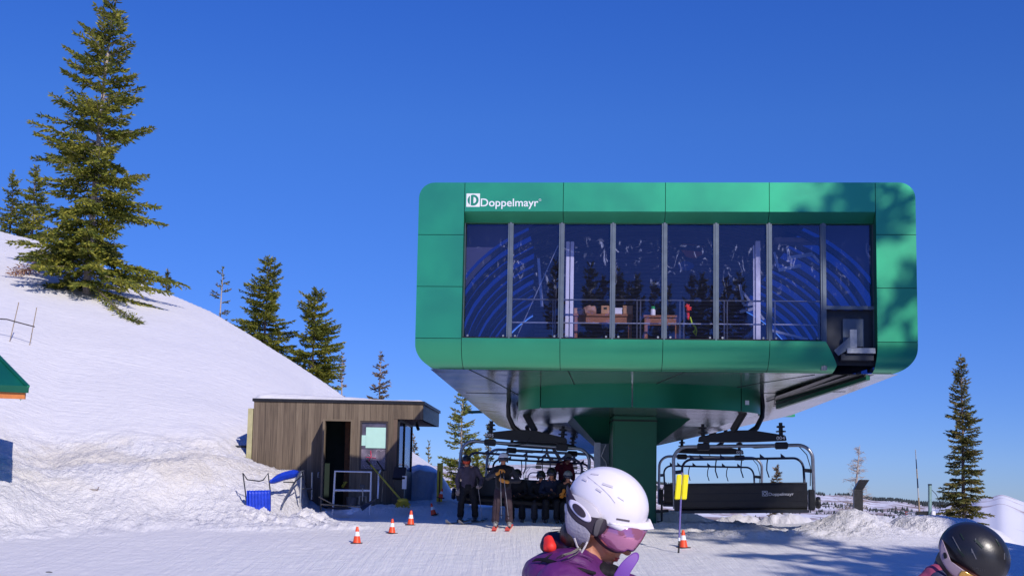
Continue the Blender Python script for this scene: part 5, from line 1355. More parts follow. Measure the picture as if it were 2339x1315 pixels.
# ------------------------------------------------------------------ chairlift chairs
def rr_path(x, z0, z1, r, y0, y1, n=8):     # inverted U with rounded corners
    pts = [V((-x, y0, z0)), V((-x*1.0, lerp(y0, y1, .7), z1-r))]
    for i in range(1, n+1): t = R(180 - 90*i/n); pts.append(V((-x+r + r*math.cos(t), y1, z1-r + r*math.sin(t))))
    for i in range(0, n+1): t = R(90 - 90*i/n); pts.append(V((x-r + r*math.cos(t), y1, z1-r + r*math.sin(t))))
    pts.append(V((x, y0, z0))); return pts
def make_chair():
    r_ = empty('chairlift_chair', (0, 0, 0), 'x', 'chairlift chair', 'chairlift chairs at the station')
    MB().tube(rr_path(1.66, .48, 1.98, .34, .10, .18), .042, 12).build('bail', mt['steel'], r_, smooth=60)
    # seat: back shell, cushion, ribs
    MB().prism([(.02, .48), (.10, .42), (.20, .50), (.26, 1.04), (.20, 1.06), (.15, 1.04), (.10, .62), (-.0, .55)], 'x', -1.50, 1.50).build('backrest', mt['blackplastic'], r_, bevel=.015)
    MB().prism([(-.45, .46), (-.47, .52), (-.42, .56), (-.01, .54), (.01, .47), (-.05, .40), (-.38, .40)], 'x', -1.50, 1.50).build('seat', mt['blackplastic'], r_, bevel=.012)
    MB().bar((-1.53, .17, .40), (1.53, .17, .40), .06, .07).build('seat_beam', mt['darkmetal'], r_, bevel=.01)
    for z in (.66, .84): MB().bar((-1.49, lerp(.205, .255, (z-.5)/.55), z), (1.49, lerp(.205, .255, (z-.5)/.55), z), .012, .02).build('back_rib', mt['black'], r_)
    MB().tube([(-1.5, .22, 1.065), (1.5, .22, 1.065)], .026, 8).build('top_roll', mt['darkmetal'], r_, smooth=60)
    for s in (-1, 1):
        MB().box((s*1.60-.07, -.12, .42), (s*1.60+.07, .26, .92)).build('side_bracket', mt['black'], r_, bevel=.02)
    MB().lathe([(.001, -.05), (.13, -.05), (.15, 0), (.13, .05), (.001, .05)], 20, (-1.76, .05, .60), Matrix.Rotation(PI/2, 3, 'Y')).build('pivot_drum', mt['blackplastic'], r_, smooth=40)
    # raised restraint bar with fins and foot hooks
    rb = MB().tube(rr_path(1.46, .92, 1.68, .24, .02, -.18), .030, 8).build('restraint_bar', mt['navybar'], r_, smooth=60)
    for x in (-.98, -.48, .0, .48, .98, 1.22): MB().prism([(x-.07, 1.70), (x+.05, 1.70), (x+.05, 1.80)], 'y', -.20, -.16).build('fin', mt['navybar'], rb)
    for x in (-.62, .0, .62): MB().tube([(x, -.18, 1.68), (x+.02, -.26, 1.55), (x+.03, -.26, 1.40), (x-.02, -.22, 1.22)], .016, 6).build('foot_hook', mt['navybar'], rb, smooth=60)
    for s in (-1, 1): MB().bar((s*1.47, .0, 1.38), (s*1.64, .12, 1.36), .05, .09).build('bar_link', mt['darkmetal'], r_)
    # yoke, clamps, springs
    MB().prism([(-1.06, 2.09), (-1.03, 2.22), (-.25, 2.36), (.25, 2.36), (1.03, 2.22), (1.06, 2.09), (.3, 2.07), (-.3, 2.07)], 'y', .09, .27).build('yoke', mt['black'], r_, bevel=.015)
    for s in (-1, 1):
        MB().box((s*.93-.15, .06, 1.89), (s*.93+.15, .30, 2.06)).build('clamp', mt['black'], r_, bevel=.02)
        mb = MB(); mb.lathe([(.001, 2.2), (.05, 2.2), (.05, 2.30), (.12, 2.30), (.12, 2.33), (.05, 2.34), (.05, 2.40), (.10, 2.41), (.10, 2.45), (.045, 2.46), (.045, 2.53), (.001, 2.53)], 12, (s*.93, .18, 0)); mb.build('spring_stud', M('teal_stud', (.02, .05, .05), .5) if s == 9 else mt['black'], r_, smooth=30)
    # hanger: bowed arm and straight strut up to the grip
    MB().tube([(-.18, .18, 2.30), (-.36, .10, 2.42), (-.50, .02, 2.68), (-.53, -.02, 2.95), (-.50, 0, 3.22), (-.46, .04, 3.42)], [.07, .07, .065, .06, .07, .09], 8).build('hanger_arm', mt['black'], r_, smooth=60)
    MB().bar((.22, .30, 2.34), (-.42, .62, 3.36), .11, .16).build('hanger_strut', mt['black'], r_, bevel=.02)
    MB().box((-.62, -.1, 3.34), (-.30, .72, 3.56)).build('grip', mt['black'], r_, bevel=.03)
    MB().tube([(-1.3, .2, 2.0), (-.9, .16, 1.95), (-.3, .12, 1.93), (.0, .1, 2.02), (.1, .08, 2.2)], .012, 5).build('cable', mt['black'], r_, smooth=60)
    MB().tube([(-1.3, .2, 2.0), (-1.52, .16, 1.75), (-1.60, .14, 1.45), (-1.58, .12, 1.0)], .012, 5).build('cable', mt['black'], r_, smooth=60)
    return r_
ch0 = make_chair()
CZ = .80
chairs = [('005', 1191, 30.4, 0, 3.0, 0, 'nearest loaded chair on the left, tilted, with riders sitting on it'), (None, 1232, 36, 0, 2, 0, 'second chair on the left, right behind the nearest loaded one'),
          (None, 1271, 61, 0, 0, 0, 'farthest small chair on the left, seen below the other bars'), ('004', 1700, 28.9, 180, 1.6, 9, 'nearest empty chair on the right, seen from behind with lettered backrest'),
          ('003', 1621, 38.5, 180, 0, 0, 'second empty chair on the right, behind the nearest empty one')]
CH = []
for i, (num, px, Y, rz, tilt, yaw, lab) in enumerate(chairs):
    o = ch0 if i == 0 else copy_tree(ch0)
    q = P(px, 1100, Y); o.location = (q.x, q.y, CZ)
    o.rotation_euler = (0, R(tilt if rz == 0 else tilt), R(rz - yaw)); o['label'] = lab; CH.append(o)
bpy.context.view_layer.update()
for o, (num, *_r) in zip(CH, chairs):
    if not num: continue
    vs, fs = text_mesh(num, .12, 1.15)
    for sd in (-1, 1):
        y = .085 if sd < 0 else .275
        me_ = MB().add([V((-.93 + (q.x-.12)*(-sd) , y + sd*q.z, 2.115 + q.y)) for q in vs], fs)
        k = bpy.data.meshes.new('number'); k.from_pydata(me_.v, [], me_.f); k.materials.append(mt['white']); link_mesh('number', k, o)
# name on the back of the empty chair
def back_text(o):
    vs, fs = text_mesh('Doppelmayr', .105, 1.12); w_ = max(q.x for q in vs)
    f = lambda q: V((-.58 - q.x, .262 + .0 + q.z + (q.y)*.09, .78 + q.y))
    for nm, pts, ff in (('backrest_lettering', [f(q) for q in vs], fs), ):
        k = bpy.data.meshes.new(nm); k.from_pydata([p + V((0, .012, 0)) for p in pts], [], ff); k.materials.append(mt['whitepost']); link_mesh(nm, k, o)
    m_ = MB()
    for a, b in (((-.56, .775), (-.56, .89)), ((-.56, .89), (-.44, .89)), ((-.44, .89), (-.44, .775)), ((-.44, .775), (-.56, .775))): m_.bar((a[0], .275, a[1]), (b[0], .275, b[1]), .014, .01)
    m_.tube([V((-.50 + .036*math.cos(i*PI/8), .275, .832 + .036*math.sin(i*PI/8))) for i in range(16)], .008, 4, closed=True)
    k = bpy.data.meshes.new('backrest_emblem'); k.from_pydata(m_.v, [], m_.f); k.materials.append(mt['whitepost']); link_mesh('backrest_emblem', k, o)
back_text(CH[3])

# ------------------------------------------------------------------ people
mt['blk_cloth'] = cloth('black_ski_cloth', (.012, .012, .015)); mt['gry_cloth'] = cloth('grey_mauve_cloth', (.075, .06, .085)); mt['brn_cloth'] = cloth('brown_mauve_cloth', (.040, .025, .034))
mt['slate'] = cloth('slate_cloth', (.035, .035, .045)); mt['helmet_b'] = M('helmet_black', (.012, .012, .014), .35, 0, .1, 6); mt['helmet_w'] = M('helmet_white', (.72, .70, .74), .35, 0, .04, 6, coat=.2)
mt['helmet_g'] = M('helmet_grey', (.28, .28, .27), .5); mt['gogg_red'] = M('lens_red', (.5, .05, .02), .12, .3); mt['gogg_dk'] = M('lens_dark', (.03, .03, .05), .1, .3)
mt['glove_y'] = M('leather_glove', (.55, .24, .03), .6, 0, .15, 20); mt['glove_g'] = M('grey_glove', (.30, .24, .22), .7); mt['burg'] = cloth('burgundy_cloth', (.14, .012, .022)); mt['hair'] = M('dark_hair', (.02, .012, .01), .5, 0, .3, 40)
mt['boot'] = M('ski_boot', (.03, .03, .035), .35); mt['bootg'] = M('ski_boot_grey', (.25, .25, .25), .35); mt['ski_red'] = M('ski_topsheet_red', (.85, .10, .07), .35); mt['ski_gr'] = M('ski_topsheet_grey', (.16, .16, .18), .35)
def hand(mb, w_, d, side, s=1.0, curl=.8):  # palm, four bent fingers, thumb; d points from the wrist, side towards the thumb
    d = V(d).normalized(); side = V(side); side = (side - d*side.dot(d)).normalized(); n_ = d.cross(side)
    w_ = V(w_); mb.cap(w_, .028*s, w_ + d*.05*s, .036*s); mb.ell(w_ + d*.065*s, (.036*s, .036*s, .030*s))
    for k in range(4):
        b0 = w_ + d*.085*s + side*(.030 - .020*k)*s; L_ = (.036, .042, .039, .030)[k]*s
        p1 = b0 + (d*math.cos(curl*.6) + n_*math.sin(curl*.6))*L_; p2 = p1 + (d*math.cos(curl*1.7) + n_*math.sin(curl*1.7))*L_*.75
        mb.cap(b0, .0105*s, p1, .010*s); mb.cap(p1, .010*s, p2, .0085*s)
    t0 = w_ + d*.03*s + side*.03*s; t1 = t0 + (side*.6 + d*.7)*.045*s; mb.cap(t0, .013*s, t1, .011*s); mb.cap(t1, .011*s, t1 + (d*.8 + n_*.5)*.03*s, .009*s)
def head_geo(mb, c, f, s=1.0):              # skull, jaw, nose, chin, lips, ears; f faces forward
    f = V(f).normalized(); side = f.cross(V((0, 0, 1))).normalized(); up = side.cross(f); B = Matrix((side, f, up)).transposed()
    c = V(c); w3 = lambda x, y, z: c + B @ (V((x, y, z))*s)
    mb.ell(w3(0, -.01, .02), (.074*s, .093*s, .095*s), B); mb.ell(w3(0, .025, -.045), (.056*s, .062*s, .070*s), B)
    mb.cap(w3(0, .088, .012), .011*s, w3(0, .108, -.022), .016*s); mb.ell(w3(0, .070, -.100), (.024*s, .022*s, .018*s), B)
    mb.ell(w3(0, .084, -.062), (.026*s, .012*s, .008*s), B); mb.ell(w3(0, .082, -.073), (.024*s, .012*s, .008*s), B)
    for q in (-1, 1): mb.ell(w3(q*.076, -.01, -.01), (.010*s, .020*s, .032*s), B); mb.ell(w3(q*.034, .066, -.03), (.028*s, .025*s, .028*s), B)
    return B, w3
def helmet(root, c, f, up0, s, shell, lens, pad=None, frame=None, brim=.012, tipz=0, name='helmet', lensname='goggles'):
    f = V(f).normalized(); up0 = V(up0); side = f.cross(up0).normalized(); up = side.cross(f); B = Matrix((side, f, up)).transposed()
    vs = []; fs = []; nu, nv = 48, 16
    for j in range(nv+1):
        for i in range(nu):
            a = 2*PI*i/nu; fy = math.sin(a)     # +1 in front
            zmin = lerp(-.055, .028, sst((fy+.6)/1.3)); zmin = -.02 if abs(fy) < .0 else zmin
            t = (j/nv); zc = .135; ph0 = math.acos(max(-1, min(1, zmin/zc))); ph = t*ph0
            x = .118*math.sin(ph)*math.cos(a); y = .142*math.sin(ph)*math.sin(a) - .005; z = zc*math.cos(ph)
            k = 1 + (brim/.13)*max(0, fy)**2*max(0, (t-.8)/.2)**2 + .015*math.sin(t*PI)
            vs.append(V(c) + B @ (V((x*k, y*k, z + .02))*s))
    for j in range(nv):
        for i in range(nu): fs.append((j*nu+i, (j+1)*nu+i, (j+1)*nu+(i+1) % nu, j*nu+(i+1) % nu))
    h = MB().add(vs, fs).build(name, shell, root, smooth=60)
    md = h.modifiers.new('s', 'SOLIDIFY'); md.thickness = .012*s; md.offset = -1
    w3 = lambda x, y, z: V(c) + B @ (V((x, y, z))*s)
    gl = []; gf = []; m, n = 20, 6
    for j in range(n+1):
        for i in range(m+1):
            a = R(lerp(25, 155, i/m)); z = lerp(-.045, .042, j/n); k = 1 - (z/.16)**2
            gl.append(w3(.104*k*math.cos(a), .020 + .104*k*math.sin(a), z))
    for j in range(n):
        for i in range(m): q = j*(m+1)+i; gf.append((q, q+1, q+m+2, q+m+1))
    g = MB().add(gl, gf).build(lensname, lens, root, smooth=60); md = g.modifiers.new('s', 'SOLIDIFY'); md.thickness = .006*s
    # strap round the helmet
    st_ = MB(); pts = []
    for i in range(25):
        a = R(lerp(150, 390, i/24)); pts.append(w3(.1245*math.cos(a), .148*math.sin(a)-.005, .012 - .02*max(0, -math.sin(a))))
    for i in range(24): st_.bar(pts[i], pts[i+1], .006*s, .038*s, up=up)
    st_.build('strap', frame or mt['blk_cloth'], root)
    for q in (-1, 1): MB().ell(w3(q*.088, -.005, -.035), (.022*s, .045*s, .050*s), B).build('ear_pad', pad or shell, root, smooth=80)
    return w3

def person(name, base, label, J, top, legs, boots, hel, lens, gloves, group=None, s=1.0, face=(0, -1, -.1), yaw=0, beard=False, frame=None, hand_skin=False, vox=.016, heads=True):
    """J: joint positions in local metres (facing -y)"""
    root = empty(name, (0, 0, 0), label, 'person', group)
    rz = Matrix.Rotation(yaw, 3, 'Z'); T = lambda p: V(base) + rz @ (V(p)*s)
    g = {k: T(v) for k, v in J.items()}
    f = rz @ V(face)
    mb = MB(); B, w3 = head_geo(mb, g['head'], f, s)
    mb.cap(g['neck'], .055*s, g['head'] + V((0, 0, -.04*s)), .052*s); mb.cap(g['neck'], .07*s, g['chest'], .11*s); mb.cap(g['chest'], .11*s, g['pelvis'], .11*s)
    for q in 'LR':
        mb.cap(g['neck'], .06*s, g['sh'+q], .05*s); mb.cap(g['sh'+q], .048*s, g['el'+q], .038*s); mb.cap(g['el'+q], .037*s, g['wr'+q], .028*s)
        mb.cap(g['pelvis'], .10*s, g['hip'+q], .08*s); mb.cap(g['hip'+q], .078*s, g['kn'+q], .052*s); mb.cap(g['kn'+q], .052*s, g['an'+q], .04*s); mb.cap(g['an'+q], .04*s, g['to'+q], .035*s)
        d = (g['ha'+q] - g['wr'+q]); hand(mb, g['wr'+q], d, rz @ V((-1 if q == 'L' else 1, -.6, .3)), s, 1.1)
    mb.blob('body', mt['skin'], root, vox*.8, 2)
    wr = lambda c, n_: c + n_*(.012*noise.noise(c*9) + .007*noise.noise(c*22))
    mb = MB()
    mb.cap(g['chest'] + V((0, 0, .05*s)), .130*s, g['pelvis'] + V((0, 0, .04*s)), .140*s); mb.cap(g['shL'], .078*s, g['shR'], .078*s); mb.cap(g['neck'] - V((0, 0, .03*s)), .085*s, g['neck'] + V((0, 0, .035*s)), .072*s)
    mb.cap(g['chest'] + (g['shL']-g['chest'])*.5, .11*s, g['pelvis'] + (g['hipL']-g['pelvis'])*.6, .125*s); mb.cap(g['chest'] + (g['shR']-g['chest'])*.5, .11*s, g['pelvis'] + (g['hipR']-g['pelvis'])*.6, .125*s)
    for q in 'LR':
        mb.cap(g['sh'+q], .078*s, g['el'+q], .062*s); mb.cap(g['el'+q], .062*s, g['wr'+q], .046*s)
    mb.blob('jacket', top, root, vox, 3, wr)
    mb = MB(); mb.cap(g['pelvis'] + V((0, 0, .02*s)), .150*s, g['pelvis'] - V((0, 0, .03*s)), .145*s)
    for q in 'LR':
        mb.cap(g['hip'+q], .115*s, g['kn'+q], .088*s); mb.cap(g['kn'+q], .088*s, g['an'+q] + V((0, 0, .06*s)), .092*s)
    mb.blob('trousers', legs, root, vox, 2, wr)
    for q in 'LR':
        m_ = MB(); a = g['an'+q]; t = g['to'+q]
        m_.cap(a + V((0, 0, .16*s)), .070*s, a, .072*s); m_.cap(a + V((0, 0, -.01*s)), .062*s, t, .052*s); m_.blob('boot', boots, root, vox, 1)
        if gloves:
            m_ = MB(); d = (g['ha'+q] - g['wr'+q]); hand(m_, g['wr'+q], d, rz @ V((-1 if q == 'L' else 1, -.6, .3)), s*1.28, 1.1); m_.cap(g['wr'+q] - d.normalized()*.05*s, .045*s, g['wr'+q] + d.normalized()*.02*s, .042*s); m_.blob('glove', gloves, root, .008, 1)
    helmet(root, g['head'] + V((0, 0, .015*s)), f, (0, 0, 1), s*1.02, hel, lens, mt['blk_cloth'], frame)
    return root, g
def stand(lean=0, hx=0, hw=.16):
    return dict(pelvis=(0, 0, .92), chest=(lean*.5, -.02, 1.25), neck=(lean*.9, -.03, 1.44), head=(lean+hx, -.09, 1.60), shL=(-.19+lean, 0, 1.38), shR=(.19+lean, 0, 1.38), elL=(-.27+lean, .0, 1.12), elR=(.27+lean, .0, 1.12),
        wrL=(-.26, -.10, .90), wrR=(.28, -.14, .92), haL=(-.25, -.16, .84), haR=(.27, -.22, .86), hipL=(-.09, 0, .88), hipR=(.09, 0, .88), knL=(-hw*.9, -.06, .50), knR=(hw*.9, -.06, .50), anL=(-hw, .0, .13), anR=(hw, .0, .13), toL=(-hw, -.16, .08), toR=(hw, -.16, .08))
def ski(base, d, mat, label, L_=1.65, up=.0):
    root = empty('ski', base, label, 'ski', 'skis of the two standing skiers'); d = V(d).normalized(); s_ = V((-d.y, d.x, 0)).normalized()
    vs = []; fs = []; n = 20
    for i in range(n+1):
        t = i/n; w_ = lerp(.055, .048, math.sin(t*PI)) * (1 if t < .93 else max(.25, 1 - ((t-.93)/.07)**2*.7)); z = .012 + (.10*((t-.86)/.14)**2 if t > .86 else 0) + (.03*((.06-t)/.06) if t < .06 else 0)
        p = V(base) + d*(L_*(t-.42)); p.z = height(p.x, p.y) + z
        for a, b in ((-1, 0), (1, 0), (1, 1), (-1, 1)): vs.append(p + s_*w_*a + V((0, 0, .014*b)))
    for i in range(n):
        for k in range(4): fs.append((i*4+k, i*4+(k+1) % 4, (i+1)*4+(k+1) % 4, (i+1)*4+k))
    fs += [(0, 1, 2, 3), (n*4+3, n*4+2, n*4+1, n*4)]
    MB().add(vs, fs).build('board', mat, root, smooth=30); c = V(base); c.z = height(c.x, c.y) + .04
    MB().bar(c - d*.16, c + d*.16, .075, .04).build('binding', mt['boot'], root, bevel=.01); return root
def ski_pole(a, b, label, r=.009):
    a = V(a); b = V(b); root = empty('ski_pole', b, label, 'ski pole', 'ski poles of the two standing skiers'); MB().tube([a, b], [r, r*.7], 7).build('shaft', M('pole_grey', (.25, .25, .28), .4, .5) if 'pole_grey' not in bpy.data.materials else bpy.data.materials['pole_grey'], root, smooth=60)
    d = (a-b).normalized(); MB().tube([a - d*.02, a + d*.11], .016, 8).build('grip', mt['blackplastic'], root, smooth=60); MB().lathe([(.001, 0), (.045, 0), (.03, .012), (.001, .014)], 12, b + d*.06).build('basket', mt['blackplastic'], root); return root

# skier in grey pullover
b1 = ground(1068, 1192, 20); s1 = 1.0 * (1192-1039)*b1.y/F/1.76
J = stand(lean=-.0, hx=-.05, hw=.19); J['head'] = (-.06, -.12, 1.57); J['neck'] = (-.02, -.04, 1.43)
J['elR'] = (.36, .0, 1.12); J['wrR'] = (.31, -.20, .93); J['haR'] = (.28, -.28, .90); J['elL'] = (-.30, .02, 1.10); J['wrL'] = (-.26, -.02, .84); J['haL'] = (-.25, -.06, .76)
p1, g1 = person('person', b1, 'skier in a mauve-grey pullover and black helmet, leaning on one pole', J, mt['gry_cloth'], mt['blk_cloth'], mt['boot'], mt['helmet_b'], mt['gogg_red'], mt['glove_g'], s=s1, face=(.05, -1, -.38))
hp = g1['wrR'].lerp(g1['haR'], .9); pe = on(hp.x + .11, hp.y + .15); ski_pole(hp + V((-.035, 0, .12)), pe, 'ski pole held in the grey glove of the skier in the mauve-grey pullover')
for q, dx, lab in (('L', -.35, 'grey ski under the left-hand boot of the skier in the mauve-grey pullover'), ('R', -.42, 'grey ski under the right-hand boot of the skier in the mauve-grey pullover')):
    a = g1['an'+q]; ski((a.x, a.y-.08, a.z), (dx, -1, 0), mt['ski_gr'], lab, 1.6)
# skier with white helmet and yellow gloves
b2 = ground(1147, 1206, 20); s2 = (1206-1037)*b2.y/F/1.76
J = stand(hw=.165); J['elL'] = (-.36, -.06, 1.18); J['wrL'] = (-.10, -.26, 1.30); J['haL'] = (.0, -.30, 1.36); J['elR'] = (.36, -.04, 1.12); J['wrR'] = (.06, -.28, 1.10); J['haR'] = (-.06, -.30, 1.12); J['head'] = (-.0, -.09, 1.61)
p2, g2 = person('person', b2, 'skier in black jacket and white helmet with yellow gloves on the poles', J, mt['slate'], mt['brn_cloth'], mt['bootg'], mt['helmet_w'], mt['gogg_dk'], mt['glove_y'], s=s2, face=(-.15, -1, -.05))
hp = g2['wrR'].lerp(g2['haR'], .9)
pe = on(g2['pelvis'].x - .02, hp.y - .05); ski_pole(hp + V((-.01, -.03, .12)), pe + V((0, 0, .28)), 'left-hand ski pole hanging below the crossed yellow gloves')
ski_pole(hp + V((.06, -.03, .12)), pe + V((.17, 0, .26)), 'right-hand ski pole slanting below the crossed yellow gloves')
m_ = MB(); c = g2['chest']; m_.cap(c + V((0, -.02, .10)), .165*s2, g2['pelvis'] + V((0, -.02, .12)), .165*s2); m_.cap(c + V((-.12, 0, .12)), .115*s2, c + V((.12, 0, .12)), .115*s2); m_.blob('vest', mt['blk_cloth'], p2, .016, 3)
for q, dx, lab in (('L', .02, 'red-tipped ski on the left of the skier with the white helmet'), ('R', -.02, 'red-tipped ski on the right of the skier with the white helmet')):
    a = g2['an'+q]; ski((a.x, a.y-.05, a.z), (dx-.05, -1, 0), mt['ski_red'], lab, 1.35)
# seated riders
def sit(lean=0, fw=.0, hx=0, feet=.0):
    return dict(pelvis=(0, .02, .62), chest=(lean*.5, -.08-fw*.5, .95), neck=(lean, -.10-fw, 1.13), head=(lean+hx, -.17-fw, 1.29), shL=(-.19+lean, -.08-fw, 1.08), shR=(.19+lean, -.08-fw, 1.08), elL=(-.26, -.18-fw, .84), elR=(.26, -.18-fw, .84),
        wrL=(-.12, -.42, .78), wrR=(.12, -.42, .78), haL=(-.06, -.48, .78), haR=(.06, -.48, .78), hipL=(-.09, -.02, .60), hipR=(.09, -.02, .60), knL=(-.14, -.46, .58), knR=(.14, -.46, .58), anL=(-.14, -.50, .16), anR=(.14, -.50, .16), toL=(-.14, -.66, .12), toR=(.14, -.66, .12))
c5 = CH[0].location; cbk = CH[1].location
def seat(px, Y, dz=0): q = P(px, 1150, Y); return (q.x, Y, .80 + dz - .06)
person('person', seat(1258, 30.3), 'dark clad rider with black helmet seated on the right half of the nearest loaded chair', sit(), cloth('dark_navy_cloth', (.015, .022, .05)), mt['blk_cloth'], mt['boot'], mt['helmet_b'], mt['gogg_dk'], mt['blk_cloth'], group='riders on the arriving chairs')
person('person', seat(1232, 30.45, -.02), 'smaller dark rider seated left of the black-helmeted rider on the loaded chair', sit(lean=.03), mt['blk_cloth'], mt['slate'], mt['boot'], mt['helmet_b'], mt['gogg_dk'], mt['blk_cloth'], group='riders on the arriving chairs', s=.96)
J = sit(lean=-.02, fw=.12); J['wrL'] = (-.14, -.40, .90); J['haL'] = (-.17, -.43, .80); J['wrR'] = (-.02, -.42, .92); J['haR'] = (-.06, -.44, .82)
person('person', seat(1297, 30.2, -.03), 'rider at the right end of the loaded chair with pale-rimmed helmet and orange gloves', J, mt['blk_cloth'], mt['blk_cloth'], mt['boot'], mt['helmet_g'], mt['gogg_dk'], M('orange_glove', (.60, .22, .02), .6), group='riders on the arriving chairs', s=.97)
person('person', seat(1180, 30.5, -.02), 'dark rider half hidden behind the skier with the white helmet', sit(), mt['blk_cloth'], mt['blk_cloth'], mt['boot'], mt['helmet_b'], mt['gogg_dk'], mt['blk_cloth'], group='riders on the arriving chairs', s=.98)
q = P(1288, 1150, 34); J = stand(); J['elL'] = (-.3, -.1, 1.15); J['wrL'] = (-.3, -.25, 1.0); J['head'] = (.10, -.08, 1.58)
person('person', (q.x, 34, 1.02), 'attendant in a burgundy jacket and grey cap helmet standing behind the loaded chair', J, mt['burg'], mt['blk_cloth'], mt['boot'], mt['helmet_g'], mt['gogg_dk'], mt['blk_cloth'], face=(.6, -1, 0), s=.95)

# ------------------------------------------------------------------ the two people close to the camera
class Ell:
    def __init__(s, c, f, a_, b_, c_):       # centre, frame (forward, side, up), radii
        s.c = V(c); s.f, s.s, s.u = f; s.r = (a_, b_, c_)
    def hit(s, px, py, k=1.0, far=False):
        d = ray(px, py); o = V((0, 0, EYE)) - s.c
        D = V((d.dot(s.f)/s.r[0], d.dot(s.s)/s.r[1], d.dot(s.u)/s.r[2])) / k; O = V((o.dot(s.f)/s.r[0], o.dot(s.s)/s.r[1], o.dot(s.u)/s.r[2])) / k
        A_ = D.dot(D); B_ = 2*O.dot(D); C_ = O.dot(O) - 1; disc = max(0, B_*B_ - 4*A_*C_)
        return V((0, 0, EYE)) + d*((-B_ - math.sqrt(disc))/(2*A_))
    def pt(s, a, z, k=1.0):                  # azimuth (0 = forward, + = far side), height fraction -1..1
        h = math.sqrt(max(0, 1 - z*z)); return s.c + (s.f*(s.r[0]*h*math.cos(a)) + s.s*(s.r[1]*h*math.sin(a)) + s.u*(s.r[2]*z)) * k
    def patch(s, poly, k, name, mat, root, th=.004, rings=6, smooth=70, dens=4):
        P_ = []
        n = len(poly)
        for i in range(n):                   # smooth closed outline
            p0, p1, p2, p3 = poly[i-1], poly[i], poly[(i+1) % n], poly[(i+2) % n]
            for q in range(dens):
                t = q/dens; P_.append(tuple(.5*((2*p1[j]) + (-p0[j]+p2[j])*t + (2*p0[j]-5*p1[j]+4*p2[j]-p3[j])*t*t + (-p0[j]+3*p1[j]-3*p2[j]+p3[j])*t**3) for j in (0, 1)))
        cx = sum(p[0] for p in poly)/n; cy = sum(p[1] for p in poly)/n; m = len(P_)
        vs = [s.hit(cx, cy, k)]; fs = []
        for r_ in range(1, rings+1):
            t = r_/rings
            for p in P_: vs.append(s.hit(cx + (p[0]-cx)*t, cy + (p[1]-cy)*t, k))
        for i in range(m): fs.append((0, 1+i, 1+(i+1) % m))
        for r_ in range(rings-1):
            for i in range(m): a = 1+r_*m; fs.append((a+i, a+m+i, a+m+(i+1) % m, a+(i+1) % m))
        o = MB().add(vs, fs).build(name, mat, root, smooth=smooth); md = o.modifiers.new('s', 'SOLIDIFY'); md.thickness = th; md.offset = 0; return o
def frame_of(yaw, pitch):                    # facing right, turned towards the camera by yaw, looking down by pitch
    f = V((math.cos(yaw)*math.cos(pitch), -math.sin(yaw)*math.cos(pitch), -math.sin(pitch)))
    u = V((math.cos(yaw)*math.sin(pitch), -math.sin(yaw)*math.sin(pitch), math.cos(pitch))); s = u.cross(f); 
    if s.y < 0: s = -s
    return f, s, u
def shell(E, zlow, brim, name, mat, root, th=.01, k=1.0, ridge=0):
    vs = []; fs = []; nu, nv = 72, 26
    for j in range(nv+1):
        for i in range(nu):
            a = 2*PI*i/nu; z = lerp(1, zlow(a), (j/nv)**1.1) if j else 1
            z = math.sin(lerp(PI/2, math.asin(zlow(a)), j/nv)); fr = max(0, math.cos(a))
            kk = k * (1 + brim*fr**1.5*max(0, (j/nv-.86)/.14)**1.6 + ridge*math.exp(-((abs(math.sin(a))*math.sqrt(max(0, 1-z*z)) - .42)/.05)**2)*.012)
            vs.append(E.pt(a, z, kk))
    for j in range(nv):
        for i in range(nu): fs.append((j*nu+i, (j+1)*nu+i, (j+1)*nu+(i+1) % nu, j*nu+(i+1) % nu))
    o = MB().add(vs, fs).build(name, mat, root, smooth=80); md = o.modifiers.new('s', 'SOLIDIFY'); md.thickness = th; md.offset = -1
    if abs(zlow(0)) < 2: pass
    return o
def vent(E, a, b, w_, mat, root, k=1.0, name='vent'):
    p, q = E.hit(*a, k), E.hit(*b, k); d = (q-p).normalized(); n_ = (p - E.c).normalized(); s_ = d.cross(n_)
    pts = [p.lerp(q, i/6) for i in range(7)]; pts = [E.c + (x - E.c)*1.0 for x in pts]
    m_ = MB()
    for i in range(6): m_.bar(E.hit(lerp(a[0], b[0], i/6), lerp(a[1], b[1], i/6), k), E.hit(lerp(a[0], b[0], (i+1)/6), lerp(a[1], b[1], (i+1)/6), k), w_, .004, up=n_)
    return m_.build(name, mat, root)
YW = 4.2
Q = lambda px, py, d=0: P(px, py, YW + d)
wm = empty('person', (Q(1310, 1500).x, YW, 0), 'person close up in a white helmet, pink mirrored goggles and purple jacket', 'person')
fr1 = frame_of(R(25), R(22)); fr2 = frame_of(R(25), R(30))
mt['helm_pearl'] = M('helmet_pearl_white', (.80, .76, .82), .30, 0, .02, 5, coat=.4)
mt['pad_lilac'] = M('ear_pad_lilac', (.36, .34, .41), .75, 0, .08, 30, .2, 120); mt['pad_light'] = M('pad_tab', (.62, .58, .60), .6)
mt['strap_dk'] = M('goggle_strap', (.028, .018, .035), .6, 0, .1, 20, .1, 200); mt['lilac_print'] = M('lilac_print', (.66, .62, .78), .5, 0, .02)
mt['purple'] = M('purple_shell_jacket', (.105, .016, .125), .50, 0, .22, 7, .55, 13); mt['purple_lt'] = M('violet_collar', (.16, .05, .34), .55, 0, .1, 8)
mt['black_lining'] = cloth('black_fleece', (.008, .006, .010))
def m_mirror():
    m, nt, b = newmat('pink_mirror_lens')
    tc = N(nt, 'ShaderNodeTexCoord'); b.inputs['Base Color'].default_value = (.56, .21, .36, 1); b.inputs['Metallic'].default_value = .55; b.inputs['Roughness'].default_value = .06
    b.inputs['Coat Weight'].default_value = .6
    return m
mt['lens_pink'] = m_mirror()
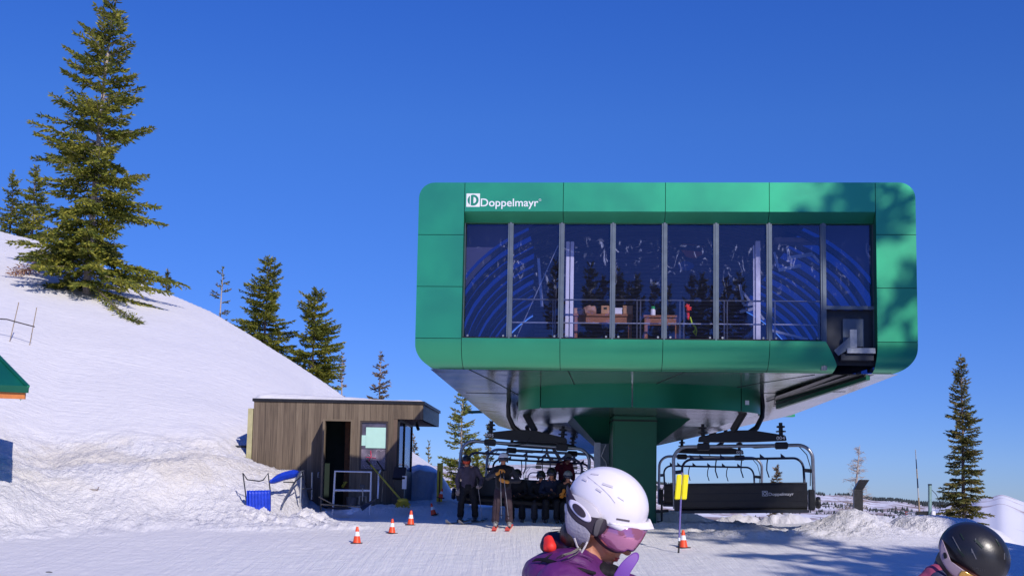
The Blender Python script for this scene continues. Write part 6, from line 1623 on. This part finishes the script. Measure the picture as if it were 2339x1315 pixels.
# head and neck as one skin
hc = Q(1381, 1206, 0)
mb = MB(); fU = fr2[0]
f, s_, u = fr2; Bm = Matrix((-s_, f, u)).transposed(); W = lambda x, y, z: hc + Bm @ V((x, y, z))
mb.ell(W(0, -.01, .02), (.074, .092, .092), Bm); mb.ell(W(0, .022, -.048), (.058, .064, .066), Bm)
mb.cap(W(0, .088, .012), .011, W(0, .112, -.024), .0155); mb.ell(W(0, .098, -.030), (.019, .012, .010), Bm)
mb.ell(W(0, .074, -.100), (.023, .020, .017), Bm); mb.ell(W(0, .081, -.052), (.028, .014, .010), Bm)
mb.ell(W(0, .089, -.061), (.022, .008, .0045), Bm); mb.ell(W(0, .087, -.073), (.020, .009, .006), Bm)
for q in (-1, 1): mb.ell(W(q*.076, -.01, -.01), (.010, .020, .032), Bm); mb.ell(W(q*.036, .062, -.03), (.030, .030, .032), Bm)
nb_ = Q(1330, 1330, 0); mb.cap(nb_, .07, W(0, -.02, -.06), .055); tors = Q(1318, 1560, 0)
mb.cap(nb_, .10, tors, .13); sR, sL = Q(1282, 1345, -.16), Q(1372, 1345, .16); mb.cap(sR, .05, sL, .05)
hipz = tors.z - .10; floor0 = 0.0
for sh_, dy in ((sR, -.02), (sL, .02)):
    elb = sh_ + V((.02, dy, -.28)); wr_ = elb + V((.16, dy*.5, -.16)); mb.cap(sh_, .048, elb, .038); mb.cap(elb, .038, wr_, .028); hand(mb, wr_, (.6, 0, -.6), (0, -1 if dy < 0 else 1, .3), 1.0)
for dy in (-.12, .12):
    hp_ = V((tors.x, YW+dy, hipz)); kn_ = V((tors.x+.06, YW+dy, .52)); an_ = V((tors.x, YW+dy, .12)); mb.cap(hp_, .09, kn_, .055); mb.cap(kn_, .055, an_, .042); mb.cap(an_, .042, an_ + V((.15, 0, -.05)), .035)
mb.blob('body', mt['skin'], wm, .006, 2)
m_ = MB(); m_.ell(W(0, .0925, -.0625), (.020, .007, .0042), Bm); m_.ell(W(0, .0905, -.0725), (.018, .008, .0055), Bm); m_.blob('lips', mt['lips'], wm, .0022, 2)
# helmet shell
E = Ell(Q(1389, 1150, 0), fr1, .148, .118, .128)
def zl(a):
    c_ = math.cos(a); return lerp(-.12, -.40, sst((c_+1)/1.1)) + .05*max(0, c_)**4
shell(E, zl, .17, 'helmet_shell', mt['helm_pearl'], wm, .010, 1.0, 1)
g_ = M('vent_shadow_grey', (.62, .58, .64), .5); d_ = M('vent_dark', (.12, .10, .12), .6)
for a, b, w_, mm in (((1350, 1082), (1368, 1084), .006, g_), ((1376, 1104), (1400, 1112), .008, g_), ((1412, 1133), (1426, 1142), .007, g_), ((1331, 1093), (1341, 1098), .006, g_), ((1362, 1115), (1374, 1123), .007, g_), ((1408, 1184), (1438, 1189), .0055, d_), ((1478, 1191), (1484, 1190), .004, d_)):
    vent(E, a, b, w_, mm, wm, 1.003)
m_ = MB(); pts = [E.hit(x, y, 1.004) for x, y in ((1333, 1081), (1345, 1090), (1360, 1102), (1378, 1117), (1394, 1133), (1405, 1148))]; m_.tube(pts, .0016, 5).build('shell_ridge', g_, wm, smooth=60)
E2 = Ell(Q(1352, 1180, 0), fr1, .115, .106, .115)
E2.patch([(1300, 1128), (1330, 1138), (1362, 1160), (1374, 1183), (1352, 1182), (1330, 1170), (1308, 1152)], 1.06, 'helmet_side', M('side_shell_grey', (.52, .49, .55), .45), wm, .008)
E2.patch([(1297, 1168), (1318, 1172), (1345, 1198), (1348, 1222), (1340, 1238), (1322, 1240), (1307, 1226), (1297, 1200)], 1.01, 'ear_pad', mt['pad_lilac'], wm, .02)
E2.patch([(1337, 1197), (1350, 1204), (1346, 1222), (1340, 1235), (1330, 1232), (1333, 1215)], 1.07, 'pad_tab', mt['pad_light'], wm, .006)
E2.patch([(1294, 1150), (1304, 1160), (1306, 1176), (1298, 1180), (1293, 1168)], 1.0, 'rear_pad', mt['pad_light'], wm, .012)
# strap: wide band from the goggle hinge round the back of the shell
st_ = [(1296, 1108), (1300, 1140), (1318, 1158), (1345, 1180), (1368, 1186), (1384, 1186), (1384, 1208), (1366, 1222), (1352, 1220), (1338, 1204), (1316, 1190), (1299, 1168), (1294, 1140)]
E2.patch(st_, 1.09, 'goggle_strap', mt['strap_dk'], wm, .004, dens=5)
def ell_px(cx, cy, a_, b_, ang, n=14): return [(cx + a_*math.cos(t)*math.cos(ang) - b_*math.sin(t)*math.sin(ang), cy + a_*math.cos(t)*math.sin(ang) + b_*math.sin(t)*math.cos(ang)) for t in [2*PI*i/n for i in range(n)]]
E2.patch(ell_px(1325, 1166, 34, 12.5, R(45)), 1.125, 'strap_logo_ring', mt['lilac_print'], wm, .002)
E2.patch(ell_px(1323, 1165, 20, 8.6, R(47)), 1.145, 'strap_logo_centre', mt['strap_dk'], wm, .002)
# goggles
E3 = Ell(Q(1412, 1213, 0), fr2, .125, .108, .092)
E3.patch([(1379, 1184), (1364, 1202), (1358, 1222), (1366, 1234), (1382, 1248), (1400, 1258), (1418, 1260), (1432, 1255), (1445, 1257), (1457, 1244), (1470, 1224), (1476, 1204), (1440, 1200), (1400, 1190)], .95, 'goggle_frame', mt['strap_dk'], wm, .010)
E3.patch([(1384, 1188), (1374, 1203), (1367, 1221), (1376, 1236), (1392, 1250), (1408, 1259), (1424, 1259), (1434, 1254), (1446, 1256), (1458, 1243), (1470, 1224), (1478, 1203), (1440, 1200), (1405, 1192)], 1.0, 'goggle_lens', mt['lens_pink'], wm, .004)
E2.patch([(1364, 1186), (1378, 1184), (1372, 1200), (1364, 1222), (1356, 1220), (1358, 1200)], 1.14, 'goggle_hinge', M('hinge_grey', (.09, .08, .09), .5), wm, .008)
bt_ = [(1392, 1195), (1402, 1199.5), (1414, 1204), (1430, 1207), (1448, 1209), (1468, 1209.5), (1482, 1209), (1493, 1207.5)]
tp_ = [(1392, 1191), (1402, 1193), (1414, 1194.5), (1430, 1196), (1448, 1196), (1466, 1194), (1478, 1190), (1484, 1186)]
vs = []; fs = []
for k_ in range(8):
    a = E.hit(*tp_[k_], 1.004); t = k_/7; dep = lerp(E.hit(*bt_[0], 1.01).y - YW, -.060, t**.8); b = Q(bt_[k_][0], bt_[k_][1], dep - .012*math.sin(PI*t))
    for j in range(5): q = a.lerp(b, j/4); vs.append(q + V((0, -.004*math.sin(PI*j/4), -.0015*math.sin(PI*j/4))))
for k_ in range(7):
    for j in range(4): q = k_*5+j; fs.append((q, q+1, q+6, q+5))
far_ = [E.hit(1484, 1186, 1.004), Q(1493, 1207.5, -.060), Q(1486, 1205, .02), E.c + (E.hit(1484, 1186, 1.0) - E.c) + V((-.005, .08, .004))]
ob_ = MB().add(vs + far_, fs + [(35+5-5, 39, 42, 43)]).build('visor', mt['helm_pearl'], wm, smooth=60); md = ob_.modifiers.new('s', 'SOLIDIFY'); md.thickness = .005; md.offset = 0
# chin strap, hair
MB().tube([Q(1312, 1228, -.085), Q(1318, 1246, -.08), Q(1330, 1262, -.07)], .0035, 6).tube([Q(1342, 1236, -.09), Q(1336, 1248, -.09), Q(1328, 1262, -.08)], .0035, 6).build('chin_strap', mt['pad_light'], wm, smooth=60)
m_ = MB(); m_.ell(Q(1303, 1222, .01), (.040, .08, .055)); m_.blob('hair', mt['hair'], wm, .006, 2)
m_ = MB(); rn = random.Random(4)
for i in range(7): 
    x = rn.uniform(-4, 4); y = rn.uniform(-3, 3); m_.tube([Q(1334+x, 1240+y, -.12), Q(1325+x, 1252+y, -.15), Q(1310+x*2, 1262+y, -.16), Q(1290+x*2, 1270+y*2, -.17), Q(1276+x*2, 1278+y*2, -.165)], .0012, 4)
for i in range(4):
    y = rn.uniform(-3, 3); m_.tube([Q(1296, 1212+y, -.02), Q(1280, 1209+y, 0), Q(1262, 1211+y*1.5, .02)], .0010, 4)
m_.build('hair_strands', mt['hair'], wm)['kind'] = 'stuff'
# jacket
wrk = lambda c, n_: c + n_*(.010*noise.noise(V((c.x*9, c.y*9, c.z*17))) + .0035*noise.noise(c*38) + .006*abs(noise.noise(V((c.x*6+c.z*9, c.y*7, c.z*4)))))
m_ = MB(); m_.ell(Q(1298, 1304, 0), (.132, .150, .092)); m_.cap(Q(1310, 1352, 0), .155, Q(1312, 1580, 0), .175); m_.cap(sR, .092, sL, .092); m_.ell(Q(1246, 1312, .02), (.085, .15, .07))
for sh_, dy in ((sR, -.02), (sL, .02)):
    elb = sh_ + V((.02, dy, -.28)); wr_ = elb + V((.16, dy*.5, -.16)); m_.cap(sh_, .09, elb, .07); m_.cap(elb, .07, wr_, .05)
m_.blob('jacket', mt['purple'], wm, .009, 3, wrk)
m_ = MB(); m_.cap(V((tors.x, YW, hipz+.06)), .16, V((tors.x, YW, hipz)), .155)
for dy in (-.12, .12):
    hp_ = V((tors.x, YW+dy, hipz)); kn_ = V((tors.x+.06, YW+dy, .52)); m_.cap(hp_, .115, kn_, .09); m_.cap(kn_, .09, V((tors.x, YW+dy, .22)), .09)
m_.blob('trousers', mt['blk_cloth'], wm, .02, 2)
for dy in (-.12, .12): q = V((tors.x, YW+dy, .1)); m_ = MB(); m_.cap(q + V((0, 0, .2)), .07, q, .075); m_.cap(q + V((0, 0, -.03)), .06, q + V((.18, 0, -.04)), .055); m_.blob('boot', mt['boot'], wm, .015, 1)
# collar with black lining, violet flap, dark hood with red edge, seams
m_ = MB(); m_.ell(Q(1392, 1306, .0), (.046, .085, .030)).ell(Q(1372, 1306, -.03), (.035, .06, .040)); m_.blob('collar_lining', mt['black_lining'], wm, .006, 2)
pts = [(1402, 1318), (1408, 1302), (1420, 1284), (1436, 1269), (1450, 1261), (1458, 1265), (1458, 1277), (1449, 1292), (1440, 1306), (1432, 1322)]
E5 = Ell(Q(1420, 1300, .12), fr1, .2, .2, .2); E5.patch(pts, 1.0, 'collar_flap', mt['purple_lt'], wm, .009)
m_ = MB(); m_.cap(Q(1400, 1325, -.02), .045, Q(1440, 1345, .02), .05); m_.blob('collar_front', mt['purple'], wm, .008, 2, wrk)
m_ = MB(); m_.cap(Q(1258, 1232, .06), .030, Q(1300, 1236, .02), .036); m_.cap(Q(1252, 1246, .04), .028, Q(1296, 1250, -.02), .030); m_.blob('hood', M('dark_violet_hood', (.018, .008, .03), .6, 0, .2, 8), wm, .007, 3, wrk)
m_ = MB(); m_.cap(Q(1254, 1231, -.0), .016, Q(1258, 1248, -.03), .021); m_.cap(Q(1248, 1230, .0), .010, Q(1248, 1252, -.03), .012); m_.blob('hood_edge', mt['red'], wm, .004, 2)
def crease(pts, r_, nm='seam', mat=None, dep=-.165):
    return MB().tube([Q(x, y, dep + (0 if len(p_) < 3 else 0)) if False else EJ.hit(x, y, 1.0) for p_ in pts for x, y in (p_[:2],)], r_, 6).build(nm, mat or mt['black_lining'], wm, smooth=60)
EJ = Ell(Q(1298, 1312, 0), (V((1, 0, 0)), V((0, 1, 0)), V((0, 0, 1))), .150, .168, .112)
crease([(1216, 1281), (1226, 1277), (1240, 1277), (1256, 1281), (1276, 1289), (1300, 1297), (1330, 1303), (1360, 1308)], [.002, .006, .007, .008, .010, .011, .010, .005])
crease([(1262, 1263), (1252, 1270), (1243, 1277), (1234, 1285)], [.001, .003, .004, .001], 'fold'); crease([(1318, 1263), (1332, 1267), (1345, 1272), (1356, 1279)], [.001, .0025, .0025, .001], 'fold', mt['purple'])
crease([(1300, 1281), (1325, 1285), (1345, 1292)], [.001, .0025, .001], 'fold', mt['purple'])

# second close person, black helmet
YB = 5.0; Q = lambda px, py, d=0: P(px, py, YB + d)
bm_ = empty('person', (Q(2180, 1500).x, YB, 0), 'person in a black helmet and pink jacket at the lower right corner, looking down', 'person')
fr1 = frame_of(R(30), R(36)); f, s_, u = fr1
hc = Q(2205, 1312, 0); Bm = Matrix((-s_, f, u)).transposed(); W = lambda x, y, z: hc + Bm @ V((x, y, z))
mb = MB(); mb.ell(W(0, -.01, .02), (.074, .092, .092), Bm); mb.ell(W(0, .022, -.048), (.058, .064, .066), Bm); mb.cap(W(0, .088, .012), .011, W(0, .112, -.024), .0155); mb.ell(W(0, .074, -.1), (.023, .02, .017), Bm); mb.ell(W(0, .085, -.066), (.022, .010, .008), Bm)
nb_ = Q(2150, 1420, 0); tors = Q(2140, 1600, 0); mb.cap(nb_, .07, W(0, -.02, -.06), .055); mb.cap(nb_, .10, tors, .13); sR, sL = Q(2110, 1420, -.16), Q(2185, 1420, .16); mb.cap(sR, .05, sL, .05)
for sh_, dy in ((sR, -.02), (sL, .02)):
    elb = sh_ + V((.02, dy, -.28)); wr_ = elb + V((.16, dy*.5, -.16)); mb.cap(sh_, .048, elb, .038); mb.cap(elb, .038, wr_, .028); hand(mb, wr_, (.6, 0, -.6), (0, -1 if dy < 0 else 1, .3), 1.0)
for dy in (-.12, .12):
    hp_ = V((tors.x, YB+dy, tors.z-.1)); kn_ = V((tors.x+.06, YB+dy, .5)); an_ = V((tors.x, YB+dy, .12)); mb.cap(hp_, .09, kn_, .055); mb.cap(kn_, .055, an_, .042); mb.cap(an_, .042, an_ + V((.15, 0, -.05)), .035)
mb.blob('body', mt['skin'], bm_, .008, 2)
E = Ell(Q(2225, 1265, 0), fr1, .148, .120, .128)
mt['helm_blk'] = M('helmet_matt_black', (.014, .014, .017), .33, 0, .1, 8, .03, 90, .6)
shell(E, lambda a: lerp(-.50, -.36, sst((math.cos(a)+1)/2)), .08, 'helmet_shell', mt['helm_blk'], bm_, .010, 1.0, 1)
lt = M('vent_edge_grey', (.12, .12, .14), .4); dk = mt['seam']
for a, b, w_, mm in (((2194, 1218), (2202, 1232), .006, dk), ((2227, 1231), (2245, 1250), .010, dk), ((2228, 1229), (2229, 1238), .003, lt), ((2219, 1252), (2230, 1276), .004, lt), ((2219, 1252), (2221, 1262), .003, lt), ((2274, 1231), (2283, 1246), .008, dk), ((2274, 1230), (2279, 1236), .003, lt), ((2294, 1262), (2294, 1277), .004, lt), ((2187, 1252), (2202, 1270), .008, dk), ((2176, 1225), (2196, 1262), .003, lt)):
    vent(E, a, b, w_, mm, bm_, 1.003)
vs, fs = text_mesh('SMITH', 1, 1.0); m_ = MB(); kx = 30/max(q.x for q in vs); m_.add([E.hit(2220 + q.x*kx, 1300 - q.y*10 + q.x*kx*.16, 1.006) for q in vs], fs); m_.build('helmet_lettering', M('letter_grey', (.10, .10, .11), .5), bm_)
E2 = Ell(Q(2200, 1288, 0), fr1, .120, .110, .115)
E2.patch([(2147, 1238), (2152, 1232), (2158, 1256), (2172, 1280), (2190, 1298), (2212, 1310), (2206, 1326), (2184, 1318), (2166, 1302), (2150, 1276), (2146, 1254)], 1.10, 'goggle_strap', M('strap_pinkgrey', (.34, .26, .31), .6), bm_, .004, dens=5)
E2.patch([(2155, 1262), (2161, 1262), (2163, 1272), (2157, 1274)], 1.13, 'strap_buckle', mt['blk_cloth'], bm_, .002)
E2.patch([(2190, 1314), (2198, 1302), (2212, 1308), (2226, 1318), (2222, 1340), (2196, 1340)], 1.13, 'goggle_lens', M('gold_lens', (.75, .42, .10), .12, .7, .1), bm_, .004)
m_ = MB(); m_.ell(Q(2158, 1300, .02), (.035, .08, .085)); m_.blob('hair', mt['hair'], bm_, .008, 2)
m_ = MB(); m_.cap(Q(2150, 1282, .05), .026, Q(2146, 1330, -.02), .05); m_.blob('neck_gaiter', M('navy_gaiter', (.03, .035, .09), .7, 0, .1, 20, .3, 60), bm_, .008, 2)
mt['pink'] = M('pink_shell_jacket', (.32, .055, .12), .6, 0, .12, 8, .2, 40)
m_ = MB(); m_.cap(Q(2142, 1318, .02), .060, Q(2132, 1400, 0), .12); m_.cap(Q(2135, 1400, 0), .15, Q(2138, 1600, 0), .17); m_.cap(sR, .09, sL, .09); m_.cap(Q(2112, 1335, .03), .05, Q(2098, 1400, .0), .09)
for sh_, dy in ((sR, -.02), (sL, .02)):
    elb = sh_ + V((.02, dy, -.28)); wr_ = elb + V((.16, dy*.5, -.16)); m_.cap(sh_, .09, elb, .07); m_.cap(elb, .07, wr_, .05)
m_.blob('jacket', mt['pink'], bm_, .011, 3, wrk)
m_ = MB(); m_.cap(V((tors.x, YB, tors.z-.05)), .16, V((tors.x, YB, tors.z-.1)), .155)
for dy in (-.12, .12): m_.cap(V((tors.x, YB+dy, tors.z-.1)), .115, V((tors.x+.06, YB+dy, .5)), .09); m_.cap(V((tors.x+.06, YB+dy, .5)), .09, V((tors.x, YB+dy, .22)), .09)
m_.blob('trousers', mt['blk_cloth'], bm_, .02, 2)
for dy in (-.12, .12): q = V((tors.x, YB+dy, .1)); m_ = MB(); m_.cap(q + V((0, 0, .2)), .07, q, .075); m_.cap(q + V((0, 0, -.03)), .06, q + V((.18, 0, -.04)), .055); m_.blob('boot', mt['boot'], bm_, .015, 1)

# ------------------------------------------------------------------ far forest on the ridges
rn = random.Random(12); cv = []; cf = []
def far_z(x, y, ob):
    ok, loc, nn, idx = ob.ray_cast(V((x, y, 900)), V((0, 0, -1))); return loc.z if ok else None
bpy.context.view_layer.update()
cnt = 0
while cnt < 3600:
    px = rn.uniform(1480, 2330); r_ = rn.choice((rn.uniform(450, 1000), rn.uniform(700, 1300), rn.uniform(1000, 1420), rn.uniform(1380, 1470)))
    d = P(px, 1130, 1000).normalized(); x, y = d.x*r_, d.y*r_
    if noise.noise(V((x*.02, y*.008, 5))) < (.02 if r_ > 1150 else .14) or rn.random() < .3: continue
    z = far_z(x, y, farhill)
    if z is None: continue
    h = rn.uniform(1.6, 4.2)*min(1, r_/1250); w_ = h*rn.uniform(.3, .55); n = len(cv); cnt += 1
    for i in range(5): a = 2*PI*i/5 + rn.random(); cv.append((x + w_*math.cos(a), y + w_*math.sin(a), z - .5))
    cv.append((x, y, z+h))
    for i in range(5): cf.append((n+i, n+(i+1) % 5, n+5))
me = bpy.data.meshes.new('distant_forest'); me.from_pydata(cv, [], cf); me.materials.append(M('distant_conifer', (.035, .045, .045), .9, 0, .3, .1)); tag(link_mesh('distant_forest', me), kind='stuff')
